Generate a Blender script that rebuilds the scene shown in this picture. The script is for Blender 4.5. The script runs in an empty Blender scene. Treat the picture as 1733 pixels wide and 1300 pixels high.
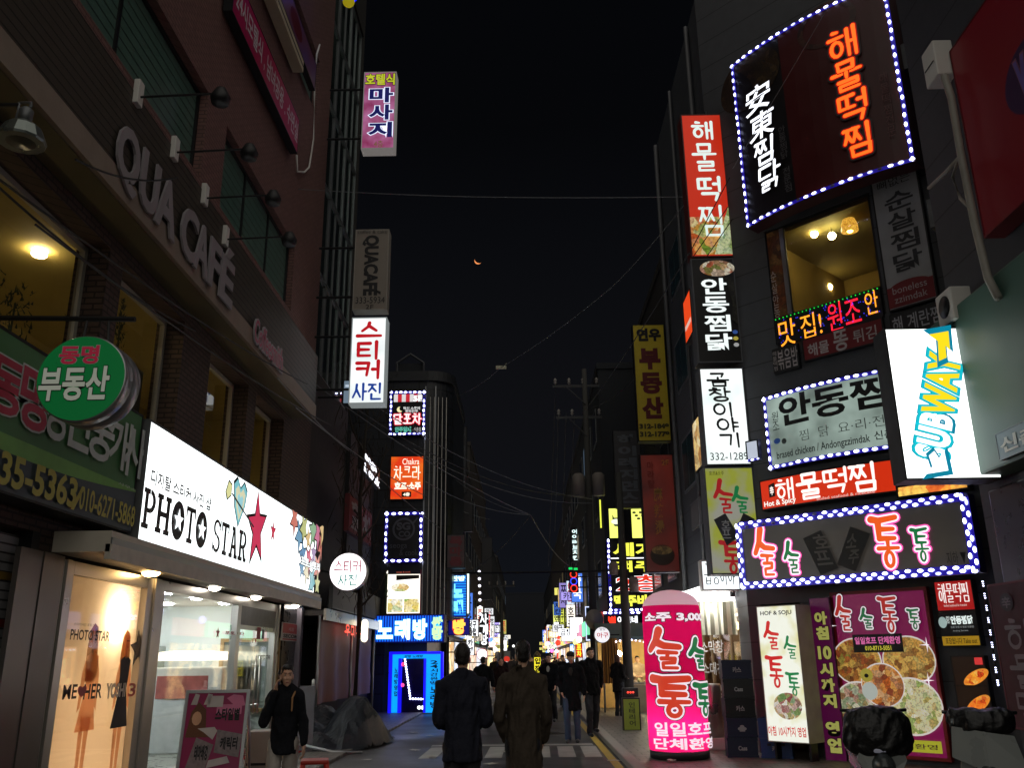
import bpy, bmesh, math, random
from mathutils import Vector, Matrix
random.seed(7)
SC = bpy.context.scene
COL = SC.collection
R = math.radians
# ------------------------------------------------------------------ camera
F, CX, CY, H = 1500.0, 866.5, 650.0, 1.65
def _d(x, y): return Vector((x-CX, CY-y, -F))
UPC = _d(808, -4189).normalized()
FWC = _d(890, 1115); FWC = (FWC-UPC*FWC.dot(UPC)).normalized()
RTC = FWC.cross(UPC)
M3 = Matrix((RTC, FWC, UPC))                       # camera space -> world
cam = bpy.data.cameras.new('camera'); co = bpy.data.objects.new('camera', cam); COL.objects.link(co)
co.matrix_world = Matrix.Translation((0, 0, H)) @ M3.to_4x4()
cam.sensor_width = 36; cam.lens = 36*F/1733; cam.clip_start = .05; cam.clip_end = 3000
SC.camera = co
# ------------------------------------------------------------------ world, light, exposure
W = bpy.data.worlds.new('World'); SC.world = W; W.use_nodes = True
nt = W.node_tree; bg = nt.nodes['Background']
sky = nt.nodes.new('ShaderNodeTexSky'); sky.sky_type = 'NISHITA'; sky.sun_disc = False
sky.sun_elevation = R(-4); sky.sun_rotation = R(200)
nt.links.new(sky.outputs[0], bg.inputs[0]); bg.inputs[1].default_value = 0.1
tcw = nt.nodes.new('ShaderNodeTexCoord'); sxw = nt.nodes.new('ShaderNodeSeparateXYZ'); nt.links.new(tcw.outputs['Generated'], sxw.inputs[0])
crw = nt.nodes.new('ShaderNodeValToRGB'); crw.color_ramp.elements[0].color = (.06, .07, .1, 1); crw.color_ramp.elements[1].color = (.002, .003, .004, 1); crw.color_ramp.elements[1].position = .55
nt.links.new(sxw.outputs['Z'], crw.inputs[0]); adw = nt.nodes.new('ShaderNodeMix'); adw.data_type = 'RGBA'; adw.blend_type = 'ADD'; adw.inputs[0].default_value = 1     # city glow low in the night air
nt.links.new(sky.outputs[0], adw.inputs[6]); nt.links.new(crw.outputs[0], adw.inputs[7]); nt.links.new(adw.outputs[2], bg.inputs[0])
sl = bpy.data.lights.new('sun', 'SUN'); sl.energy = 0.98; sl.angle = R(110); sl.color = (1, .95, .85)
so = bpy.data.objects.new('sun', sl); COL.objects.link(so); so.rotation_euler = (R(46), 0, R(6)); so.location = (0, -20, 40)
vs = SC.view_settings; vs.view_transform = 'Standard'; vs.look = 'None'; vs.exposure = 0.0; vs.gamma = 1
SC.cycles.max_bounces = 6; SC.cycles.sample_clamp_indirect = 4; SC.cycles.use_denoising = True
SC.cycles.caustics_reflective = False; SC.cycles.caustics_refractive = False

def ray(x, y): return M3 @ _d(x, y)
def onX(p, v): r = ray(*p); return r*(v/r.x)+Vector((0, 0, H))
def onY(p, v): r = ray(*p); return r*(v/r.y)+Vector((0, 0, H))
def onZ(p, v=0.): r = ray(*p); return r*((v-H)/r.z)+Vector((0, 0, H))
class Plane:
    def __init__(s, o, r, n):
        s.o = Vector(o); s.r = Vector(r).normalized(); s.n = Vector(n).normalized(); s.a = math.atan2(s.r.y, s.r.x)
    def hit(s, p):
        d = ray(*p); t = (s.o-Vector((0, 0, H))).dot(s.n)/d.dot(s.n); return d*t+Vector((0, 0, H))
    def uz(s, p):
        q = s.hit(p)-s.o; return q.dot(s.r), s.hit(p).z
    def at(s, u, z, out=0.): return Vector((s.o.x, s.o.y, 0))+s.r*u+s.n*out+Vector((0, 0, z))
    def off(s, d): return Plane(s.o+s.n*d, s.r, s.n)
def PX(v): return Plane((v, 0, 0), (0, 1, 0), (1, 0, 0)) if v < 0 else Plane((v, 0, 0), (0, -1, 0), (-1, 0, 0))
def PY(v): return Plane((0, v, 0), (1, 0, 0), (0, -1, 0))
CORNER = Plane((5.44, 14.65, 0), (.69, -.72, 0), (-.72, -.69, 0))
# ------------------------------------------------------------------ materials
def lin(c): return c/12.92 if c <= .04045 else ((c+.055)/1.055)**2.4
def hx(h): return tuple(lin(int(h[i:i+2], 16)/255) for i in (0, 2, 4))
MATS = {}
def _new(name):
    m = bpy.data.materials.new(name); m.use_nodes = True; return m, m.node_tree, m.node_tree.nodes['Principled BSDF']
def mat(name, col, rough=.6, metal=0., var=.25, scale=6., bump=0., spec=.5, bscale=None):
    if name in MATS: return MATS[name]
    m, t, b = _new(name); c = hx(col) if isinstance(col, str) else col
    tc = t.nodes.new('ShaderNodeTexCoord'); n = t.nodes.new('ShaderNodeTexNoise'); n.inputs['Scale'].default_value = scale; n.inputs['Detail'].default_value = 5
    t.links.new(tc.outputs['Object'], n.inputs['Vector'])
    mx = t.nodes.new('ShaderNodeMix'); mx.data_type = 'RGBA'
    mx.inputs[6].default_value = (*[x*(1-var) for x in c], 1); mx.inputs[7].default_value = (*[min(1, x*(1+var)) for x in c], 1)
    t.links.new(n.outputs[0], mx.inputs[0]); t.links.new(mx.outputs[2], b.inputs['Base Color'])
    mr = t.nodes.new('ShaderNodeMapRange'); mr.inputs[3].default_value = max(.03, rough-.12); mr.inputs[4].default_value = min(1, rough+.12)
    t.links.new(n.outputs[0], mr.inputs[0]); t.links.new(mr.outputs[0], b.inputs['Roughness'])
    b.inputs['Metallic'].default_value = metal; b.inputs['Specular IOR Level'].default_value = spec
    if bump:
        n2 = t.nodes.new('ShaderNodeTexNoise'); n2.inputs['Scale'].default_value = bscale or scale*4; n2.inputs['Detail'].default_value = 4
        t.links.new(tc.outputs['Object'], n2.inputs['Vector'])
        bp = t.nodes.new('ShaderNodeBump'); bp.inputs['Strength'].default_value = bump; bp.inputs['Distance'].default_value = .02
        t.links.new(n2.outputs[0], bp.inputs['Height']); t.links.new(bp.outputs[0], b.inputs['Normal'])
    MATS[name] = m; return m
def em(col, s=1., name=None):
    """something that gives off light: a printed light-box face, a lamp, a tube."""
    key = name or 'light_%s_%g' % (col, s)
    if key in MATS: return MATS[key]
    m, t, b = _new(key); c = hx(col)
    b.inputs['Base Color'].default_value = (*[x*.3 for x in c], 1); b.inputs['Roughness'].default_value = .35
    b.inputs['Emission Color'].default_value = (*c, 1); b.inputs['Emission Strength'].default_value = s
    MATS[key] = m; return m
def em_mix(key, c1, c2, s, scale=3., lo=.35, hi=.65, kind='noise'):
    """a back-lit print mottled in two colours; white faces get painted uneven backlight."""
    if key in MATS: return MATS[key]
    m, t, b = _new(key)
    tc = t.nodes.new('ShaderNodeTexCoord')
    n = t.nodes.new('ShaderNodeTexNoise'); n.inputs['Scale'].default_value = scale; n.inputs['Detail'].default_value = 3
    t.links.new(tc.outputs['Object'], n.inputs['Vector'])
    cr = t.nodes.new('ShaderNodeValToRGB'); cr.color_ramp.elements[0].position = lo; cr.color_ramp.elements[1].position = hi
    cr.color_ramp.elements[0].color = (*hx(c1), 1); cr.color_ramp.elements[1].color = (*hx(c2), 1)
    t.links.new(n.outputs[0], cr.inputs[0]); t.links.new(cr.outputs[0], b.inputs['Emission Color'])
    b.inputs['Base Color'].default_value = (.04, .04, .04, 1); b.inputs['Emission Strength'].default_value = s; b.inputs['Roughness'].default_value = .35
    MATS[key] = m; return m
def food(key, cols, s=0., scale=22., seed=0.):
    """a printed photograph of a dish: irregular bits of several colours."""
    if key in MATS: return MATS[key]
    m, t, b = _new(key)
    tc = t.nodes.new('ShaderNodeTexCoord'); mp = t.nodes.new('ShaderNodeMapping'); mp.inputs[1].default_value = (seed, seed*1.7, seed*.3)
    t.links.new(tc.outputs['Object'], mp.inputs[0])
    nz = t.nodes.new('ShaderNodeTexNoise'); nz.inputs['Scale'].default_value = scale*.7; t.links.new(mp.outputs[0], nz.inputs['Vector'])
    ad = t.nodes.new('ShaderNodeMix'); ad.data_type = 'VECTOR'; ad.inputs[0].default_value = .12
    t.links.new(mp.outputs[0], ad.inputs[4]); t.links.new(nz.outputs[1], ad.inputs[5])
    v = t.nodes.new('ShaderNodeTexVoronoi'); v.inputs['Scale'].default_value = scale; t.links.new(ad.outputs[1], v.inputs['Vector'])
    sp = t.nodes.new('ShaderNodeSeparateColor'); t.links.new(v.outputs['Color'], sp.inputs[0])
    cr = t.nodes.new('ShaderNodeValToRGB'); e = cr.color_ramp.elements
    while len(e) < len(cols): e.new(.5)
    for i, c in enumerate(cols): e[i].position = i/(len(cols)-1); e[i].color = (*hx(c), 1)
    t.links.new(sp.outputs[0], cr.inputs[0])
    n3 = t.nodes.new('ShaderNodeTexNoise'); n3.inputs['Scale'].default_value = scale*3; t.links.new(mp.outputs[0], n3.inputs['Vector'])
    mr = t.nodes.new('ShaderNodeMapRange'); mr.inputs[1].default_value = .3; mr.inputs[2].default_value = .7; mr.inputs[3].default_value = .55; mr.inputs[4].default_value = 1.35
    t.links.new(n3.outputs[0], mr.inputs[0])
    vm = t.nodes.new('ShaderNodeVectorMath'); vm.operation = 'SCALE'; t.links.new(cr.outputs[0], vm.inputs[0]); t.links.new(mr.outputs[0], vm.inputs[3])
    t.links.new(vm.outputs[0], b.inputs['Base Color']); b.inputs['Roughness'].default_value = .4
    if s: t.links.new(vm.outputs[0], b.inputs['Emission Color']); b.inputs['Emission Strength'].default_value = s
    MATS[key] = m; return m
def bands(name, col, dark, pitch, axis='Z', width=.12, rough=.6, var=.3, bump=.5, brick=None):
    """boards, slats or brick courses: a dark joint every pitch metres along an axis."""
    if name in MATS: return MATS[name]
    m, t, b = _new(name)
    tc = t.nodes.new('ShaderNodeTexCoord'); sx = t.nodes.new('ShaderNodeSeparateXYZ'); t.links.new(tc.outputs['Object'], sx.inputs[0])
    n = t.nodes.new('ShaderNodeTexNoise'); n.inputs['Scale'].default_value = 5; n.inputs['Detail'].default_value = 6; t.links.new(tc.outputs['Object'], n.inputs['Vector'])
    mx = t.nodes.new('ShaderNodeMix'); mx.data_type = 'RGBA'; c = hx(col)
    mx.inputs[6].default_value = (*[x*(1-var) for x in c], 1); mx.inputs[7].default_value = (*[x*(1+var) for x in c], 1); t.links.new(n.outputs[0], mx.inputs[0])
    out = mx.outputs[2]
    if brick:
        cv = t.nodes.new('ShaderNodeCombineXYZ'); ad = t.nodes.new('ShaderNodeMath'); t.links.new(sx.outputs['X'], ad.inputs[0]); t.links.new(sx.outputs['Y'], ad.inputs[1])
        t.links.new(ad.outputs[0], cv.inputs[0]); t.links.new(sx.outputs['Z'], cv.inputs[1])
        bk = t.nodes.new('ShaderNodeTexBrick'); bk.inputs['Scale'].default_value = 1; bk.inputs['Brick Width'].default_value = brick[0]; bk.inputs['Row Height'].default_value = brick[1]
        bk.inputs['Mortar Size'].default_value = brick[2]; bk.inputs['Mortar'].default_value = (*hx(dark), 1)
        t.links.new(cv.outputs[0], bk.inputs['Vector']); t.links.new(mx.outputs[2], bk.inputs['Color1'])
        m2 = t.nodes.new('ShaderNodeMix'); m2.data_type = 'RGBA'; m2.inputs[0].default_value = .35; t.links.new(mx.outputs[2], m2.inputs[6]); m2.inputs[7].default_value = (*hx(dark), 1)
        t.links.new(m2.outputs[2], bk.inputs['Color2']); out = bk.outputs[0]; fac = bk.outputs['Fac']
    else:
        dv = t.nodes.new('ShaderNodeMath'); dv.operation = 'DIVIDE'; dv.inputs[1].default_value = pitch; t.links.new(sx.outputs[axis], dv.inputs[0])
        fr = t.nodes.new('ShaderNodeMath'); fr.operation = 'FRACT'; t.links.new(dv.outputs[0], fr.inputs[0])
        lt = t.nodes.new('ShaderNodeMath'); lt.operation = 'LESS_THAN'; lt.inputs[1].default_value = width; t.links.new(fr.outputs[0], lt.inputs[0])
        m2 = t.nodes.new('ShaderNodeMix'); m2.data_type = 'RGBA'; t.links.new(lt.outputs[0], m2.inputs[0]); t.links.new(out, m2.inputs[6]); m2.inputs[7].default_value = (*hx(dark), 1)
        out = m2.outputs[2]; fac = lt.outputs[0]
    t.links.new(out, b.inputs['Base Color']); b.inputs['Roughness'].default_value = rough
    iv = t.nodes.new('ShaderNodeMath'); iv.operation = 'SUBTRACT'; iv.inputs[0].default_value = 1; t.links.new(fac, iv.inputs[1])
    bp = t.nodes.new('ShaderNodeBump'); bp.inputs['Strength'].default_value = bump; bp.inputs['Distance'].default_value = .012
    t.links.new(iv.outputs[0], bp.inputs['Height']); t.links.new(bp.outputs[0], b.inputs['Normal'])
    MATS[name] = m; return m
def glass(name, tint=(1, 1, 1), refl=.12):
    if name in MATS: return MATS[name]
    m, t, b = _new(name); t.nodes.remove(b); o = t.nodes['Material Output']
    tr = t.nodes.new('ShaderNodeBsdfTransparent'); tr.inputs[0].default_value = (*tint, 1)
    gl = t.nodes.new('ShaderNodeBsdfGlossy'); gl.inputs['Roughness'].default_value = .03
    fz = t.nodes.new('ShaderNodeFresnel'); fz.inputs[0].default_value = 1.45
    ad = t.nodes.new('ShaderNodeMath'); ad.operation = 'MULTIPLY_ADD'; ad.inputs[1].default_value = 1.0; ad.inputs[2].default_value = refl-.04; ad.use_clamp = True
    t.links.new(fz.outputs[0], ad.inputs[0])
    mx = t.nodes.new('ShaderNodeMixShader'); t.links.new(ad.outputs[0], mx.inputs[0]); t.links.new(tr.outputs[0], mx.inputs[1]); t.links.new(gl.outputs[0], mx.inputs[2])
    t.links.new(mx.outputs[0], o.inputs[0]); MATS[name] = m; return m
def skin_film(name, col, tr=.6):
    """a thin sheet that lets lamp light through (inflatable, awning)."""
    if name in MATS: return MATS[name]
    m, t, b = _new(name); t.nodes.remove(b); o = t.nodes['Material Output']; c = hx(col)
    d = t.nodes.new('ShaderNodeBsdfDiffuse'); d.inputs[0].default_value = (*c, 1)
    l = t.nodes.new('ShaderNodeBsdfTranslucent'); l.inputs[0].default_value = (*c, 1)
    mx = t.nodes.new('ShaderNodeMixShader'); mx.inputs[0].default_value = tr
    t.links.new(d.outputs[0], mx.inputs[1]); t.links.new(l.outputs[0], mx.inputs[2]); t.links.new(mx.outputs[0], o.inputs[0]); MATS[name] = m; return m
K = mat('black_paint', '141416', .5)
DK = mat('dark_metal', '26282a', .45, .6)
GREY = mat('grey_sheet_metal', '6f7274', .45, .5)
STEEL = mat('brushed_steel', 'b4b0aa', .3, .9, .06, 2); [setattr(n.inputs[3], 'default_value', .24) or setattr(n.inputs[4], 'default_value', .34) for n in STEEL.node_tree.nodes if n.type == 'MAP_RANGE']
WHT = mat('white_paint', 'd8d6d0', .5, 0, .08)
CREAM = mat('cream_board', 'b9ad93', .6, 0, .15)
INK = mat('black_ink', '0c0c10', .5, 0, .1)
ALU = mat('aluminium', 'a8aaac', .35, .8, .1)
CLR = glass('clear_glass'); 
# ------------------------------------------------------------------ mesh builder
class MB:
    def __init__(s): s.v = []; s.f = []; s.m = []; s.mats = []; s.sm = []
    def mi(s, m):
        if m not in s.mats: s.mats.append(m)
        return s.mats.index(m)
    def add(s, vs, fs, m, smooth=False):
        k = len(s.v); s.v += [tuple(v) for v in vs]; i = s.mi(m)
        for f in fs: s.f.append([k+a for a in f]); s.m.append(i); s.sm.append(smooth)
        return s
    def box(s, a, b, m):
        x0, x1 = sorted((a[0], b[0])); y0, y1 = sorted((a[1], b[1])); z0, z1 = sorted((a[2], b[2]))
        return s.add([(x0,y0,z0),(x1,y0,z0),(x1,y1,z0),(x0,y1,z0),(x0,y0,z1),(x1,y0,z1),(x1,y1,z1),(x0,y1,z1)],
                     [(0,3,2,1),(4,5,6,7),(0,1,5,4),(1,2,6,5),(2,3,7,6),(3,0,4,7)], m)
    def cbox(s, a, b, m, c=.02):
        """box with chamfered edges"""
        bm = bmesh.new(); bmesh.ops.create_cube(bm, size=1)
        for v in bm.verts: v.co = Vector(((a[i]+b[i])/2+v.co[i]*abs(b[i]-a[i]) for i in range(3)))
        bmesh.ops.bevel(bm, geom=bm.edges[:], offset=c, segments=2, affect='EDGES', profile=.6)
        bm.verts.index_update(); s.add([v.co for v in bm.verts], [[v.index for v in f.verts] for f in bm.faces], m); bm.free(); return s
    def quad(s, a, b, c, d, m): return s.add([a, b, c, d], [(0, 1, 2, 3)], m)
    def frame_of(s, d):
        d = Vector(d).normalized(); u = d.cross(Vector((0, 0, 1)))
        if u.length < 1e-3: u = Vector((1, 0, 0))
        u.normalize(); return u, d.cross(u)
    def tube(s, pts, r, m, n=6, caps=True):
        pts = [Vector(p) for p in pts]; vs = []; fs = []
        for i, p in enumerate(pts):
            d = (pts[min(i+1, len(pts)-1)]-pts[max(i-1, 0)]); u, w = s.frame_of(d); rr = r[i] if isinstance(r, (list, tuple)) else r
            for k in range(n):
                a = 2*math.pi*k/n; vs.append(p+u*math.cos(a)*rr+w*math.sin(a)*rr)
        for i in range(len(pts)-1):
            for k in range(n): fs.append((i*n+k, i*n+(k+1) % n, (i+1)*n+(k+1) % n, (i+1)*n+k))
        if caps: fs += [tuple(range(n-1, -1, -1)), tuple(range((len(pts)-1)*n, len(pts)*n))]
        return s.add(vs, fs, m, n > 6)
    def lathe(s, c, prof, m, n=20, axis='z'):
        vs = []; fs = []
        for (r, z) in prof:
            for k in range(n):
                a = 2*math.pi*k/n; x, y = r*math.cos(a), r*math.sin(a)
                q = (x, y, z) if axis == 'z' else ((x, z, y) if axis == 'y' else (z, x, y)); vs.append(Vector(c)+Vector(q))
        for i in range(len(prof)-1):
            for k in range(n): fs.append((i*n+k, i*n+(k+1) % n, (i+1)*n+(k+1) % n, (i+1)*n+k))
        fs += [tuple(range(n-1, -1, -1)), tuple(range((len(prof)-1)*n, len(prof)*n))]
        return s.add(vs, fs, m, True)
    def ell(s, c, r, m, n=12, k=8):
        if not hasattr(r, '__len__'): r = (r, r, r)
        vs = [(c[0], c[1], c[2]-r[2])]; fs = []
        for i in range(1, k):
            t = -math.pi/2+math.pi*i/k
            for j in range(n): a = 2*math.pi*j/n; vs.append((c[0]+r[0]*math.cos(t)*math.cos(a), c[1]+r[1]*math.cos(t)*math.sin(a), c[2]+r[2]*math.sin(t)))
        vs.append((c[0], c[1], c[2]+r[2])); L = len(vs)-1
        for j in range(n):
            fs.append((0, 1+(j+1) % n, 1+j)); fs.append((L, L-n+j, L-n+(j+1) % n))
            for i in range(k-2): a = 1+i*n; fs.append((a+j, a+(j+1) % n, a+n+(j+1) % n, a+n+j))
        return s.add(vs, fs, m, True)
    def cap(s, p0, r0, p1, r1, m, n=10):
        p0 = Vector(p0); p1 = Vector(p1); d = p1-p0; L = d.length
        if L < 1e-5: return s.ell(p0, r0, m)
        d /= L; u, w = s.frame_of(d); vs = []; fs = []; rings = []
        for t in (-.98, -.75, -.35): rings.append((p0+d*r0*t, r0*math.sqrt(1-t*t)))
        rings += [(p0, r0), (p1, r1)]
        for t in (.35, .75, .98): rings.append((p1+d*r1*t, r1*math.sqrt(1-t*t)))
        for c, r in rings:
            for k in range(n): a = 2*math.pi*k/n; vs.append(c+u*math.cos(a)*r+w*math.sin(a)*r)
        for i in range(len(rings)-1):
            for k in range(n): fs.append((i*n+k, i*n+(k+1) % n, (i+1)*n+(k+1) % n, (i+1)*n+k))
        fs += [tuple(range(n-1, -1, -1)), tuple(range((len(rings)-1)*n, len(rings)*n))]
        return s.add(vs, fs, m, True)
    def cone(s, z0, r0, z1, r1, c, m, n=16):
        vs = [(c[0]+r[0]*math.cos(2*math.pi*k/n), c[1]+r[1]*math.sin(2*math.pi*k/n), z) for z, r in ((z0, r0), (z1, r1)) for k in range(n)]
        fs = [(k, (k+1) % n, n+(k+1) % n, n+k) for k in range(n)]+[tuple(range(n-1, -1, -1)), tuple(range(n, 2*n))]
        return s.add(vs, fs, m, True)
    def prism(s, poly, y0, y1, m, tr=None):
        """polygon in (x,z), from y0 to y1"""
        n = len(poly); vs = [(x, y0, z) for x, z in poly]+[(x, y1, z) for x, z in poly]
        if tr: vs = [tr(*v) for v in vs]
        return s.add(vs, [tuple(range(n)), tuple(range(2*n-1, n-1, -1))]+[(i, i+n, (i+1) % n+n, (i+1) % n) for i in range(n)], m)
    def build(s, name, parent=None, world=False):
        me = bpy.data.meshes.new(name); vs = s.v
        if world and parent is not None:
            inv = (Matrix.Translation(parent.location) @ parent.rotation_euler.to_matrix().to_4x4()).inverted(); vs = [tuple(inv @ Vector(v)) for v in vs]
        me.from_pydata(vs, [], s.f); 
        for m in s.mats: me.materials.append(m)
        me.polygons.foreach_set('material_index', s.m); me.polygons.foreach_set('use_smooth', s.sm); me.update()
        o = bpy.data.objects.new(name, me); COL.objects.link(o); o.parent = parent; return o
def thing(name, label, cat, loc=(0, 0, 0), rz=0., group=None, kind=None):
    o = bpy.data.objects.new(name, None); COL.objects.link(o); o.location = loc; o.rotation_euler = (0, 0, rz); o.empty_display_size = .2
    return tag(o, label, cat, group, kind)
def tag(o, label=None, cat=None, group=None, kind=None):
    for k, v in (('label', label), ('category', cat), ('group', group), ('kind', kind)):
        if v: o[k] = v
    return o
def copy_tree(o, parent=None):
    c = o.copy(); COL.objects.link(c); c.parent = parent
    for ch in [x for x in o.children]: copy_tree(ch, c)
    return c
# ------------------------------------------------------------------ lettering
_T = {}
def tmp_scene():
    if 'work' not in bpy.data.scenes: bpy.data.scenes.new('work')
    s = bpy.data.scenes['work']; return s, s.view_layers[0]
def font_mesh(s, off=0., spacing=1.):
    k = (s, off, spacing)
    if k in _T: return _T[k]
    sc, vl = tmp_scene(); c = bpy.data.curves.new('t', 'FONT'); c.body = s; c.offset = off; c.resolution_u = 3; c.space_character = spacing; c.space_line = .95; c.align_x = 'CENTER' if '\n' in s else 'LEFT'
    o = bpy.data.objects.new('t', c); sc.collection.objects.link(o); vl.update()
    m = bpy.data.meshes.new_from_object(o.evaluated_get(vl.depsgraph))
    r = ([(v.co.x, v.co.y) for v in m.vertices], [list(p.vertices) for p in m.polygons])
    bpy.data.objects.remove(o); bpy.data.curves.remove(c); bpy.data.meshes.remove(m); _T[k] = r; return r
CONS = {'ㄱ': [[(0,.92),(.95,.92),(.8,.05)]], 'ㄴ': [[(.05,1),(.05,.08),(1,.08)]], 'ㄷ': [[(1,.92),(.05,.92),(.05,.08),(1,.08)]],
 'ㄹ': [[(0,.97),(.95,.97),(.95,.53),(.05,.53),(.05,.05),(1,.05)]], 'ㅁ': [[(.05,.95),(.95,.95),(.92,.05),(.08,.05),(.05,.95)]],
 'ㅂ': [[(.05,1),(.08,.05),(.92,.05),(.95,1)],[(.08,.52),(.92,.52)]], 'ㅅ': [[(.5,1),(.42,.55),(0,.02)],[(.48,.62),(1,.05)]],
 'ㅇ': [[(.5+.48*math.cos(a*math.pi/6),.5+.47*math.sin(a*math.pi/6)) for a in range(3,16)]],
 'ㅈ': [[(.02,.92),(.95,.92)],[(.55,.9),(.4,.5),(0,.02)],[(.46,.55),(1,.05)]], 'ㅊ': [[(.35,1.05),(.65,1)],[(.02,.76),(.98,.76)],[(.52,.74),(.4,.4),(0,0)],[(.46,.42),(1,.02)]],
 'ㅋ': [[(0,.92),(.95,.92),(.8,.05)],[(.05,.52),(.85,.52)]], 'ㅌ': [[(1,.95),(.06,.95),(.06,.06),(1,.06)],[(.06,.5),(.9,.5)]],
 'ㅍ': [[(0,.95),(1,.95)],[(0,.06),(1,.06)],[(.3,.93),(.33,.08)],[(.7,.93),(.67,.08)]],
 'ㅎ': [[(.35,1.05),(.65,1.02)],[(.02,.78),(.98,.78)],[(.5+.36*math.cos(a*math.pi/6),.3+.31*math.sin(a*math.pi/6)) for a in range(3,16)]]}
for d_, s_ in (('ㄲ','ㄱ'),('ㄸ','ㄷ'),('ㅃ','ㅂ'),('ㅆ','ㅅ'),('ㅉ','ㅈ')):
    CONS[d_] = [[(x*.46+o, y) for x, y in st] for o in (0, .54) for st in CONS[s_]]
for d_, s1, s2 in (('ㄺ','ㄹ','ㄱ'),('ㅄ','ㅂ','ㅅ')):
    CONS[d_] = [[(x*.46, y) for x, y in st] for st in CONS[s1]]+[[(x*.46+.54, y) for x, y in st] for st in CONS[s2]]
VV = {'ㅏ': [[(.3,1),(.3,0)],[(.3,.52),(1,.52)]], 'ㅑ': [[(.3,1),(.3,0)],[(.3,.66),(1,.66)],[(.3,.36),(1,.36)]], 'ㅓ': [[(.8,1),(.8,0)],[(.12,.52),(.8,.52)]],
 'ㅕ': [[(.75,1),(.75,0)],[(0,.68),(.75,.68)],[(0,.36),(.75,.36)]], 'ㅣ': [[(.5,1),(.5,0)]], 'ㅐ': [[(.15,.95),(.15,.03)],[(.15,.5),(.8,.5)],[(.85,1),(.85,0)]],
 'ㅔ': [[(-.1,.52),(.35,.52)],[(.35,.95),(.35,.03)],[(.9,1),(.9,0)]], 'ㅖ': [[(-.1,.66),(.35,.66)],[(-.1,.36),(.35,.36)],[(.35,.95),(.35,.03)],[(.9,1),(.9,0)]]}
VH = {'ㅗ': [[(.5,1),(.5,.25)],[(0,.15),(1,.15)]], 'ㅛ': [[(.33,1),(.33,.25)],[(.67,1),(.67,.25)],[(0,.15),(1,.15)]], 'ㅜ': [[(0,.85),(1,.85)],[(.5,.8),(.5,0)]],
 'ㅠ': [[(0,.85),(1,.85)],[(.33,.8),(.33,0)],[(.67,.8),(.67,0)]], 'ㅡ': [[(0,.5),(1,.5)]]}
VC = {'ㅘ': 'ㅗㅏ', 'ㅚ': 'ㅗㅣ', 'ㅙ': 'ㅗㅐ', 'ㅝ': 'ㅜㅓ', 'ㅟ': 'ㅜㅣ', 'ㅞ': 'ㅜㅔ', 'ㅢ': 'ㅡㅣ'}
L1 = 'ㄱㄲㄴㄷㄸㄹㅁㅂㅃㅅㅆㅇㅈㅉㅊㅋㅌㅍㅎ'; L2 = 'ㅏㅐㅑㅒㅓㅔㅕㅖㅗㅘㅙㅚㅛㅜㅝㅞㅟㅠㅡㅢㅣ'; L3 = ' ㄱㄲㄳㄴㄵㄶㄷㄹㄺㄻㄼㄽㄾㄿㅀㅁㅂㅄㅅㅆㅇㅈㅊㅋㅌㅍㅎ'
LOGO = {'①': [([(.4,1),(.28,.72),(.06,.5)],1.25),([(.3,.7),(.55,.6),(1,.56)],1.15),([(.36,.44),(.92,.41)],.7),([(.66,.42),(.63,.31)],.7),([(.45,.27),(.86,.26),(.84,.16),(.5,.15),(.5,.03),(.92,.02)],.62)],
 '②': [([(0,.97),(.3,.93),(1,.96)],1.2),([(.28,.92),(.26,.56)],1.15),([(.28,.75),(.86,.73)],.95),([(.26,.56),(.88,.54)],.95),([(.58,.52),(.58,.38)],.75),([(.18,.36),(.98,.34)],.75),([(.58+.16*math.cos(a*math.pi/6),.13+.15*math.sin(a*math.pi/6)) for a in range(3,16)],.7)]}
def syll(ch):
    if ch in LOGO: return LOGO[ch]
    return [(s, 1.) for s in syll0(ch)]
def syll0(ch):
    n = ord(ch)-0xAC00
    if n < 0 or n > 11171: return []
    c, v, f = L1[n//588], L2[n % 588//28], L3[n % 28]
    lo = .42 if f != ' ' else 0.; out = []
    def put(st, b): out.extend([[(b[0]+x*(b[2]-b[0]), b[1]+y*(b[3]-b[1])) for x, y in s] for s in st])
    y = lambda t: lo+t*(1-lo)
    if v in VV: put(CONS[c], (.03, y(.12), .56, y(.95))); put(VV[v], (.66, y(-.02), 1, y(1)))
    elif v in VH: put(CONS[c], (.2, y(.5), .8, y(1))); put(VH[v], (0, y(.02), 1, y(.4)))
    else: put(CONS[c], (.08, y(.5), .6, y(1))); put(VH[VC[v][0]], (.02, y(.05), .66, y(.38))); put(VV[VC[v][1]], (.72, y(-.02), 1, y(1)))
    if f != ' ': put(CONS[f], (.2, 0, .88, .33))
    return out
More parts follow.
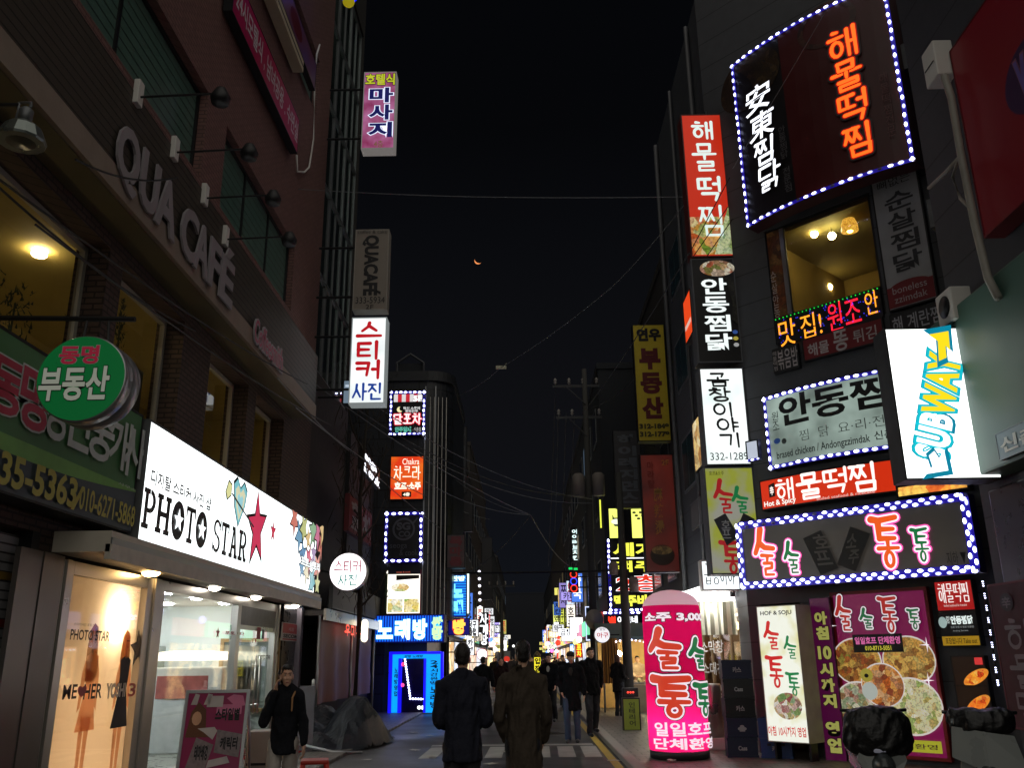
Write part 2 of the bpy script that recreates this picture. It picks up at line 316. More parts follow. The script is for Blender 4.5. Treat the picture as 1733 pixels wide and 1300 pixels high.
class Sign:
    """a sign on a vertical plane: root at its bottom centre, local x to its reader's right, y into the wall, z up."""
    def __init__(s, name, label, cat, plane, c, depth=.22, face=None, frame=None, group=None, rim=.025, bend=0., letters_only=False, parent=None):
        s.p = plane; s.n = 0; s.bend = bend
        if len(c) == 4 and not hasattr(c[0], '__len__'): c = [(c[0], c[1]), (c[2], c[1]), (c[2], c[3]), (c[0], c[3])]
        q = [plane.uz(p) for p in c]
        u0, u1 = (q[0][0]+q[3][0])/2, (q[1][0]+q[2][0])/2; z1, z0 = (q[0][1]+q[1][1])/2, (q[2][1]+q[3][1])/2
        s.u, s.z, s.w, s.h = (u0+u1)/2, z0, u1-u0, z1-z0
        if parent is None: s.root = thing(name, label, cat, plane.at(s.u, z0), plane.a, group)
        else:
            s.root = bpy.data.objects.new(name, None); COL.objects.link(s.root); s.root.parent = parent
            inv = (Matrix.Translation(parent.location) @ parent.rotation_euler.to_matrix().to_4x4()).inverted()
            mw = inv @ (Matrix.Translation(plane.at(s.u, z0)) @ Matrix.Rotation(plane.a, 4, 'Z')); s.root.location = mw.to_translation(); s.root.rotation_euler = mw.to_euler()
        s.depth = depth
        if letters_only: return
        w, h = s.w/2, s.h; fr = frame or DK
        m = MB(); r = rim
        N = 16 if bend else 1
        for i in range(N):
            a, b = -w+2*w*i/N, -w+2*w*(i+1)/N
            m.quad((a, depth, 0), (a, depth, h), (b, depth, h), (b, depth, 0), fr)
            m.quad((a, 0, h), (b, 0, h), (b, depth, h), (a, depth, h), fr); m.quad((a, 0, 0), (a, depth, 0), (b, depth, 0), (b, 0, 0), fr)
            m.quad((a, 0, 0), (b, 0, 0), (b, 0, r), (a, 0, r), fr); m.quad((a, 0, h-r), (b, 0, h-r), (b, 0, h), (a, 0, h), fr)
        for x, t in ((-w, 1), (w, -1)):
            m.quad((x, 0, 0), (x, 0, h), (x, depth, h), (x, depth, 0), fr); m.quad((x, 0, r), (x+t*r, 0, r), (x+t*r, 0, h-r), (x, 0, h-r), fr)
        s.done(m, 'cabinet')
        if face:
            f = MB()
            for i in range(N):
                a, b = -w+r+2*(w-r)*i/N, -w+r+2*(w-r)*(i+1)/N
                f.quad((a, .004, r), (b, .004, r), (b, .004, h-r), (a, .004, h-r), face)
            s.done(f, 'face')
    def done(s, m, name):
        if s.bend: m.v = [(x, y-s.bend*(1-(2*x/s.w)**2), z) for x, y, z in m.v]
        return m.build(name, s.root)
    def L(s, p):
        u, z = s.p.uz(p)
        if s.bend:
            for _ in range(5):
                u, z = s.p.off(s.bend*max(0, 1-(2*(u-s.u)/s.w)**2)).uz(p)
        return u-s.u, z-s.z
    def bx(s, b):
        """pixel corners (x0,y0,x1,y1) or ((tl),(br)) or fractions ('f',u0,v0,u1,v1) -> local x0,x1,z0,z1"""
        if b[0] == 'f': return -s.w/2+b[1]*s.w, -s.w/2+b[3]*s.w, s.h*(1-b[4]), s.h*(1-b[2])
        if hasattr(b[0], '__len__'): a, c = s.L(b[0]), s.L(b[1])
        else: a, c = s.L((b[0], b[1])), s.L((b[2], b[3]))
        return a[0], c[0], c[1], a[1]
    def yl(s): s.n += 1; return -.003*s.n
    def strokes(s, text, b, vert, wd, sizes=None):
        x0, x1, z0, z1 = s.bx(b); n = len(text); out = []
        for i, ch in enumerate(text):
            if vert: bb = (x0, z1-(i+.92)*(z1-z0)/n, x1, z1-(i+.06)*(z1-z0)/n)
            else: bb = (x0+(i+.05)*(x1-x0)/n, z0, x0+(i+.93)*(x1-x0)/n, z1)
            if sizes:
                k, dx, dy = sizes[i]; W_, H_ = bb[2]-bb[0], bb[3]-bb[1]; cx, cz = (bb[0]+bb[2])/2+dx*W_, (bb[1]+bb[3])/2+dy*H_
                bb = (cx-W_*k/2, cz-H_*k/2, cx+W_*k/2, cz+H_*k/2)
            wr = wd*min(bb[2]-bb[0], bb[3]-bb[1])
            for st, wt in syll(ch): out.append(([(bb[0]+x*(bb[2]-bb[0]), bb[1]+y*(bb[3]-bb[1])) for x, y in st], wr*wt))
        return out
    def stroke_mesh(s, m, strokes, mt, y, extra=0., th=.0, slant=0., taper=(1.12, .82), zc=0.):
        k = 0
        for st, w in strokes:
            N = len(st)-1
            for i in range(N):
                (xa, za), (xb, zb) = st[i], st[i+1]
                t0 = taper[0]+(taper[1]-taper[0])*i/N; t1 = taper[0]+(taper[1]-taper[0])*(i+1)/N
                r0, r1 = w*t0/2+extra, w*t1/2+extra; a = math.atan2(zb-za, xb-xa)
                pl = [(xb+r1*math.cos(a+t), zb+r1*math.sin(a+t)) for t in (-1.571, -.9, -.3, .3, .9, 1.571)]+[(xa+r0*math.cos(a+t), za+r0*math.sin(a+t)) for t in (1.571, 2.2, 2.85, 3.43, 4.08, 4.712)]
                pl = [(x+(z-zc)*slant, z) for x, z in pl]; yy = y-.00002*k; k += 1
                if th: m.prism(pl, yy-th, y, mt)
                else: m.add([(x, yy, z) for x, z in pl], [tuple(range(len(pl)))], mt)
    def brush(s, text, b, mt, wd=.15, vert=False, outline=None, out2=None, sizes=None, slant=0., th=0., name='lettering', cols=None):
        """hand-lettered Korean; outline=(material, extra width)."""
        text = {'술': '①', '통': '②'}.get(text, text)
        for o, nm in ((out2, 'letter_halo'), (outline, 'letter_outline')):
            if o:
                m = MB(); x0, x1, z0, z1 = s.bx(b); s.stroke_mesh(m, s.strokes(text, b, vert, wd, sizes), o[0], s.yl()-(th*.5 if th else 0), o[1], th*.5, slant, zc=(z0+z1)/2); s.done(m, nm)
        y = s.yl()-th; x0, x1, z0, z1 = s.bx(b)
        if cols:
            m = MB(); sts = [s.strokes(c if i == j else ' ', b, vert, wd, sizes) for j in range(0) for i, c in enumerate('')]
            for i, c in enumerate(text):
                t2 = ' '*i+c+' '*(len(text)-i-1); s.stroke_mesh(m, s.strokes(t2, b, vert, wd, sizes), cols[i], y, 0, th, slant, zc=(z0+z1)/2)
            return s.done(m, name)
        m = MB(); s.stroke_mesh(m, s.strokes(text, b, vert, wd, sizes), mt, y, 0, th, slant, zc=(z0+z1)/2); return s.done(m, name)
    def text(s, t, b, mt, bold=.02, outline=None, vert=False, rot=0, th=0., slant=0., name='lettering', keep=False):
        """type set to fill the box. vert: one character under the other; rot: turned clockwise."""
        x0, x1, z0, z1 = s.bx(b)
        parts = []
        if vert:
            t = [c for c in t]; n = len(t)
            for i, c in enumerate(t):
                if c != ' ': parts.append((c, (x0, x1, z1-(i+.93)*(z1-z0)/n, z1-(i+.05)*(z1-z0)/n)))
        else: parts.append((t, (x0, x1, z0, z1)))
        for layer in ((outline,) if outline else ())+(None,):
            m = MB(); y = s.yl()
            for c, (a0, a1, c0, c1) in parts:
                base, _ = font_mesh(c, bold); vs, fs = font_mesh(c, bold+(layer[1] if layer else 0))
                if not base: continue
                bx0, bx1 = min(v[0] for v in base), max(v[0] for v in base); by0, by1 = min(v[1] for v in base), max(v[1] for v in base)
                out = []
                for vx, vy in vs:
                    fx, fy = (vx-bx0)/max(bx1-bx0, 1e-6), (vy-by0)/max(by1-by0, 1e-6)
                    if rot: fx, fy = fy, 1-fx
                    if keep and vert: fx = .5+(fx-.5)*min(1, (bx1-bx0)/.9)
                    z = c0+fy*(c1-c0); out.append((a0+fx*(a1-a0)+slant*(z-(c0+c1)/2), y-th, z))
                if th:
                    k = len(out); vv = out+[(x, y, z) for x, _, z in out]; ff = [f for f in fs]; cnt = {}
                    for f in fs:
                        for i in range(len(f)): e = (f[i], f[(i+1) % len(f)]); cnt[e] = 1
                    for (i, j) in list(cnt):
                        if (j, i) not in cnt: ff.append([j, i, i+k, j+k])
                    m.add(vv, ff, layer[0] if layer else mt)
                else: m.add(out, fs, layer[0] if layer else mt)
            s.done(m, 'letter_outline' if layer else name)
    def rect(s, b, mt, name='panel', th=0.):
        x0, x1, z0, z1 = s.bx(b); y = s.yl(); m = MB()
        if th: m.box((x0, y-th, z0), (x1, y, z1), mt)
        else:
            N = 8 if s.bend else 1
            for i in range(N): a, c = x0+(x1-x0)*i/N, x0+(x1-x0)*(i+1)/N; m.quad((a, y, z0), (c, y, z0), (c, y, z1), (a, y, z1), mt)
        return s.done(m, name)
    def poly(s, pts, mt, name='print', outline=None, px=True):
        q = [s.L(p) for p in pts] if px else [(-s.w/2+u*s.w, s.h*(1-v)) for u, v in pts]
        if outline:
            cx, cz = sum(a for a, _ in q)/len(q), sum(b for _, b in q)/len(q); y = s.yl(); k = outline[1]
            MBo = MB(); MBo.add([(cx+(a-cx)*k, y, cz+(b-cz)*k) for a, b in q], [tuple(range(len(q)))], outline[0]); s.done(MBo, 'print_outline')
        y = s.yl(); m = MB(); m.add([(a, y, b) for a, b in q], [tuple(range(len(q)))], mt); return s.done(m, name)
    def disc(s, c, rx, rz, mt, name='print', n=28, ring=0., px=True):
        cx, cz = s.L(c) if px else (-s.w/2+c[0]*s.w, s.h*(1-c[1])); y = s.yl(); m = MB()
        P = lambda k, f: (cx+rx*f*math.cos(2*math.pi*k/n), y, cz+rz*f*math.sin(2*math.pi*k/n))
        if ring: m.add([P(k, 1) for k in range(n)]+[P(k, 1-ring) for k in range(n)], [(k, (k+1) % n, n+(k+1) % n, n+k) for k in range(n)], mt)
        else: m.add([P(k, 1) for k in range(n)], [tuple(range(n))], mt)
        return s.done(m, name)
    def star(s, c, r, mt, outline=None, rot=0., inner=.42, sx=1., n=5, name='print'):
        cx, cz = s.L(c); q = []
        for k in range(2*n):
            a = math.pi/2+rot+math.pi*k/n; rr = r if k % 2 == 0 else r*inner; q.append((cx+rr*math.cos(a)*sx, cz+rr*math.sin(a)))
        for mm, f in ((outline, 1.22), (mt, 1)) if outline else ((mt, 1),):
            y = s.yl(); m = MB(); m.add([(max(-s.w/2+.035, min(s.w/2-.035, cx+(a-cx)*f)), y, max(.035, min(s.h-.035, cz+(b-cz)*f))) for a, b in q], [tuple(range(2*n))], mm); s.done(m, name)
    def leds(s, pitch=.14, size=.05, inset=.04, double=0., lamp=None, strip=None, sides='tblr'):
        """chaser lights along the edge, on a strip whose violet glow paints their halo."""
        lamp = lamp or LED; strip = strip or LEDV; m = MB(); y = -.012
        a, b, c, d = -s.w/2+inset, s.w/2-inset, inset, s.h-inset; sw = size*.55+double
        for t, q in (('t', ((a, d), (b, d))), ('b', ((a, c), (b, c))), ('l', ((a, c), (a, d))), ('r', ((b, c), (b, d)))):
            if t not in sides: continue
            (xa, za), (xb, zb) = q; hor = t in 'tb'; Ln = (xb-xa) if hor else (zb-za); n = max(2, round(Ln/pitch)); 
            N = n
            for i in range(N):
                f0, f1 = i/N, (i+1)/N
                if hor: m.quad((xa+Ln*f0, y, za-sw), (xa+Ln*f1, y, za-sw), (xa+Ln*f1, y, za+sw), (xa+Ln*f0, y, za+sw), strip)
                else: m.quad((xa-sw, y-.001, za+Ln*f0), (xa+sw, y-.001, za+Ln*f0), (xa+sw, y-.001, za+Ln*f1), (xa-sw, y-.001, za+Ln*f1), strip)
            for i in range(n+1):
                for k in ((0,) if not double else (0, 1)):
                    f = (i+(.5 if k else 0))/n
                    if f > 1: continue
                    o = (double if k else -double); x, z = (xa+Ln*f, za+o) if hor else (xa+o, za+Ln*f); x += RL.uniform(-.06, .06)*pitch; z += RL.uniform(-.05, .05)*pitch
                    e1, e2 = (size*.75, size*.42) if hor else (size*.42, size*.75); yy = y-.02
                    m.add([(x-e1, yy, z), (x, yy, z-e2), (x+e1, yy, z), (x, yy, z+e2), (x, yy-.02, z), (x-e1*.7, yy, z-e2*.7), (x+e1*.7, yy, z-e2*.7), (x+e1*.7, yy, z+e2*.7), (x-e1*.7, yy, z+e2*.7)],
                          [(0, 5, 4), (5, 1, 4), (1, 6, 4), (6, 2, 4), (2, 7, 4), (7, 3, 4), (3, 8, 4), (8, 0, 4)], RL.choices((lamp, LED2, LED3), (.72, .23, .05))[0])
        return s.done(m, 'light_chain')
    def bracket(s, x, dx, zs, r=.02, y=None):
        y = s.depth/2 if y is None else y
        for z in zs: m = MB(); m.tube([(x, y, z), (x+dx, y, z)], r, DK); s.done(m, 'bracket')
RL = random.Random(3); LED2 = em('b4b8ff', 2.6, 'dimmer_chaser_lamp'); LED3 = mat('dead_chaser_lamp', '6a6a88', .3); LED = em('cfd4ff', 7, 'chaser_lamp'); LEDV = em('2c1cc0', .4, 'violet_halo_paint')  # violet strip emission imitates the halo around the chaser lamps
def wallmesh(m, pl, u0, u1, z0, z1, holes, mt, deep=.25, reveal=None):
    """front of a wall with real openings and their reveals."""
    us = sorted({u0, u1, *[h[0] for h in holes], *[h[1] for h in holes]}); zs = sorted({z0, z1, *[h[2] for h in holes], *[h[3] for h in holes]})
    us = [u for u in us if u0 <= u <= u1]; zs = [z for z in zs if z0 <= z <= z1]
    for a, b in zip(us, us[1:]):
        for c, d in zip(zs, zs[1:]):
            um, zm = (a+b)/2, (c+d)/2
            if any(h[0] < um < h[1] and h[2] < zm < h[3] for h in holes): continue
            m.quad(pl.at(a, c), pl.at(b, c), pl.at(b, d), pl.at(a, d), mt)
    for h in holes:
        a, b, c, d = h[:4]; rv = reveal or mt; q = lambda u, z, o: pl.at(u, z, o)
        m.quad(q(a, c, 0), q(a, d, 0), q(a, d, -deep), q(a, c, -deep), rv); m.quad(q(b, c, 0), q(b, c, -deep), q(b, d, -deep), q(b, d, 0), rv)
        m.quad(q(a, d, 0), q(b, d, 0), q(b, d, -deep), q(a, d, -deep), rv); m.quad(q(a, c, 0), q(a, c, -deep), q(b, c, -deep), q(b, c, 0), rv)
def pbox(m, pl, u0, u1, z0, z1, o0, o1, mt):
    """box given in a plane's coordinates"""
    v = [pl.at(u, z, o) for z in (z0, z1) for (u, o) in ((u0, o1), (u1, o1), (u1, o0), (u0, o0))]
    m.add(v, [(0,3,2,1),(4,5,6,7),(0,1,5,4),(1,2,6,5),(2,3,7,6),(3,0,4,7)], mt); return m
def window(parent, pl, u0, u1, z0, z1, deep, fr, pane, cols=1, rows=1, fw=.06):
    m = MB(); f = fw
    for a, b in ((u0, u0+f), (u1-f, u1)): pbox(m, pl, a, b, z0, z1, -deep, -deep+.07, fr)
    for c, d in ((z0, z0+f), (z1-f, z1)): pbox(m, pl, u0+f, u1-f, c, d, -deep, -deep+.068, fr)
    for i in range(1, cols): u = u0+(u1-u0)*i/cols; pbox(m, pl, u-f/2, u+f/2, z0+f, z1-f, -deep, -deep+.06, fr)
    for i in range(1, rows): z = z0+(z1-z0)*i/rows; pbox(m, pl, u0+f, u1-f, z-f/2, z+f/2, -deep, -deep+.055, fr)
    w = m.build('window', parent, True)
    p = MB(); p.quad(pl.at(u0+f, z0+f, -deep+.03), pl.at(u1-f, z0+f, -deep+.03), pl.at(u1-f, z1-f, -deep+.03), pl.at(u0+f, z1-f, -deep+.03), pane)
    o = p.build('pane', parent, True); o.parent = w; return w
# ================================================================== setting
def ground():
    m, t, b = _new('asphalt')
    tc = t.nodes.new('ShaderNodeTexCoord'); n = t.nodes.new('ShaderNodeTexNoise'); n.inputs['Scale'].default_value = .35; n.inputs['Detail'].default_value = 8
    n2 = t.nodes.new('ShaderNodeTexNoise'); n2.inputs['Scale'].default_value = 60; n2.inputs['Detail'].default_value = 3
    for q in (n, n2): t.links.new(tc.outputs['Object'], q.inputs['Vector'])
    cr = t.nodes.new('ShaderNodeValToRGB'); cr.color_ramp.elements[0].position = .35; cr.color_ramp.elements[1].position = .7
    cr.color_ramp.elements[0].color = (.045, .045, .047, 1); cr.color_ramp.elements[1].color = (.085, .083, .08, 1)
    t.links.new(n.outputs[0], cr.inputs[0]); t.links.new(cr.outputs[0], b.inputs['Base Color'])
    mr = t.nodes.new('ShaderNodeMapRange'); mr.inputs[1].default_value = .4; mr.inputs[2].default_value = .65; mr.inputs[3].default_value = .38; mr.inputs[4].default_value = .7
    t.links.new(n.outputs[0], mr.inputs[0]); t.links.new(mr.outputs[0], b.inputs['Roughness'])
    bp = t.nodes.new('ShaderNodeBump'); bp.inputs['Strength'].default_value = .35; bp.inputs['Distance'].default_value = .006
    t.links.new(n2.outputs[0], bp.inputs['Height']); t.links.new(bp.outputs[0], b.inputs['Normal'])
    MATS['asphalt'] = m
    g = MB(); g.quad((-900, -60, 0), (900, -60, 0), (900, 1500, 0), (-900, 1500, 0), m); tag(g.build('ground'), kind='structure')
    tile = bands('paving_tiles', '6d6660', '39352f', 1, rough=.5, var=.3, bump=.4, brick=(.3, .3, .012))
    # pavement tiles lie in the XY plane: their own brick node on x,y
    t = tile.node_tree; bk = [x for x in t.nodes if x.type == 'TEX_BRICK'][0]; tc = [x for x in t.nodes if x.type == 'TEX_COORD'][0]; t.links.new(tc.outputs['Object'], bk.inputs['Vector'])
    pv = MB(); pv.cbox((1.75, 2, -.2), (9, 160, .07), tile, .015); tag(pv.build('pavement'), kind='structure')
    pl = MB(); pl.cbox((-9, 2, -.2), (-3.3, 160, .05), tile, .015); tag(pl.build('pavement'), kind='structure')
    kc = mat('kerb_stone', '8d8880', .7, 0, .2, 8, .3)
    kb = MB(); kb.cbox((1.56, 2, -.2), (1.75, 160, .09), kc, .02); tag(kb.build('kerb'), kind='structure')
    yl = MB(); yl.quad((1.36, 2, .004), (1.5, 2, .004), (1.5, 160, .004), (1.36, 160, .004), mat('yellow_road_paint', 'b89a3a', .6, 0, .3, 3)); tag(yl.build('road_line'), kind='structure')
    wp = mat('worn_white_road_paint', 'a9a8a2', .65, 0, .4, 2.5); mk = MB()
    for x in (-1.9, -1.35, -.75, .1, .55, 1.0): mk.quad((x, 16.6, .004), (x+.3, 16.6, .004), (x+.33, 18.6, .004), (x+.03, 18.6, .004), wp)
    mk.quad((-1.9, 18.8, .004), (1.3, 18.8, .004), (1.3, 19.1, .004), (-1.9, 19.1, .004), wp)
    for x in (-2.6, -1.7, -.8, .1): mk.quad((x, 33, .004), (x+.45, 33, .004), (x+.45, 36, .004), (x, 36, .004), wp)
    tag(mk.build('road_marking'), kind='structure')
ground()
def moon():
    p = ray(809, 441).normalized()*900; r = 3.6; m = MB(); vs = []; fs = []
    u = Vector((0, 0, 1)); d = -p.normalized(); s = d.cross(u).normalized(); u = s.cross(d)
    N = 16
    for i in range(N+1):
        lat = -math.pi/2+math.pi*i/N
        for k in range(5):
            lon = math.pi/2-R(52)*k/4; vs.append(s*(math.cos(lat)*math.sin(lon)*r)+u*(math.sin(lat)*r)+d*(math.cos(lat)*math.cos(lon)*r))
    for i in range(N):
        for k in range(4): fs.append((i*5+k, i*5+k+1, i*5+6+k, i*5+5+k))
    m.add(vs, fs, em('ff9c5c', 1.1, 'moonlit_surface'), True)
    o = m.build('moon'); o.location = Vector((0, 0, H))+p; o.rotation_euler = Matrix.Rotation(R(62), 3, d).to_euler(); tag(o, 'thin orange crescent moon in the black sky', 'moon')
moon()
# ================================================================== left: brick cafe building
BR = bands('brown_brick', '54423a', '2a211c', 1, rough=.75, var=.3, bump=.5, brick=(.22, .075, .012))
CLAD = bands('ribbed_brown_cladding', '403a30', '15120e', .105, 'Z', .16, .6, .25, .8)
PINK = bands('pink_brick', '7a5852', '553c38', 1, rough=.75, var=.2, bump=.3, brick=(.2, .07, .01))
LW = PX(-5.0)
def left_building():
    b = thing('brick_building', 'tall brown brick cafe building with louvred upper windows and a long stone ledge', 'building', (-5, 12, 0), R(90))
    U = lambda p: LW.uz(p)
    w2 = (U((212, 427))[0], U((315, 531))[0]); w3 = (U((359, 576))[0], U((422, 641))[0]); w4 = (U((435, 657))[0], U((481, 705))[0])
    zt, zb = 6.5, 4.66
    w1 = (5.2, U((190, 400))[0])
    ledz = 7.0
    wins = [(*w1, zb, zt), (*w2, zb, zt), (*w3, zb, zt), (*w4, zb, zt)]
    shop = (9.62, 18.7, 0, 2.78); shut = (3.0, 9.15, 0, 2.95)
    m = MB(); wallmesh(m, LW, 2, 20.3, 0, ledz, wins+[shop, shut], BR, .42); 
    za, zc = U((338, 300))[1], U((354, 158))[1]
    l1 = (4.0, U((346, 230))[0], za, zc); l2 = (U((377, 290))[0], U((495, 480))[0], za, zc)
    wallmesh(m, LW, 2, 20.3, ledz, za-.25, [], CLAD); wallmesh(m, LW, 2, 20.3, za-.25, 24, [l1, l2, (4, 11.6, 14.6, 16.2), (13, 19, 14.6, 16.2)], PINK, .3)
    m.quad((-5, 20.3, 0), (-12, 20.3, 0), (-12, 20.3, 24), (-5, 20.3, 24), BR); m.quad((-5, 2, 24), (-5, 20.3, 24), (-12, 20.3, 24), (-12, 2, 24), BR)
    m.quad((-5, 2, 0), (-5, 2, 24), (-12, 2, 24), (-12, 2, 0), BR)
    m.build('wall', b, True)
    st = mat('pale_ledge_stone', '8d7f72', .7, 0, .2, 5, .2); sf = mat('olive_soffit', '6a6244', .7, 0, .2, 3)
    FX = PX(-4.5); ft = FX.uz((294, 246))[1]; lb = FX.uz((250, 386))[1]
    m = MB(); pbox(m, LW, 2, 18.6, lb, lb+.3, .003, .5, st); m.build('ledge', b, True)
    m = MB(); pbox(m, LW, 2, 18.58, lb+.302, ft, .003, .48, CLAD); m.build('cladding_fascia', b, True)
    m = MB(); pbox(m, LW, 2, 18.55, lb-.0, lb+.006, .01, .44, sf); m.v = [(x, y, z-.012) for x, y, z in m.v]; m.build('ledge_soffit', b, True)
    wf = mat('white_window_frame', 'a8a498', .5, 0, .1)
    for (a, c, d, e), n in zip(wins, (1, 1, 1, 1)): window(b, LW, a, c, d, e, .34, wf, CLR, n, 1, .07)
    lv = bands('green_louvre_glass', '4f6b60', '22302b', .16, 'Z', .14, .3, .2, .6)
    for a, c, d, e in (l1, l2, (4, 11.6, 14.6, 16.2), (13, 19, 14.6, 16.2)): window(b, LW, a, c, d, e, .2, DK, lv, 3, 1, .06)
    # cafe room behind the second-floor windows
    yw = mat('ochre_cafe_wall', 'b0a058', .8, 0, .25, 1.5); m = MB()
    x1 = -8.5
    m.quad((x1, 2.2, 4.5), (x1, 20.2, 4.5), (x1, 20.2, 7.1), (x1, 2.2, 7.1), yw); m.quad((x1, 2.2, 7.1), (x1, 20.2, 7.1), (-5.36, 20.2, 7.1), (-5.36, 2.2, 7.1), yw)
    m.quad((x1, 2.2, 4.5), (-5.36, 2.2, 4.5), (-5.36, 20.2, 4.5), (x1, 20.2, 4.5), mat('cafe_floor', '4a3524', .6))
    for y in (2.2, 20.2): m.quad((x1, y, 4.5), (-5.36, y, 4.5), (-5.36, y, 7.1), (x1, y, 7.1), yw)
    m.build('cafe_room', b, True)
    p = onX((63, 452), -6.6); m = MB()
    for y, x in ((p.y, -6.6),):
        m.lathe((x, y, 7.03), [(.0, -.02), (.085, -.02), (.1, 0), (.1, .06)], em('ffe4b0', 60, 'warm_downlight'), 16)
    m.build('ceiling_lamp', b, True)
    m = MB()
    for y in (6.6, 8.4, 10.2, 12.4, 14.6, 16.6, 18.4): m.lathe((-6.3, y, 4.78), [(.05, -.02), (.08, 0), (.08, .16), (.04, .2)], em('ffe2a8', 13, 'hidden_fill_glow'), 12)  # added emitters, unseen below the sill line, brightening the cafe room
    m.build('hidden_fill_lamp', b, True)
    tn = mat('pale_curtain', '8d9488', .9, 0, .15, 8); m = MB()
    for a, c in ((w3[0]+.1, w3[0]+.9), (w2[1]-.35, w2[1]-.08)):
        n = 14
        for i in range(n):
            u0, u1 = a+(c-a)*i/n, a+(c-a)*(i+1)/n; o0, o1 = -.5-.04*(i % 2), -.5-.04*((i+1) % 2)
            m.quad(LW.at(u0, 4.72, o0), LW.at(u1, 4.72, o1), LW.at(u1, 5.7 if a < w2[1] else 5.5, o1), LW.at(u0, 5.7 if a < w2[1] else 5.5, o0), tn)
    m.build('curtain', b, True)
    return b, wins
LB, LWINS = left_building()
GRN = mat('plant_leaves', '2b3d2c', .7, 0, .4, 12)
def window_plants():
    random.seed(3)
    for k, (a, c, n, kind) in enumerate(((LWINS[0][0]+2.2, LWINS[0][1]-.3, 5, 0), (LWINS[1][0]+.25, LWINS[1][1]-.25, 4, 1))):
        for i in range(n):
            y = a+(c-a)*(i+.5)/n; x = -5.75; z0 = 4.52
            r = thing('bare_twig_plant' if kind == 0 else 'cypress_plant', ('spiky dark potted plant behind the wide yellow cafe window' if kind == 0 else 'dark potted cypress behind the second cafe window'), 'plant', (x, y, z0), 0, 'potted plants inside the wide cafe window' if kind == 0 else 'potted cypresses inside the second cafe window')
            m = MB(); m.lathe((0, 0, 0), [(.1, 0), (.14, .22), (.15, .25), (.0, .24)], mat('clay_pot', '5a3a2a', .8), 12); m.build('pot', r)
            m = MB()
            hh = .75+random.random()*.3 if kind == 0 else 1.55+random.random()*.5
            for q in range(110 if kind == 0 else 420):
                t = random.random(); an = random.random()*6.28; rr = (.26*(1-.3*t) if kind == 0 else .2*(1-t)**.7)*random.random()**.5
                px, py, pz = rr*math.cos(an), rr*math.sin(an), .25+hh*t; s_ = .10 if kind == 0 else .07; d = Vector((random.uniform(-1, 1), random.uniform(-1, 1), random.uniform(.3, 1.5))).normalized()*s_
                w = Vector((-d.y, d.x, .2*d.z)).normalized()*s_*.16; c0 = Vector((px, py, pz)); m.add([c0-w, c0+w, c0+d], [(0, 1, 2)], GRN)
            m.tube([(0, 0, .2), (0, 0, .25+hh*.8)], .012, GRN); m.build('foliage', r)
window_plants()
# letters on the ledge
def cafe_letters():
    s = Sign('wall_letters', 'large raised pale cafe name letters standing above the stone ledge', 'sign letters', PX(-4.49), [(195, 214), (391, 428), (384, 513), (204, 322)], letters_only=True)
    lm = mat('pale_letter_board', '989296', .5, 0, .15); [s.text(c_, ('f', (s.L(a_)[0]+s.w/2)/s.w, -.22 if c_ == 'É' else 0, (s.L(b_)[0]+s.w/2)/s.w, 1.08 if c_ == 'Q' else 1), lm, .03, th=.03) for c_, a_, b_ in (('Q', (196, 240), (231, 300)), ('U', (238, 275), (263, 345)), ('A', (263, 320), (294, 380)), ('C', (304, 372), (328, 430)), ('A', (327, 400), (348, 455)), ('F', (351, 430), (367, 475)), ('É', (370, 450), (389, 500)))]
    s = Sign('script_letters', 'small pinkish white curly script letters beyond the big cafe letters', 'sign letters', PX(-4.49), [(430, 543), (478, 592), (474, 628), (427, 578)], letters_only=True)
    s.text('Coffeesmith', ('f', 0, 0, 1, 1), mat('pink_letter_board', 'b04a68', .5), .0, outline=(mat('pale_letter_board', 'b9b4b8'), .06), th=.03)
    for k, (x, y) in enumerate(((232, 158), (294, 252), (345, 330), (380, 400))):
        a = onX((x, y), -4.51); r = thing('spot_lamp', ['unlit black arm lamp above the first big letter', 'unlit black arm lamp above the second and third big letters', 'unlit black arm lamp between the two cafe words', 'unlit black arm lamp above the last cafe letters'][k], 'lamp', a, R(90), 'arm lamps over the cafe letters')
        m = MB(); m.cbox((-.07, -.05, -.16), (.07, .02, .16), WHT, .01); m.build('wall_plate', r)
        m = MB(); m.tube([(0, -.03, -.05), (0, -.95, -.02)], .014, K); m.build('arm', r)
        m = MB(); m.lathe((0, -1.0, -.06), [(.03, -.1), (.1, -.1), (.12, -.02), (.06, .1), (.02, .12)], K, 14); m.build('lamp_head', r)
cafe_letters()
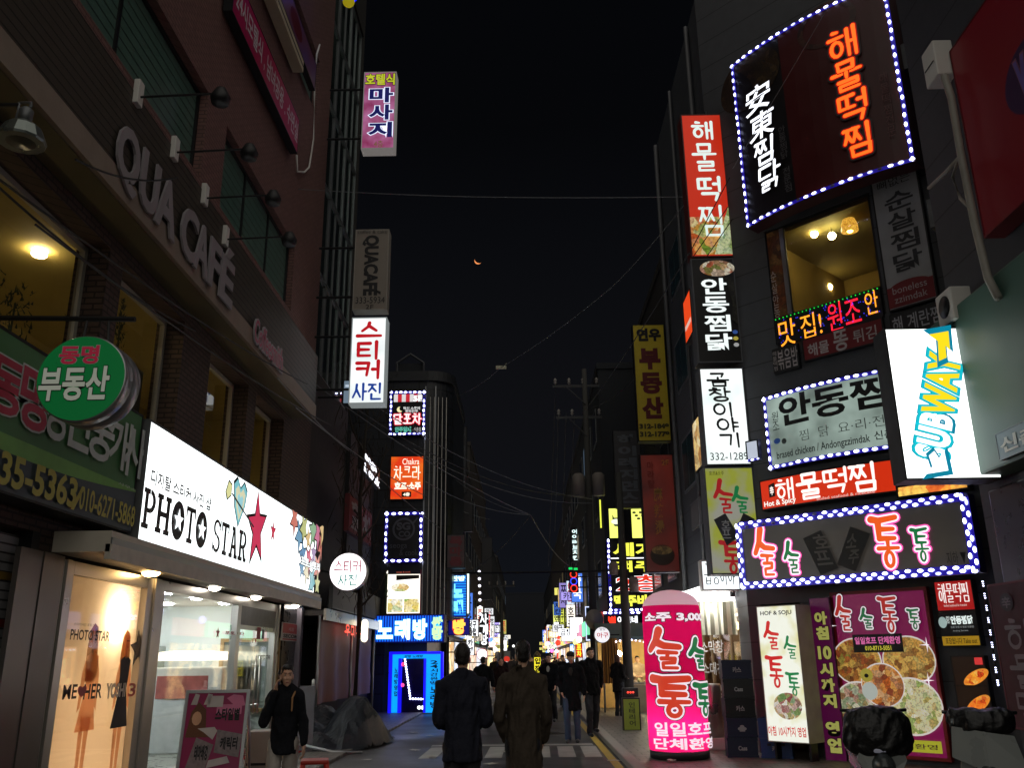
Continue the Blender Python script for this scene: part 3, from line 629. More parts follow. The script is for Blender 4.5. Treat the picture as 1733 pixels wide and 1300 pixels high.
def left_signs():
    s = Sign('banner_sign', 'magenta banner sign with white lettering high on the pink brick wall', 'sign', PX(-4.8), [(398, -30), (510, 189), (502, 252), (392, 22)], .16, mat('magenta_banner', 'a8124e', .5, 0, .2, 1.5), DK)
    s.text('24시모텔식 , 남녀공용 . 수면실', ('f', .03, .2, .98, .8), mat('banner_white', 'd0c2c8', .5), .02)
    m = MB(); a, c = onX((440, -34), -4.72), onX((513, 122), -4.72); z = c.z
    m.box((-4.95, a.y, z), (-4.72, c.y, z+.28), CREAM); m.box((-4.72, a.y+.05, z+.12), (-4.714, c.y-.02, z+.15), DK)
    tag(m.build('cream_fascia_board'), 'long cream coloured light trough above the magenta banner', 'board')
    s = Sign('poster_board', 'dark red and purple picture board above the cream light trough', 'sign', PX(-4.78), [(462, -40), (541, 74), (533, 112), (456, -4)], .14, em_mix('purple_print', '35101f', '2a1238', .35, 2.), DK)
    s.disc((.5, .5), .5, .25, mat('dull_red_print', '5c1420', .5), px=False)
    m = MB(); m.tube([onX(p, -4.94) for p in ((541, 75), (536, 92), (532, 160), (531, 235), (523, 283), (515, 291), (503, 290), (502, 262))], .022, WHT, 8); tag(m.build('conduit'), 'thin white conduit running down the brick corner under the picture board', 'conduit')
    # estate agent sign
    s = Sign('shop_sign', 'wide unlit green and navy estate agent sign with yellow telephone number', 'sign', PX(-4.62), [(-60, 512), (243, 702), (221, 905), (-60, 812)], .3, mat('faded_green_print', '4e8052', .5, 0, .15, 1.2), DK, rim=.03)
    gp = mat('navy_print', '48545c', .5, 0, .15, 2); yl = mat('yellow_print', 'b8b050', .5); wp = mat('faded_white_print', 'c8d0cc', .5); rp = mat('faded_red_print', 'c04058', .5)
    s.rect(('f', .0, .66, 1, .985), gp)
    n = 18; x0, x1 = -s.w/2, s.w/2
    m = MB(); m.add([(x0+(x1-x0)*i/n, s.yl() if i == 0 else -.003*s.n, s.h*(.34-.09*math.sin(math.pi*(.25+.75*i/n)))) for i in range(n+1)]+[(x1, -.003*s.n, s.h*.36), (x0, -.003*s.n, s.h*.36)], [tuple(range(n+3))], mat('leaf_green_print', '78b05c', .5)); m.build('print', s.root)
    s.text('동', ((-16, 590), (34, 715)), rp, .03, outline=(wp, .03)); s.text('명', ((40, 610), (73, 738)), rp, .03, outline=(wp, .03))
    for c, b in zip('공인중개사', (((84, 630), (109, 755)), ((117, 645), (145, 770)), ((152, 672), (184, 790)), ((188, 700), (212, 806)), ((212, 712), (238, 815)))): s.text(c, b, wp, .02)
    s.text('35-5363', ((-2, 760), (121, 862)), yl, .03); s.text('/', ((119, 818), (132, 868)), yl, 0); s.text('010-6271-5868', ((131, 822), (220, 893)), yl, .02)
    s.text('사무소', ((194, 815), (224, 833)), wp, 0)
    # round sign
    pl = PY(7.5); c = pl.hit((137, 640)); r = .408
    t = thing('round_sign', 'round double sided green estate agent sign hanging from a wall arm', 'sign', (c.x, 7.5, c.z), 0)
    m = MB(); m.lathe((0, 0, 0), [(r*.97, 0), (r, .02), (r, .13), (r*.96, .14), (r*.96, .17), (r, .18), (r, .30), (r*.97, .32)], ALU, 40, 'y'); m.build('drum', t)
    m = MB(); n = 40; m.add([(r*.965*math.cos(6.283*k/n), -.004, r*.965*math.sin(6.283*k/n)) for k in range(n)], [tuple(range(n))], em('0f7a3c', .33, 'green_round_face')); m.build('face', t)
    q = Sign.__new__(Sign); q.p = pl; q.n = 2; q.bend = 0; q.w = q.h = 2*r; q.u = c.x; q.z = c.z; q.root = t
    q.text('동명', (104, 586, 166, 616), em('b02a44', .35), .03, outline=(mat('faded_white_print', 'c8d0cc'), .03)); q.text('부동산', (72, 622, 182, 678), em('b4b8a8', .38), .03, outline=(INK, .025))
    m = MB(); m.tube([(-5-c.x, .16, .66), (.35, .16, .62)], .025, K); m.tube([(.1, .16, .64), (.12, .16, r-.02)], .014, K); m.tube([(-.1, .16, .64), (-.12, .16, r-.02)], .014, K); m.build('wall_arm', t)
    # flood lamp
    c = onY((36, 238), 6.6); t = thing('flood_lamp', 'unlit faceted metal bell lamp hanging over the wide cafe window', 'lamp', c, 0)
    pm = mat('galvanised_reflector', '8c9490', .3, .8, .15); m = MB(); m.lathe((0, 0, 0), [(.19, -.02), (.2, 0), (.15, .12), (.09, .17), (.055, .19)], pm, 14); 
    for i in range(len(m.sm)): m.sm[i] = False
    m.build('lamp_shade', t)
    m = MB(); m.lathe((0, 0, 0), [(.055, .18), (.06, .3), (.03, .33)], GREY, 14); m.build('socket', t)
    m = MB(); m.lathe((0, 0, 0), [(.0, -.03), (.12, -.02), (.18, -.012)], mat('dim_lamp_glass', '5a5c54', .2), 14); m.build('lens', t)
    m = MB(); m.tube([(-.075, 0, .2), (-.075, 0, .38), (.03, 0, .38), (.03, 0, .33)], .016, GREY); m.tube([(-5-c.x, 0, .36), (-.07, 0, .36)], .018, K); m.build('arm', t)
    # photo shop sign
    s = Sign('light_box_sign', 'bright white shop sign with black slab lettering and coloured stars', 'sign', PX(-4.55), [(258, 718), (543, 889), (525, 1011), (228, 911)], .4, em_mix('photo_sign_face', 'ccd8d8', 'f8fdfd', 2.4, .7, .3, .6), GREY, rim=.03)  # grey and white mottling paints uneven backlight into the face
    wk = mat('charcoal_print', '38363a', .5, 0, .1)
    X = lambda p: s.L(p)
    s.text('디지탈 스티커 사진 샵', ((257, 793), (356, 866)), INK, .025)
    a, b_ = X((243, 838)), X((413, 953)); W_ = b_[0]-a[0]
    zt, zb = s.h*.45, s.h*.13
    def slab(m, x0, x1, ch):
        w = x1-x0; f = lambda x, z: (x0+x*w, zb+z*(zt-zb)); y = -.003*(s.n+1); k = [0]
        def bar(x, z, X_, Z_): k[0] += 1; p, q = f(x, z), f(X_, Z_); m.quad((p[0], y-k[0]*.00005, p[1]), (q[0], y-k[0]*.00005, p[1]), (q[0], y-k[0]*.00005, q[1]), (p[0], y-k[0]*.00005, q[1]), wk)
        def pol(pts): k[0] += 1; m.add([(f(x, z)[0], y-k[0]*.00005, f(x, z)[1]) for x, z in pts], [tuple(range(len(pts)))], wk)
        def arc(cx, cz, rx, rz, a0, a1, t):
            n = 14; o = [(cx+rx*math.cos(a0+(a1-a0)*i/n), cz+rz*math.sin(a0+(a1-a0)*i/n)) for i in range(n+1)]; q = [(cx+rx*(1-t)*math.cos(a0+(a1-a0)*i/n), cz+rz*(1-t*.75)*math.sin(a0+(a1-a0)*i/n)) for i in range(n+1)]
            for i in range(n): pol([o[i], o[i+1], q[i+1], q[i]])
        S, T = .26, .13
        if ch == 'P': bar(.12, 0, .12+S, 1); bar(0, 0, .55, T); bar(0, 1-T, .5, 1); bar(.3, .4, .55, .52); arc(.52, .7, .46, .3, -1.571, 1.571, .55)
        if ch == 'H': bar(.08, 0, .32, 1); bar(.68, 0, .92, 1); bar(.3, .43, .7, .57); [bar(x, z, x+.42, z+T) for x in (0, .58) for z in (0, 1-T)]
        if ch == 'T': bar(.37, 0, .63, 1); bar(0, 1-T, 1, 1); bar(0, .7, .13, 1); bar(.87, .7, 1, 1); bar(.2, 0, .8, T)
        if ch == 'O': pol([(.5+.5*math.cos(i*.2618), .5+.53*math.sin(i*.2618)) for i in range(24)])
        if ch == 'S': arc(.5, .74, .46, .26, .3, 4.71, .5); arc(.5, .27, .48, .27, -2.8, 1.571, .5); bar(0, 0, .12, .3); bar(.86, .7, .98, 1)
        if ch == 'A': pol([(.1, 0), (.35, 0), (.55, 1), (.4, 1)]); pol([(.65, 0), (.95, 0), (.62, 1), (.45, 1)]); bar(.25, .3, .75, .42); bar(0, 0, .42, T); bar(.6, 0, 1.02, T); bar(.25, 1-T, .62, 1)
        if ch == 'R': slab(m, x0, x1, 'P'); pol([(.5, .42), (.75, .42), (1, 0), (.7, 0)]); bar(.68, 0, 1.05, T)
    m = MB(); xs = a[0]; adv = W_/9.3
    for ch, w in zip('PHOTO STAR', (.95, 1.15, 1.15, .9, 1.15, .5, .85, .9, 1.05, 1.05)):
        if ch != ' ': slab(m, xs, xs+adv*w*.9, ch)
        if ch == 'O': m2 = s
        xs += adv*w*.98
    s.n += 3; m.build('lettering', s.root)
    xs = a[0]; st = []
    m = MB()
    for ch, w in zip('PHOTO STAR', (.95, 1.15, 1.15, .9, 1.15, .5, .85, .9, 1.05, 1.05)):
        if ch == 'O':
            m = MB(); cx, cz = xs+adv*w*.45, (zt+zb)/2; y = -.003*(s.n+1)
            q = [(cx+(adv*w*.33 if k % 2 == 0 else adv*w*.14)*math.sin(k*math.pi/5), y, cz+((zt-zb)*.33 if k % 2 == 0 else (zt-zb)*.14)*math.cos(k*math.pi/5)) for k in range(10)]; m.add(q, [tuple(range(10))], em('eaf2f2', 2.2, 'photo_sign_star')); m.build('star_cutout', s.root)
        xs += adv*w*.98
    s.n += 1
    pk = em('d8345c', .8); 
    s.star((433, 895), .62, pk, INK, .12, .42, .82, name='star_print'); s.star((460, 900), .2, em('d83a58', .8), INK, 0, .4, .8, name='star_print')
    ht = lambda f: [(-.5*f, .55*f), (-.25*f, .75*f), (0, .5*f), (.25*f, .72*f), (.5*f, .5*f), (.4*f, .05*f), (0, -.6*f), (-.35*f, -.1*f)]
    c = X((402, 856))
    for mt, f in ((INK, .74), (em('7fc6cf', .9), .66), (em('d8d7b4', .95), .5), (em('9ad0d8', .95), .3)):
        y = s.yl(); m = MB(); m.add([(c[0]+x, y, c[1]+z*.8) for x, z in ht(f)], [tuple(range(8))], mt); m.build('heart_print', s.root)
    s.poly([(383, 815), (388, 822), (386, 838), (380, 844), (378, 832)], em('d9d89a', 1.0), outline=(INK, 1.25)); y = s.yl(); m = MB(); p, q = X((388, 836)), X((424, 892)); m.tube([(p[0], y, p[1]), (q[0], y, q[1])], .012, INK); m.build('arrow_print', s.root)
    random.seed(5)
    cols = ['d88070', '7aa8c8', 'c8cc8a', 'e8c890', '9ac09a', 'd880a0', '6a98c0', 'e07088', 'b8a0c8', 'f0e8c8', '90c8d0', 'e09080']
    pts = [(494, 880), (502, 906), (509, 895), (516, 912), (524, 900), (532, 905), (505, 940), (515, 948), (523, 938), (510, 968), (519, 985), (528, 962), (534, 925), (500, 960), (526, 990), (536, 900)]
    for i, p in enumerate(pts): s.star(p, .24+.14*random.random(), em(cols[i % 12], .85), INK, random.random()*6, .45, .95, name='star_print')
    s.text('포토스토리', ((497, 940), (529, 970)), em('e8f0f0', 1.2), .05, outline=(INK, .05))
    return s
PHOTO = left_signs()
# ================================================================== photo shop front
def photo_shop():
    b = thing('photo_shop', 'brightly lit photo booth shop with steel framed glass front and downlit canopy', 'shop', (-5, 14, 0), R(90))
    pw = mat('pearl_wall', 'dde4de', .6, 0, .05, 3)
    m = MB()   # canopy
    pbox(m, LW, 9.4, 19.4, 2.78, 3.0, .005, .62, mat('pale_canopy_panel', 'd0c8b8', .5, 0, .1)); m.build('canopy', b, True)
    m = MB(); pbox(m, LW, 9.4, 19.45, 2.86, 2.93, .62, .64, ALU); pbox(m, LW, 9.4, 19.45, 2.7, 2.86, .57, .64, mat('canopy_fascia', 'cfc8ba', .5)); m.build('fascia', b, True)
    for k, (x, y) in enumerate(((158, 971), (259, 969), (354, 995), (422, 1011), (476, 1026))):
        p = onZ((x, y), 2.775); p.x = min(-4.46, max(-4.9, p.x)); m = MB(); warm = k < 2
        m.lathe((p.x, p.y, 2.765), [(.02, -.045), (.06, -.035), (.085, -.015), (.09, .012)], em('ffd088' if warm else 'fff4e4', 24, 'canopy_lamp_warm' if warm else 'canopy_lamp_white'), 18); m.build('downlight', b, True)
    # frames
    m = MB(); y0, y1, y2, y3, y4 = 9.62, 12.05, 12.55, 16.0, 18.6
    for a, c in ((9.62, 9.95), (11.95, 12.55), (15.85, 16.05), (18.3, 18.62)):
        n = 3 if c-a > .25 else 1
        for i in range(n): pbox(m, LW, a+(c-a)*i/n+.004, a+(c-a)*(i+1)/n-.004, .05, 2.74, -.12, .0+.03*(i == 1), STEEL)
    for a, c in ((9.95, 11.95), (12.55, 15.85), (16.05, 18.3)): pbox(m, LW, a, c, 2.6, 2.74, -.1, .0, STEEL); 
    for a, c in ((9.95, 11.95), (12.55, 15.85)): pbox(m, LW, a, c, .05, .22, -.1, .0, STEEL)
    m.build('steel_frame', b, True)
    m = MB(); 
    for a, c in ((9.95, 11.95), (12.55, 15.85)): m.quad(LW.at(a, .22, -.05), LW.at(c, .22, -.05), LW.at(c, 2.6, -.05), LW.at(a, 2.6, -.05), CLR)
    m.build('shop_window', b, True)
    m = MB(); pbox(m, LW, 16.05, 18.3, 2.28, 2.6, -.09, -.01, mat('door_closer_box', '3a3a40', .4)); m.build('transom', b, True)
    fg = mat('frosted_door_glass', 'c3ccc8', .25, 0, .05)
    dg = glass('shop_door_glass', (.93, .97, .96), .1)
    for a, c in ((16.08, 17.16), (17.18, 18.27)):
        m = MB(); m.quad(LW.at(a, .08, -.05), LW.at(c, .08, -.05), LW.at(c, 2.27, -.05), LW.at(a, 2.27, -.05), dg); pbox(m, LW, a, c, .06, .16, -.07, -.03, STEEL); pbox(m, LW, a, c, 2.2, 2.275, -.07, -.03, STEEL); d = m.build('door', b, True)
        u = c-.12 if a < 17 else a+.12; h = MB(); h.tube([LW.at(u, .75, .03), LW.at(u, 1.75, .03)], .018, STEEL, 8)
        for z in (.9, 1.6): h.tube([LW.at(u, z, .03), LW.at(u, z, -.05)], .012, STEEL)
        o = h.build('handle', b, True); o.parent = d
    # room
    m = MB(); x1 = -8.6; rw = pw
    m.quad((x1, 12.3, .05), (x1, 18.6, .05), (x1, 18.6, 2.74), (x1, 12.3, 2.74), rw); m.quad((x1, 12.3, 2.74), (x1, 18.6, 2.74), (-5.1, 18.6, 2.74), (-5.1, 12.3, 2.74), WHT)
    m.quad((x1, 12.3, .06), (-5.1, 12.3, .06), (-5.1, 18.6, .06), (x1, 18.6, .06), mat('pale_shop_floor', '8d9188', .3, 0, .1))
    for y in (12.3, 18.6): m.quad((x1, y, .05), (-5.1, y, .05), (-5.1, y, 2.74), (x1, y, 2.74), rw)
    m.build('room', b, True)
    m = MB()
    for x in (-5.8, -6.9, -8.0):
        for y in (13.2, 14.6, 16.0, 17.5): m.lathe((x, y, 2.72), [(.0, -.012), (.085, -.012), (.1, .0), (.1, .015)], em('f0faff', 120, 'white_downlight'), 14)
    m.build('ceiling_lamp', b, True)
    # poster bay: a printed film on the glass, lamps behind it
    m = MB(); bw = mat('bay_side', 'd8ccb8', .6); m.box((-5.75, 9.8, .1), (-5.7, 12.2, 2.7), bw)
    for y in (9.8, 12.2): m.box((-5.7, y-.02, .1), (-5.1, y+.02, 2.7), bw)
    m.box((-5.7, 9.8, 2.66), (-5.1, 12.2, 2.7), bw); m.box((-5.7, 9.8, .1), (-5.1, 12.2, .14), bw); m.build('display_bay', b, True)
    m = MB(); p_ = LW.off(-.22).hit((186, 1012)); m.ell((-5.28, p_.y, 2.2), (.05, .22, .17), em('ffe2b4', 52, 'display_lamp')); m.build('display_lamp', b, True)
    m = MB(); m.tube([(-5.6, 10.0, 1.3), (-5.6, 12.0, 1.3)], .025, em('ffdcb0', 9, 'display_tube'), 8); m.tube([(-5.6, 10.0, .5), (-5.6, 12.0, .5)], .025, em('ffdcb0', 9, 'display_tube'), 8); m.build('display_tube', b, True)
    # printed poster: two women
    s = Sign('window_poster', 'warm back lit window poster of two long haired women in dresses', 'poster', PX(-5.09), [(118, 985), (265, 1000), (243, 1330), (70, 1330)], letters_only=True)
    s.rect(('f', -.02, -.02, 1.02, 1.05), skin_film('cream_poster_film', 'faeedd', .72), 'film')
    sk = skin_film('printed_skin_film', 'e8b898', .7); hr = skin_film('printed_hair_film', '9a6038', .6); bl = mat('printed_black_dress', '26262c', .6); pd = skin_film('printed_peach_film', 'f0b898', .7)
    def lady(cx, z0, k, dress):
        P = lambda pts, mt, nm: (lambda y: MB().add([(cx+x*k, y, z0+z*k) for x, z in pts], [tuple(range(len(pts)))], mt).build(nm, s.root))(s.yl())
        P([(-.10, 1.66), (-.02, 1.74), (.07, 1.7), (.12, 1.5), (.14, 1.15), (.02, 1.1), (-.12, 1.12), (-.13, 1.45)], hr, 'hair_print')
        P([(-.09, .1), (-.02, .1), (-.01, .75), (-.12, .75)], sk, 'leg_print'); P([(.01, .1), (.08, .1), (.12, .75), (.0, .75)], sk, 'leg_print')
        P([(-.2, 1.2), (-.14, 1.36), (-.1, 1.2), (-.16, .85), (-.22, .8)], sk, 'arm_print'); P([(.2, 1.2), (.14, 1.36), (.1, 1.2), (.16, .85), (.22, .8)], sk, 'arm_print')
        P([(-.14, 1.38), (-.05, 1.42), (.05, 1.42), (.14, 1.38), (.1, 1.05), (.23, .6), (-.23, .6), (-.1, 1.05)], dress, 'dress_print')
        P([(-.03, 1.4), (.03, 1.4), (.03, 1.5), (.065, 1.56), (.06, 1.66), (0, 1.7), (-.06, 1.66), (-.065, 1.56), (-.03, 1.5)], sk, 'face_print')
        P([(-.045, 1.61), (.045, 1.61), (.045, 1.6), (-.045, 1.6)], bl, 'eyes_print'); P([(-.02, 1.535), (.02, 1.535), (.01, 1.525), (-.01, 1.525)], mat('printed_lips', 'a03a3a', .6), 'lips_print')
    zz = -s.z+.28
    lady(s.L((150, 1150))[0], zz, 1.05, pd); lady(s.L((203, 1150))[0], zz+.0, 1.02, bl)
    s.star((226, 1098), .2, MATS['cream_poster_film'], INK, .15, .45, name='star_print')
    s2 = Sign('window_lettering', 'black and pink lettering stuck on the warm poster window glass', 'lettering', PX(-5.03), [(118, 1000), (262, 1010), (240, 1330), (70, 1330)], letters_only=True)
    s2.text('PHOTO STAR', ((120, 1065), (184, 1086)), INK, .02); s2.text('ME', ((107, 1160), (128, 1183)), INK, .02); s2.text('HER', ((142, 1159), (170, 1182)), INK, .02)
    s2.text('YOSHI', ((180, 1158), (209, 1180)), mat('white_vinyl', 'd8d4cc', .5), .03, outline=(INK, .02)); s2.text('3', ((216, 1157), (226, 1179)), mat('pink_vinyl', 'c05a5a', .5), .02); s2.text('♥', ((129, 1162), (142, 1181)), mat('pink_vinyl', 'c05a5a'), 0)
    s2.text('스티커사진 포토스타', ((122, 1054), (160, 1062)), INK, 0)
    s3 = Sign('door_lettering', 'small black shop lettering and red star stickers on the white glass', 'lettering', PX(-5.03), [(290, 990), (462, 1040), (452, 1270), (272, 1280)], letters_only=True)
    s3.text('PHOTO STAR', ((437, 1109), (457, 1117)), INK, .03); s3.star((368, 1072), .1, mat('red_vinyl', 'b0203a', .5)); s3.star((432, 1085), .06, mat('red_vinyl', 'b0203a'))
    s3.text('포토스타', ((380, 1068), (412, 1077)), mat('red_vinyl', 'b0203a'), .03); s3.rect(((434, 1062), (439, 1083)), mat('red_vinyl', 'b0203a')); s3.rect(((442, 1066), (445, 1082)), mat('charcoal_print', '38363a'))
    # inside furniture
    t = thing('photo_booth', 'white photo booth machine with glowing canopy inside the shop', 'photo booth', (-6.35, 17.75, .06), 0)
    m = MB(); m.cbox((-.7, -.5, 0), (.7, .5, 1.5), mat('booth_white', 'c4c8c4', .4), .03); m.build('body', t)
    m = MB(); m.lathe((0, -.2, 1.62), [(.75, 0), (.82, .05), (.8, .14), (.3, .18)], em('fff6e0', 2.2, 'booth_canopy'), 24); m.build('lit_canopy', t)
    m = MB(); m.box((-.5, -.52, .95), (.45, -.503, 1.35), mat('booth_print', '98504a', .4, 0, .5, 8)); m.build('print_panel', t)
    t = thing('photo_booth', 'tall grey photo booth cabinet at the back of the shop', 'photo booth', (-7.55, 17.6, .06), 0)
    m = MB(); m.cbox((-.5, -.45, 0), (.5, .45, 1.9), mat('booth_grey', '7c8684', .5), .03); m.build('body', t); m = MB(); m.box((-.35, -.46, 1.1), (.35, -.452, 1.6), em('d8ecf0', .9)); m.build('screen', t)
    t = thing('framed_mirror', 'wooden framed mirror on the inner wall behind the shop door', 'mirror', (-5.55, 18.55, .7), 0)
    m = MB(); 
    for a, c in (((-.6, -.03, 0), (-.53, .03, 1.4)), ((.53, -.03, 0), (.6, .03, 1.4)), ((-.53, -.03, 0), (.53, .03, .07)), ((-.53, -.03, 1.33), (.53, .03, 1.4))): m.box(a, c, mat('mirror_wood', '9a7a48', .5))
    m.build('frame', t); m = MB(); m.box((-.53, 0, .07), (.53, .02, 1.33), mat('mirror_silver', 'b0b4b0', .08, 1, .02)); m.build('glass', t)
    # shuttered shop
    t = thing('roller_shutter', 'closed roller shutter of the dark shop below the green sign', 'shutter', (-5.1, 6, 0), R(90)); sm = bands('shutter_slats', 'a8a6a8', '4a4848', .09, 'Z', .2, .45, .25, 1.)
    m = MB(); m.box((-5.2, 3.02, .05), (-5.14, 9.14, 2.9), sm); m.build('slats', t, True)
    m = MB(); m.box((-5.13, 9.0, .05), (-5.0, 9.15, 2.95), DK); m.build('side_rail', t, True); m = MB(); m.box((-5.13, 3.0, .05), (-5.0, 3.12, 2.95), DK); m.build('side_rail', t, True)
    for k, (z, c) in enumerate(((2.45, 'a0803a'), (2.0, '8a2a24'), (1.62, '3a4a58'), (1.2, 'a08a3a'), (.8, '7a2420'))):
        m = MB(); m.box((-5.14, 6.2, z), (-5.132, 9.0, z+.075), mat('shutter_reflection_%s' % c, c, .5)); m.build('reflection_stripe', t, True)  # coloured bars paint reflections onto the slats
    m = MB(); [pbox(m, LW, 8.72+.225*i+.006, 8.72+.225*(i+1), 0, 2.76, .004, .06-.012*(i % 2), mat('dull_steel', '6c6864', .35, .7, .15, 3)) for i in range(4)]; m.build('pilaster', LB, True)
    m = MB(); pbox(m, LW, 18.7, 20.3, 0, 2.9, .004, .05, mat('black_tile', '1c1d20', .3)); m.build('pilaster', LB, True)
    # security plate
    s = Sign('security_plate', 'small red and white security plate on the dark pillar beside the shop door', 'sign', PX(-4.93), [(478, 1056), (507, 1055), (504, 1085), (476, 1086)], .02, mat('plate_white', 'c8c4c4', .4), WHT, rim=.004)
    rd = mat('plate_red', 'b02434', .4); s.rect(('f', .04, .04, .96, .58), rd); s.text('SECOM', ('f', .08, .63, .92, .84), INK, .04); s.rect(('f', .04, .88, .96, .96), rd); s.text('세콤', ('f', .34, .25, .66, .45), mat('plate_white', 'c8c4c4'), 0)
    t = thing('entry_keypad', 'small dark keypad box on the pillar under the security plate', 'keypad', LW.at(18.9, 1.35, .055), R(90)); m = MB(); m.cbox((-.1, -.06, 0), (.1, 0, .22), DK, .012); m.build('case', t); m = MB(); m.box((-.07, -.066, .03), (.07, -.0605, .19), mat('keypad_face', '4a4c50', .4)); m.build('keys', t)
    m = MB(); pbox(m, LW, 19.75, 19.95, 0, 2.75, .051, .16, mat('scratched_aluminium_post', '8d8896', .4, .5, .3, 4)); tag(m.build('doorway_post'), 'scratched aluminium post between the black pillar and the maroon tarpaulin', 'post')
photo_shop()
def stair_tower():
    b = thing('stair_tower', 'dark glazed stair tower with pale green panes beside the brick building', 'building', (-5.2, 22, 0), R(90)); pl = PX(-5.2)
    dk = mat('dark_tower_render', '2a2826', .8, 0, .2)
    m = MB(); wallmesh(m, pl, 20.31, 25.5, 0, 24, [(20.5, 25.3, 8.7, 22.0), (20.4, 25.4, 0, 3.0)], dk, .5); m.quad((-5.2, 25.5, 0), (-11, 25.5, 0), (-11, 25.5, 24), (-5.2, 25.5, 24), dk); m.build('wall', b, True)
    gp = glass('greenish_pane', (.6, .78, .7), .15); m = MB(); wp = mat('tower_back_wall', 'a8b4aa', .8, 0, .1); m.quad((-6.6, 20.5, 8.7), (-6.6, 25.3, 8.7), (-6.6, 25.3, 22), (-6.6, 20.5, 22), wp); m.build('stairwell', b, True)
    for i in range(3):
        for j in range(5): window(b, pl, 20.52+1.6*i, 20.52+1.6*i+1.56, 8.75+2.65*j, 8.75+2.65*j+2.6, .12, GREY, gp, 2, 1, .05)
    m = MB()
    for j in range(6): m.lathe((-6.3, 22.8, 10.6+2.4*j), [(0, -.1), (.15, -.1), (.15, 0)], em('dff0e4', 9, 'stair_lamp'), 12)
    m.build('stair_lamp', b, True)
    return b
stair_tower()
def left_blades():
    P = PY(19.3)
    s = Sign('blade_sign', 'pink and magenta lit massage sign box with dark blue letters high in the sky', 'sign', P, [(616, 121), (671, 121), (667, 251), (611, 251)], .35, em_mix('massage_face', 'a03468', 'd07ab0', .62, 2.2), em('8f8a86', .5, 'opal_box_side'))
    s.text('호텔식', ((619, 125), (668, 143)), em('c8d028', .8), .03, outline=(INK, .05)); s.text('마사지', ((626, 147), (663, 234)), em('12186e', .5), .04, outline=(em('dfeaff', 1.2), .035), vert=True); s.text('4층', ((633, 238), (648, 249)), em('8a7a20', .4), 0); s.bracket(-s.w/2, -.9, (.4, s.h-.4), .03)
    s = Sign('blade_sign', 'unlit cream cafe blade sign with black letters turned sideways', 'sign', P, [(601, 388), (659, 388), (654, 524), (597, 524)], .35, mat('unlit_cream_face', '8a8278', .5, 0, .08), mat('cream_box_side', '9a958c', .5))
    s.text('QUACAFÉ', ((614, 398), (644, 500)), INK, .05, rot=1); s.text('333-5934', ((602, 503), (651, 513)), INK, 0); s.text('2F', ((619, 516), (632, 523)), INK, 0); s.text('coffee & cake', ((606, 390), (655, 395)), INK, -.01); s.bracket(-s.w/2, -.9, (.4, s.h-.4), .03)
    s = Sign('blade_sign', 'bright white photo sticker blade sign with red and blue brush letters', 'sign', P, [(597, 537), (655, 537), (650, 683), (588, 683)], .4, em_mix('sticker_face', 'd0dada', 'fbffff', 1.15, 1.2, .3, .6), em('a8b0b0', .45, 'white_box_side'))  # mottled whites stand in for tubes shining unevenly behind the face
    rd = em('c81020', .8); s.brush('스티커', ((606, 545), (642, 642)), rd, .2, vert=True, slant=.0); s.brush('사진', ((596, 650), (648, 676)), em('1440a0', .8), .17); s.bracket(-s.w/2, -.9, (.4, s.h-.4), .03)
    s = Sign('blade_sign', 'small pale blue lit box tucked behind the white sticker sign', 'sign', PY(19.9), (580, 643, 600, 684), .2, em('8aa0b4', .5), DK); s.rect(('f', .2, .2, .8, .3), em('c8d8e8', .8)); s.bracket(-s.w/2, -.6, (.2,), .03)
    # lantern on top
    c = onY((590, 2), 17.2); t = thing('sign_lantern', 'yellow ball lamp under a glowing blue ring at the very top of the frame', 'lamp', c, 0)
    m = MB(); m.ell((0, 0, 0), .14, em('b0a018', .6), 18, 12); m.build('globe', t); m = MB(); m.lathe((0, 0, .1), [(.13, 0), (.2, .03), (.2, .4), (.1, .42)], em('1420e8', 1.4), 20); m.build('ring', t); m = MB(); m.tube([(-.15, 0, .3), (-1.3, 0, .3)], .025, DK); m.build('bracket', t)
    # round sticker sign on the pole
    pl = PY(21.3); c = pl.hit((589, 968)); r = .5*(pl.hit((622, 968)).x-pl.hit((558, 968)).x)
    t = thing('round_sign', 'glowing white round photo sticker sign with red and green letters', 'sign', c, 0)
    m = MB(); m.lathe((0, 0, 0), [(r*.97, 0), (r, .03), (r, .22), (r*.9, .24)], WHT, 36, 'y'); m.build('drum', t); m = MB(); m.add([(r*.96*math.cos(6.283*k/36), -.004, r*.96*math.sin(6.283*k/36)) for k in range(36)], [tuple(range(36))], em('fff6fa', 2.0, 'round_sticker_face')); m.build('face', t)
    q = Sign.__new__(Sign); q.p = pl; q.n = 2; q.bend = 0; q.w = q.h = 2*r; q.u = c.x; q.z = c.z; q.root = t
    q.brush('스티커', (566, 950, 612, 968), em('b03050', .7), .14); q.brush('사진', (572, 974, 606, 991), em('2a9a8a', .8), .14)
    m = MB(); m.tube([(-r, .12, 0), (-5.2-c.x, .12, .1)], .025, DK); m.build('bracket', t)
left_blades()
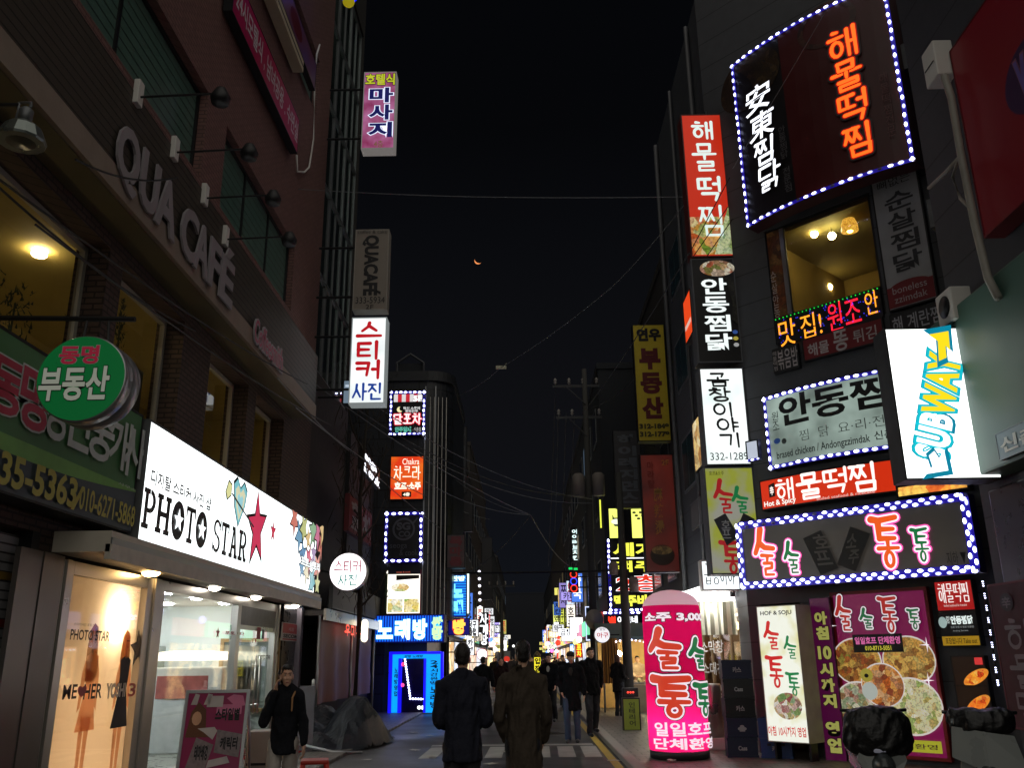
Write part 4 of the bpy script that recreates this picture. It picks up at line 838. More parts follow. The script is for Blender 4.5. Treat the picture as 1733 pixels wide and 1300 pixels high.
# ================================================================== right: corner restaurant building
CP = CORNER
DKW = bands('dark_grey_panel_wall', '43454a', '222226', .62, 'Z', .03, .55, .2, .5)
def corner_building():
    b = thing('corner_building', 'dark corner building of stacked restaurants with a bulging upper front', 'building', CP.at(0, 0), CP.a)
    wu = (-1.08, 1.0, 7.1, 9.4); sd = (-1.9, -1.15, 0, 2.5)
    m = MB(); wallmesh(m, CP, -2.17, 2.75, 0, 15.5, [wu, sd], DKW, .3)
    m.quad(CP.at(2.75, 0), CP.at(2.75, 0, -8), CP.at(2.75, 15.5, -8), CP.at(2.75, 15.5), DKW); a = CP.at(-2.17, 0)
    st = PX(a.x); holes = [(-21.7, -17.0, .0, 2.5)]; wallmesh(m, st, -22.5, -a.y, 0, 15.5, holes, DKW, .2)
    m.quad((a.x, 22.5, 0), (12, 22.5, 0), (12, 22.5, 15.5), (a.x, 22.5, 15.5), DKW)
    m.add([(a.x, 22.5, 15.5), (a.x, a.y, 15.5), CP.at(2.75, 15.5), CP.at(2.75, 15.5, -8), (12, 22.5, 15.5)], [(0, 1, 2, 3, 4)], DKW); m.build('wall', b, True)
    w = window(b, CP, *wu, .1, K, CLR, 1, 1, .05)
    for y, r_ in ((17.0, .05), (19.4, .04), (21.9, .06)): m = MB(); m.tube([(a.x-.07, y, 2.7), (a.x-.07, y, 15.4)], r_, mat('wall_pipe', '55565a', .5, .2), 8); m.build('downpipe', b, True)
    for i, z in enumerate((5.4, 7.9, 10.4)):
        for y in (18.2, 20.6):
            m = MB(); m.box((a.x-.03, y-.75, z), (a.x-.001, y+.75, z+1.3), GREY); m.box((a.x-.036, y-.68, z+.07), (a.x-.031, y-.02, z+1.23), mat('blue_green_glass', '1c3a40', .12, 0, .4)); m.box((a.x-.036, y+.02, z+.07), (a.x-.031, y+.68, z+1.23), MATS['blue_green_glass']); m.build('street_window', b, True)
    for u, z in ((2.25, 5.4), (2.3, 8.2), (2.2, 11.2)): m = MB(); pbox(m, CP, u-.28, u+.28, z, z+.5, .002, .3, mat('dull_vent_box', '6a6c6e', .5, .2, .3)); m.build('vent_box', b, True)
    m = MB(); pbox(m, CP, -.78, -.7, 7.15, 9.35, -.06, 0, ALU); m.build('mullion', b, True)
    oc = mat('olive_ceiling', '7d7340', .8, 0, .15); rw = mat('terracotta_wall', '8a4a28', .8, 0, .2, 2); ow = mat('mustard_wall', '8d7a40', .8, 0, .2, 2)
    m = MB(); q = lambda u, z, o: CP.at(u, z, o)
    m.quad(q(-1.5, 9.7, -.12), q(1.4, 9.7, -.12), q(1.4, 9.7, -4), q(-1.5, 9.7, -4), oc); m.quad(q(-1.5, 6.9, -4), q(1.4, 6.9, -4), q(1.4, 8.75, -4), q(-1.5, 8.75, -4), rw); m.quad(q(-1.5, 8.75, -4), q(1.4, 8.75, -4), q(1.4, 9.7, -4), q(-1.5, 9.7, -4), ow)
    for u in (-1.5, 1.4): m.quad(q(u, 6.9, -.12), q(u, 6.9, -4), q(u, 9.7, -4), q(u, 9.7, -.12), ow)
    m.quad(q(-1.5, 6.9, -.12), q(1.4, 6.9, -.12), q(1.4, 6.9, -4), q(-1.5, 6.9, -4), rw); pbox(m, CP, -1.5, 1.4, 8.68, 8.78, -3.98, -3.6, mat('dark_cornice', '3a2418', .5)); m.build('dining_room', b, True)
    pi = CP.off(-1.3)
    for k, (p, lab) in enumerate((((1437, 380), 'tapered wicker pendant lamp glowing inside the upstairs restaurant window'),)):
        c = pi.hit(p); t = thing('pendant_lamp', lab, 'lamp', c, 0); m = MB(); m.lathe((0, 0, 0), [(.16, -.14), (.15, 0), (.1, .14), (.05, .16)], em_mix('wicker_glow', 'c07a18', 'ffc850', 1.0, 30), 18); m.build('shade', t)
        m = MB(); m.ell((0, 0, -.1), .07, em('ffd060', 30, 'wicker_bulb')); m.build('bulb', t); m = MB(); m.tube([(0, 0, .15), (0, 0, 9.68-c.z)], .006, K); m.build('cord', t)
    for p, lab in (((1378, 396), 'bare yellow globe bulb hanging beside the wicker lamp'), ((1408, 399), 'bare white globe bulb hanging between the wicker lamp and the yellow bulb'), ((1403, 486), 'lone glowing bulb low in front of the terracotta wall')):
        c = (pi if p[1] < 450 else CP.off(-3.3)).hit(p); t = thing('globe_bulb', lab, 'lamp', c, 0); m = MB(); m.ell((0, 0, 0), .075, em('fff0b0' if p[0] == 1408 else 'ffdf90', 45, 'globe_bulb_%d' % (p[0] == 1408))); m.build('bulb', t); m = MB(); m.tube([(0, 0, .07), (0, 0, 9.68-c.z)], .006, K); m.build('cord', t)
    # street side restaurant room
    X0 = a.x; m = MB(); ww = mat('warm_plaster', '8a6a42', .8, 0, .3, 2)
    m.quad((X0+2.5, 17, 0), (X0+2.5, 21.7, 0), (X0+2.5, 21.7, 2.6), (X0+2.5, 17, 2.6), ww); m.quad((X0+.2, 17, 2.6), (X0+.2, 21.7, 2.6), (X0+2.5, 21.7, 2.6), (X0+2.5, 17, 2.6), ww)
    m.quad((X0+.2, 17, .08), (X0+.2, 21.7, .08), (X0+2.5, 21.7, .08), (X0+2.5, 17, .08), ww)
    for y in (17, 21.7): m.quad((X0+.2, y, 0), (X0+.2, y, 2.6), (X0+2.5, y, 2.6), (X0+2.5, y, 0), ww)
    m.build('grill_room', b, True)
    m = MB(); [m.ell((X0+x, y, 2.3), .08, em('ffd08a', 16, 'grill_lamp')) for x in (.9, 1.9) for y in (17.8, 19.4, 21)]; m.build('grill_lamp', b, True)
    window(b, st, -21.7, -17.0, .1, 2.5, .08, mat('pale_wood_frame', '8a7250', .6, 0, .3), CLR, 5, 1, .09)
    s = Sign('window_lettering', 'pale menu lettering on the glass of the warm grill restaurant', 'lettering', PX(X0-.0), [(1186, 1078), (1228, 1078), (1232, 1190), (1190, 1190)], letters_only=True)
    wl = mat('white_vinyl', 'd8d4cc', .5)
    for i, tx in enumerate(('소막창', '소대창', '양곱창')): s.text(tx, ('f', .05, .06+.33*i, .95, .25+.33*i), wl, .01)
    return b, X0
CB, CX0 = corner_building()
def corner_signs():
    # big curved board
    s = Sign('billboard', 'tall curved black and dark red restaurant board edged with chasing white lights', 'billboard', CP.off(.5), [(1237, 95), (1500, -14), (1549, 266), (1265, 391)], .35, mat('black_board_print', '131216', .4, 0, .2), mat('maroon_box', '3a1014', .5), bend=.2, rim=.02)
    s.rect(('f', .36, .0, .985, .985), mat('dark_red_board_print', '46070b', .4, 0, .15, 2))
    s.disc((.12, .16), .75, .6, food('billboard_food', ['1a1410', '3a2a18', '241c14', '4a3a22'], 0, 9), px=False); s.disc((.66, .1), .55, .45, food('billboard_seafood', ['3a1410', '4a2a20', '2a1010'], 0, 9, 3), px=False, ring=.2)
    lt = mat('letter_return', '5a5458', .4); wl = em('f2f6ff', 2.0, 'white_channel_letter')
    s.text('安', ('f', .085, .225, .27, .385), wl, .01, outline=(lt, .03), slant=.12); s.text('東', ('f', .095, .395, .28, .55), wl, .01, outline=(lt, .03), slant=.12)
    s.brush('찜', ('f', .105, .565, .28, .70), wl, .12, outline=(lt, .02), slant=.1); s.brush('닭', ('f', .115, .715, .29, .86), wl, .11, outline=(lt, .02), slant=.1)
    s.brush('해물떡찜', ((1400, 60), (1480, 260)), em('ff5a18', 1.9, 'orange_neon_letter'), .13, vert=True, outline=(em('b01404', .8), .022), out2=(mat('letter_backing', '3a3034', .5), .055), sizes=[(1., 0, 0), (1., 0, 0), (1., .06, 0), (1., .1, 0)])
    s.text('안동찜닭 전문점', ('f', .3, .55, .345, .93), mat('dim_white_print', '5a585c', .5), 0, vert=True); s.text('해물떡찜전문', ('f', .9, .5, .94, .85), mat('dim_red_print', '6a3a3c', .5), 0, vert=True)
    s.leds(.165, .06, .03)
    # blade stack
    P = PY(15.95)
    s = Sign('blade_sign', 'tall red lit blade sign with a stew picture, topmost of its stack', 'sign', P, [(1152, 193), (1221, 193), (1241, 436), (1170, 433)], .4, em('d02c10', .72, 'red_blade_face'), mat('dark_red_box_side', '5a1812', .5))
    wb = em('dff0ea', 1.0, 'white_blade_letter')
    s.rect(('f', .03, .73, .97, .985), food('stew_print', ['e8b060', 'c05018', 'f0d8a0', '70902a', 'd88838'], .55, 7, 1)); 
    s.poly([(.55, .985), (.97, .66), (.97, .985)], food('greens_print', ['7a9a4a', 'b0c080', 'd8e0b0', '5a8a5a'], .55, 6, 2), px=False)
    s.brush('해', ('f', .22, .06, .8, .18), wb, .15); s.brush('물', ('f', .2, .22, .82, .41), wb, .13); s.brush('떡', ('f', .24, .46, .88, .62), wb, .14); s.brush('찜', ('f', .22, .66, .92, .86), wb, .11)
    s = Sign('blade_sign', 'black blade sign with white bold letters under the tall red one', 'sign', P, [(1170, 437), (1243, 437), (1256, 614), (1180, 613)], .4, mat('black_blade_face', '101012', .35, 0, .3), mat('grey_box_side', '5a5c60', .5))
    s.disc((.6, .1), .34, .17, food('noodle_print', ['c8a878', '8a5a3a', 'e0d8c0', 'a04a28', '6a7a3a'], .5, 9, 3), px=False); s.text('안동찜닭', ('f', .2, .19, .8, .9), em('e8f2f0', 1.15), .025, vert=True, outline=(mat('grey_letter_edge', '3c3e40'), .03))
    for k, c in enumerate(('3a60b0', 'd0c050', 'c8c8c8')): s.disc((.88, .72+.06*k), .05, .04, em(c, .5), px=False)
    s.poly([(.75, .2), (.96, .2), (.96, .65), (.82, .6), (.88, .45)], food('leaf_print', ['1a1a18', '3a382c', '101010'], 0, 12, 5), px=False)
    s = Sign('blade_sign', 'glowing white blade sign with black brush letters and telephone number', 'sign', P, [(1183, 623), (1260, 622), (1270, 787), (1195, 788)], .4, em_mix('gopchang_face', 'cfe0dc', 'fdffff', 1.25, 1.1, .3, .6), mat('grey_box_side', '5a5c60'))  # patchy backlight is put into the face colour
    s.brush('곰창이야기', ('f', .25, .05, .72, .83), INK, .17, vert=True, slant=-.04, sizes=[(1, -.1, 0), (1, -.1, 0), (1, 0, 0), (1, .08, 0), (1, .16, 0)]); s.text('332-1289', ('f', .1, .875, .93, .95), INK, .0)
    s = Sign('blade_sign', 'yellow green beer hall blade sign at the foot of the blade sign stack', 'sign', P, [(1191, 791), (1276, 790), (1289, 975), (1204, 970)], .4, em_mix('green_blade_face', 'b8b8a8', 'b8c040', .5, 1.3, .4, .55), mat('grey_box_side', '5a5c60'))
    logo_red = em('b82024', .55); logo_green = em('1a8a4c', .5)
    s.brush('술', ('f', .14, .13, .55, .44), logo_red, .2); s.brush('술', ('f', .5, .2, .85, .44), logo_green, .2); s.brush('통', ('f', .2, .7, .62, .98), logo_red, .2); s.brush('통', ('f', .58, .74, .92, .98), logo_green, .2); s.text('호프&소주', ('f', .1, .04, .4, .08), INK, 0)
    bd = mat('charcoal_badge', '3a3c40', .5); s.poly([(.12, .5), (.36, .44), (.6, .66), (.34, .74)], bd, px=False); s.poly([(.52, .62), (.72, .44), (.94, .5), (.72, .7)], bd, px=False); s.text('호프', ('f', .26, .5, .44, .68), em('8a8a8a', .3), 0, vert=True)
    m = MB(); c = P.hit((1230, 620)); m.tube([(3.98, 16.2, 2.9), (3.98, 16.2, 12.6)], .05, DK, 8); tag(m.build('sign_pole'), 'dark steel pole carrying the stack of blade signs', 'pole')
    # facade signs
    s = Sign('facade_sign', 'dim white restaurant sign with black letters edged by chasing lights', 'sign', CP.off(.3), [(1293, 677), (1502, 621), (1516, 752), (1303, 802)], .25, em_mix('andong_face', '7a8a82', 'c8e0d4', .6, 1.2), DK, bend=.12)
    s.text('안동찜', ('f', .14, .06, .99, .47), INK, .03); s.text('찜  닭  요·리·전', ('f', .3, .57, .94, .71), mat('grey_letter', '4a5250', .5), -.01); s.text('brased chicken / Andongzzimdak', ('f', .08, .78, .83, .91), INK, .01); s.text('신촌', ('f', .86, .76, .99, .87), INK, .01)
    s.text('원조', ((1306, 698), (1320, 728)), INK, 0, vert=True); s.disc((1316, 747), .07, .05, em('2a4a8a', .4)); s.disc((1328, 747), .05, .05, mat('grey_letter', '4a5250'))
    s.leds(.15, .062, .03, sides='tbl')
    s = Sign('facade_sign', 'orange red lit spicy seafood sign with white brush letters', 'sign', CP.off(.35), [(1284, 818), (1512, 772), (1517, 822), (1291, 875)], .25, em('d8300e', .85, 'orange_sign_face'), DK, bend=.1)
    s.brush('해물떡찜', ('f', .12, .06, .9, .8), em('fff0e8', 1.2), .12, sizes=[(.85, 0, .0), (1.05, 0, -.04), (1.0, 0, .0), (1.1, 0, -.02)]); s.text('Hot & Spicy', ('f', .03, .72, .3, .95), em('fff0e8', 1.2), .02, outline=(INK, .02)); s.text('boiled seafood & ricecake', ('f', .46, .86, .86, .95), em('e8d8d0', .9), -.005)
    s.poly([(1301, 822), (1311, 817), (1313, 840), (1303, 843)], INK); s.text('辛', ((1303, 824), (1311, 838)), em('fff0e8', 1.2), .03)
    s = Sign('facade_sign', 'lit food picture strip in orange and yellow behind the sandwich sign', 'sign', CP.off(.33), (1516, 815, 1640, 836), .2, food('orange_strip_print', ['ff9030', 'ffd060', 'e04010', 'fff0c0'], 1.0, 5), DK)
    # big beer hall sign
    s = Sign('facade_sign', 'wide grey beer hall sign with pink haloed letters and a double row of lights', 'sign', CP.off(.7), [(1243, 888), (1637, 833), (1658, 968), (1258, 998)], .25, em_mix('taupe_face', '4a4440', '5c554c', .28, 1.5), mat('violet_box', '241c5c', .5))
    halo = em('ff5ab4', 1.1, 'pink_halo'); rim = em('ffe0f0', 1.3, 'white_letter_rim'); og = em('f05a18', .95); gg = em('108a48', .6)
    def logo(ch, b, mt, wd): s.brush(ch, b, mt, wd, outline=(rim, .025), out2=(halo, .045), slant=.0)
    logo('술', ((1272, 898), (1316, 974)), og, .23); logo('술', ((1324, 920), (1356, 970)), gg, .21); logo('통', ((1472, 878), (1530, 956)), og, .22); logo('통', ((1542, 896), (1578, 948)), gg, .21)
    bd2 = mat('charcoal_badge2', '1a1a1c', .5); gl = mat('grey_badge_letter', '6a6866', .5)
    s.poly([(1361, 912), (1391, 898), (1421, 962), (1391, 974)], bd2, 'badge'); s.poly([(1441, 892), (1475, 904), (1450, 968), (1419, 956)], bd2, 'badge'); s.text('호프', ((1378, 905), (1410, 958)), gl, .02, vert=True, slant=-.3); s.text('소주', ((1434, 904), (1458, 956)), gl, .02, vert=True, slant=.3)
    s.text('지하 ▼', ((1603, 935), (1640, 956)), INK, .0); s.leds(.17, .06, .05, double=.03)
    # gray strip signs beside upstairs window
    ob = CP.off(.12); gp = mat('stone_grey_print', '8d8d90', .5, 0, .25, 3); gi = mat('dark_grey_letter', '2a2a2e', .5); 
    s = Sign('strip_sign', 'unlit grey vertical panel with black letters and a red foot beside the upstairs window', 'sign', ob, [(1473, 292), (1552, 281), (1588, 513), (1500, 521)], .1, gp, K)
    s.text('뼈없는', ('f', .14, .05, .84, .12), gi, .0); s.text('순살찜닭', ('f', .24, .16, .84, .76), gi, .02, vert=True); s.rect(('f', .03, .84, .97, .985), mat('dull_red_panel', '6a161c', .5)); s.disc((.5, .86), s.w*.42, .12, mat('dull_red_panel', '6a161c'), px=False); s.text('boneless\nzzimdak', ('f', .14, .845, .84, .96), mat('dim_white_print2', '9a9094', .5), 0)
    s = Sign('strip_sign', 'dark panel with white letters just below the grey panel', 'sign', ob, [(1504, 527), (1592, 516), (1598, 556), (1508, 566)], .08, mat('black_panel', '1c1c20', .5), K); s.text('해 계란찜', ('f', .05, .15, .98, .85), mat('pale_grey_letter', '9a9aa0', .5), .01)
    s = Sign('led_display', 'running red and orange dot display along the foot of the upstairs window', 'led display', CP.off(.06), [(1312, 535), (1491, 488), (1493, 538), (1314, 585)], .08, mat('black_led_panel', '0c0a10', .5), K)
    oo = em('ff9a28', 1.6); rr = em('ff2038', 1.3); s.text('맛', ((1316, 545), (1349, 580)), oo, .0); s.text('집!', ((1353, 535), (1393, 566)), oo, .0); s.text('원조', ((1398, 516), (1460, 548)), rr, .0); s.text('안', ((1462, 496), (1489, 528)), oo, .0)
    m = MB(); random.seed(2); y = s.yl(); gd = em('20d840', 1.2); bl = em('4038ff', 1.2); w2 = s.w/2
    for i in range(26): x = -w2+.03+(s.w-.06)*i/25; m.box((x-.008, y-.01, s.h-.045), (x+.008, y, s.h-.025), gd)
    for i in range(70): x, z = random.uniform(-w2+.03, w2-.03), random.uniform(.03, s.h-.06); m.box((x-.006, y-.01, z-.006), (x+.006, y, z+.006), bl)
    s.done(m, 'indicator_dots')
    s = Sign('strip_sign', 'unlit dark red menu strip under the running dot display', 'sign', ob, [(1357, 573), (1494, 537), (1497, 578), (1359, 612)], .08, mat('dull_red_panel', '6a161c'), K); pl = mat('pale_print', 'a8a0a0', .5)
    s.text('해물', ('f', .07, .3, .34, .85), pl, .02); s.text('똥', ('f', .4, .06, .58, .95), pl, .02); s.text('튀김', ('f', .64, .25, .92, .8), pl, .01)
    s = Sign('strip_sign', 'small dark menu panel with white sideways rice letters at the building corner', 'sign', ob, [(1306, 592), (1350, 580), (1352, 622), (1310, 634)], .08, mat('black_panel', '1c1c20'), K); s.text('볶음밥', ('f', .2, .1, .98, .9), pl, .01); s.text('해물떡찜', ('f', .02, .1, .17, .9), pl, 0, vert=True)
    s = Sign('food_banner', 'dim brown stew picture banner hanging inside the narrow window pane', 'banner', CP.off(-.02), [(1296, 395), (1330, 380), (1338, 535), (1309, 545)], .03, food('dim_stew', ['3a2014', '5a3018', '241410', '6a4a28'], .12, 8, 4), K)
    s.text('순살안동', ('f', .05, .45, .35, .98), mat('pale_print', 'a8a0a0'), 0, vert=True)
    # street-level
    s = Sign('food_poster', 'large magenta beer hall poster of food dishes in a red frame', 'poster', CP.off(.12), [(1407, 1000), (1565, 997), (1612, 1282), (1432, 1287)], .1, em('a81868', .3, 'magenta_poster'), mat('red_poster_frame', '8a1418', .5), rim=.05)
    og, gg = em('c82820', .55), em('1a7a44', .5); rim = em('f0e4ea', .75); 
    def logo2(ch, b, mt, wd): s.brush(ch, b, mt, wd, outline=(rim, .02), out2=(INK, .03))
    logo2('술', ((1410, 1012), (1444, 1068)), og, .22); logo2('술', ((1453, 1032), (1480, 1064)), gg, .2); logo2('통', ((1486, 1012), (1524, 1068)), og, .2); logo2('통', ((1536, 1032), (1560, 1064)), gg, .2)
    D = [((1452, 1120), .38, .33, ['8a3a1c', 'c07a30', '5a2a14', 'd8a850', '6a7a2a']), ((1540, 1118), .38, .33, ['c88a38', 'e0b860', '8a5020', 'd0c070', 'a86a30']), ((1458, 1197), .39, .35, ['d8c0a8', '8a3a30', 'a8b070', 'e8e0d0', '5a7a40']), ((1546, 1196), .43, .38, ['d8cc90', 'e8e0b8', '9ab060', 'c0a860', 'f0ecd0']), ((1497, 1160), .32, .3, ['c05a20', 'e0a050', '8a3418', 'f0c890', 'a83c18'])]
    for i, (c, a, b, cols) in enumerate(D):
        s.disc(c, a*1.07, b*1.09, em('f0e8e0', .6), 'plate_print'); s.disc(c, a*1.02, b*1.02, food('dish_%d' % i, cols, .5, 13, i*2.1), 'dish_print')
    s.disc((1470, 1143), .1, .1, em('c8b848', .45), 'print'); s.disc((1470, 1144), .035, .03, INK, 'print'); s.disc((1476, 1170), .125, .13, em('c8d0c8', .55), 'print')
    s.rect(((1446, 1075), (1534, 1104)), INK); s.text('일일호프 단체환영', ((1450, 1079), (1528, 1090)), em('e870b0', .7), .03); s.text('010-8713-5051', ((1468, 1094), (1513, 1101)), em('d8d040', .7), .02)
    s.rect(((1432, 1246), (1600, 1276)), em('c8c838', .5), 'yellow_band'); s.text('단체일일호프환영', ((1436, 1252), (1592, 1270)), mat('purple_ink', '6a1850', .5), .01)
    for c, r in (((1573, 1092), .12), ((1576, 1152), .12), ((1412, 1060), .1)): s.star(c, r, em('fff0f8', .9), None, 0, .12, 1, 4, 'sparkle_print')
    s = Sign('vertical_banner', 'narrow purple banner with yellow green opening hour letters', 'banner', CP.off(.2), [(1370, 1012), (1403, 1012), (1435, 1305), (1397, 1305)], .05, em('6a1450', .3, 'purple_banner'), mat('purple_edge', '3a0c2c', .5), rim=.01)
    yg = em('b8b860', .55); s.text('아침', ('f', .2, .08, .82, .26), yg, .06, outline=(INK, .04), vert=True); s.text('10', ('f', .2, .29, .85, .37), yg, .05, outline=(INK, .04)); s.text('시까지', ('f', .2, .385, .85, .655), yg, .06, outline=(INK, .04), vert=True); s.text('영업', ('f', .2, .72, .85, .91), yg, .06, outline=(INK, .04), vert=True)
    s = Sign('light_box_sign', 'white and yellow lit beer hall box sign by the purple banner', 'sign', CP.off(.75), [(1280, 1027), (1349, 1023), (1368, 1258), (1299, 1258)], .45, em_mix('hof_face', 'f4f6e8', 'd0c838', .95, 1.6, .5, .7), mat('hof_box_side', 'a49c92', .5), rim=.015)
    s.text('HOF & SOJU', ('f', .1, .04, .88, .08), INK, .02); rd, gn = em('d02020', .85), em('0a8a4a', .7); s.brush('술', ('f', .12, .13, .52, .33), rd, .19); s.brush('술', ('f', .6, .24, .92, .4), gn, .17); s.brush('통', ('f', .14, .38, .56, .6), rd, .19); s.brush('통', ('f', .6, .5, .92, .66), gn, .18)
    s.disc((.58, .74), s.w*.34, .2, food('salad_print', ['e8e0d0', '8a3438', 'c0b078', '5a8a4a', 'f0ece0', '7a4a3a'], .6, 16, 8), px=False); s.text('아침 10시까지 영업', ('f', .05, .885, .95, .955), rd, .02)
    for x in (-.3, .3): m = MB(); m.box((x-.02, .1, -s.z), (x+.02, .3, 0), DK); m.build('leg', s.root)
    for c, lab, f, kids in (([(1580, 987), (1643, 979), (1650, 1030), (1587, 1038)], 'small red lit menu box with white brush letters under the big sign corner', em('c01c1c', .6), 0), ([(1587, 1038), (1650, 1031), (1657, 1072), (1593, 1080)], 'small black menu box with white letters between the red and yellow boxes', mat('black_panel', '1c1c20'), 1), ([(1593, 1080), (1657, 1072), (1660, 1090), (1596, 1098)], 'slim yellow take out box below the black menu box', em('c89a20', .5), 2)):
        s = Sign('menu_box', lab, 'sign', CP.off(.2), c, .18, f, K, rim=.01)
        if kids == 0: s.brush('해물떡찜', ('f', .08, .1, .92, .72), em('f8ece8', 1), .16); s.text('boiled seafood & ricecake', ('f', .2, .78, .8, .86), em('e8d8d0', .8), 0)
        if kids == 1: s.disc((.1, .45), .06, .08, em('a8c0bc', .7), px=False); s.text('안동찜닭', ('f', .32, .2, .9, .55), em('e0ece8', 1), .05); s.text('원조', ('f', .2, .2, .3, .5), em('e0ece8', 1), 0, vert=True); s.text('정통 안동식 찜닭 전문점', ('f', .3, .62, .9, .7), em('a8b0b0', .7), 0); s.text('Andong Zzimdak', ('f', .35, .78, .75, .85), em('a8b0b0', .7), 0)
        if kids == 2: s.text('포장됩니다 Take out', ('f', .1, .2, .92, .8), INK, .01)
    s = Sign('display_case', 'glass menu case with two glowing dishes of red stew beside the food poster', 'display case', CP.off(.15), [(1609, 1112), (1668, 1109), (1686, 1262), (1630, 1268)], .2, em('3a2418', .2), K, rim=.02)
    for c, tt, k in (((1652, 1147), .5, 0), ((1656, 1193), .6, 1)):
        cx, cz = s.L(c)
        for f_, mt in ((1, em('e08a30', .9)), (.86, food('red_stew%d' % k, ['e8601c', 'f0a030', 'b83410', 'ffd060'], .9, 18, k+3))):
            y = s.yl(); m = MB(); q = []
            for i in range(24): a = i*.2618; x, z = .2*f_*math.cos(a), .085*f_*math.sin(a); q.append((cx+x*math.cos(tt)-z*math.sin(tt), y, cz+x*math.sin(tt)+z*math.cos(tt)))
            m.add(q, [tuple(range(24))], mt); m.build('dish_print', s.root)
    s.rect(((1615, 1160), (1672, 1163)), INK); s.rect(('f', .72, .02, .95, .1), em('d83a3a', .8))
    m = MB(); a, c = CP.off(.25).hit((1663, 985)), CP.off(.25).hit((1688, 1152)); n = 9
    for i in range(n):
        p = a.lerp(c, i/(n-1))
        for k in range(3): m.ell((p.x, p.y, p.z-.03*k), .014, LED, 6, 4)
    m.tube([a, c], .012, K); tag(m.build('light_string'), 'vertical string of small white lights beside the menu boxes', 'light string')
corner_signs()
def white_entrance():
    s = Sign('shop_sign', 'white sign of the grill restaurant half hidden under the green blade sign', 'sign', PY(16.7), (1187, 948, 1262, 1000), .25, em('f4fbff', 1.3, 'gopchang_shop_face'), WHT); s.brush('곱창이야기', ('f', .06, .12, .94, .8), INK, .13)
    t = thing('awning', 'glaring white lit awning with striped clear curtain over the grill restaurant', 'awning', (CX0, 19.5, 2.3), 0)
    fm = skin_film('awning_cloth', 'e8e8e0', .5); m = MB(); n = 16
    for i in range(n):
        y0, y1 = 17.2+5*i/n, 17.2+5*(i+1)/n; m.quad((CX0, y0, 2.95), (CX0, y1, 2.95), (CX0-.95, y1, 2.55-.03*math.sin(i*1.7)), (CX0-.95, y0, 2.55-.03*math.sin(i*1.7-1.7)), fm)
    m.build('canopy_cloth', t, True)
    m = MB(); n = 40
    for i in range(n):
        y0, y1 = 17.2+5*i/n, 17.2+5*(i+1)/n; w0, w1 = .05*math.sin(i*1.3), .05*math.sin(i*1.3+1.3); m.quad((CX0-.95+w0, y0, 2.53), (CX0-.95+w1, y1, 2.53), (CX0-.95+w1*1.5, y1, 1.98), (CX0-.95+w0*1.5, y0, 1.98), skin_film('striped_curtain_%d' % (i % 2), 'e8e4d0' if i % 2 else '8d8c78', .6))
    m.build('curtain', t, True)
    m = MB(); n = 14
    for i in range(n):
        x0, x1 = CX0-.88+.86*i/n, CX0-.88+.86*(i+1)/n; w0, w1 = .05*math.sin(i*1.4), .05*math.sin(i*1.4+1.4); m.quad((x0, 17.0+w0, 2.62), (x1, 17.0+w1, 2.62), (x1, 17.0+w1*1.6, 2.02), (x0, 17.0+w0*1.6, 2.02), MATS['striped_curtain_%d' % (i % 2)])
    m.build('end_curtain', t, True)
    m = MB(); m.box((CX0-1.0, 17.1, 2.56), (CX0-.96, 22.2, 2.82), em('ffffff', 2.6, 'awning_fascia_light')); m.add([(CX0-1.0, 17.05, 2.62), (CX0-.02, 17.05, 2.62), (CX0-.02, 17.05, 3.1), (CX0-1.0, 17.05, 2.8), (CX0-1.0, 17.09, 2.62), (CX0-.02, 17.09, 2.62), (CX0-.02, 17.09, 3.1), (CX0-1.0, 17.09, 2.8)], [(0, 1, 2, 3), (7, 6, 5, 4), (0, 4, 5, 1), (2, 6, 7, 3), (0, 3, 7, 4), (1, 5, 6, 2)], MATS['awning_fascia_light']); m.build('lit_fascia', t, True)
    m = MB(); 
    for y in (17.4, 19.2, 20.6, 21.8): m.tube([(CX0-.5, y-.5, 2.5), (CX0-.5, y+.5, 2.5)], .03, em('ffffff', 60, 'awning_tube'), 8)
    m.build('tube_lamp', t, True)
    m = MB(); m.tube([(CX0-.95, 17.2, 2.55), (CX0-.95, 22.2, 2.55)], .02, ALU, 8); [m.tube([(CX0-.93, y, 0), (CX0-.93, y, 2.5)], .02, ALU, 8) for y in (17.2, 22.2)]; m.build('awning_frame', t, True)
    s = Sign('blade_sign', 'small cream picture sign poking out on the street side behind the white blade', 'sign', PX(CX0-.25), [(1171, 715), (1185, 700), (1189, 790), (1176, 800)], .12, food('cream_picture', ['f0e0b0', 'a07040', 'e8c880', '5a4030'], .9, 5, 6), DK)
    s = Sign('blade_sign', 'orange red lit sign sliver sticking out behind the black blade', 'sign', PX(CX0-.6), [(1156, 500), (1169, 494), (1171, 570), (1159, 582)], .12, em('f04a1c', .9), DK); s.rect(('f', .1, .62, .9, .72), em('f0c8b8', .8))
    s = Sign('wall_plate', 'grey rectangular board on a post below the green blade sign', 'board', PX(CX0-.1), [(1166, 855), (1184, 842), (1190, 885), (1172, 897)], .04, mat('grey_board', '6a6668', .6, 0, .3, 8), GREY)
    s = Sign('led_display', 'small tilted white sign between the corner building and its blade stack', 'sign', CP.off(.5), [(1262, 752), (1282, 738), (1284, 770), (1264, 790)], .1, em('c8d0e0', .8), DK); s.leds(.1, .04, .015, sides='b')
white_entrance()
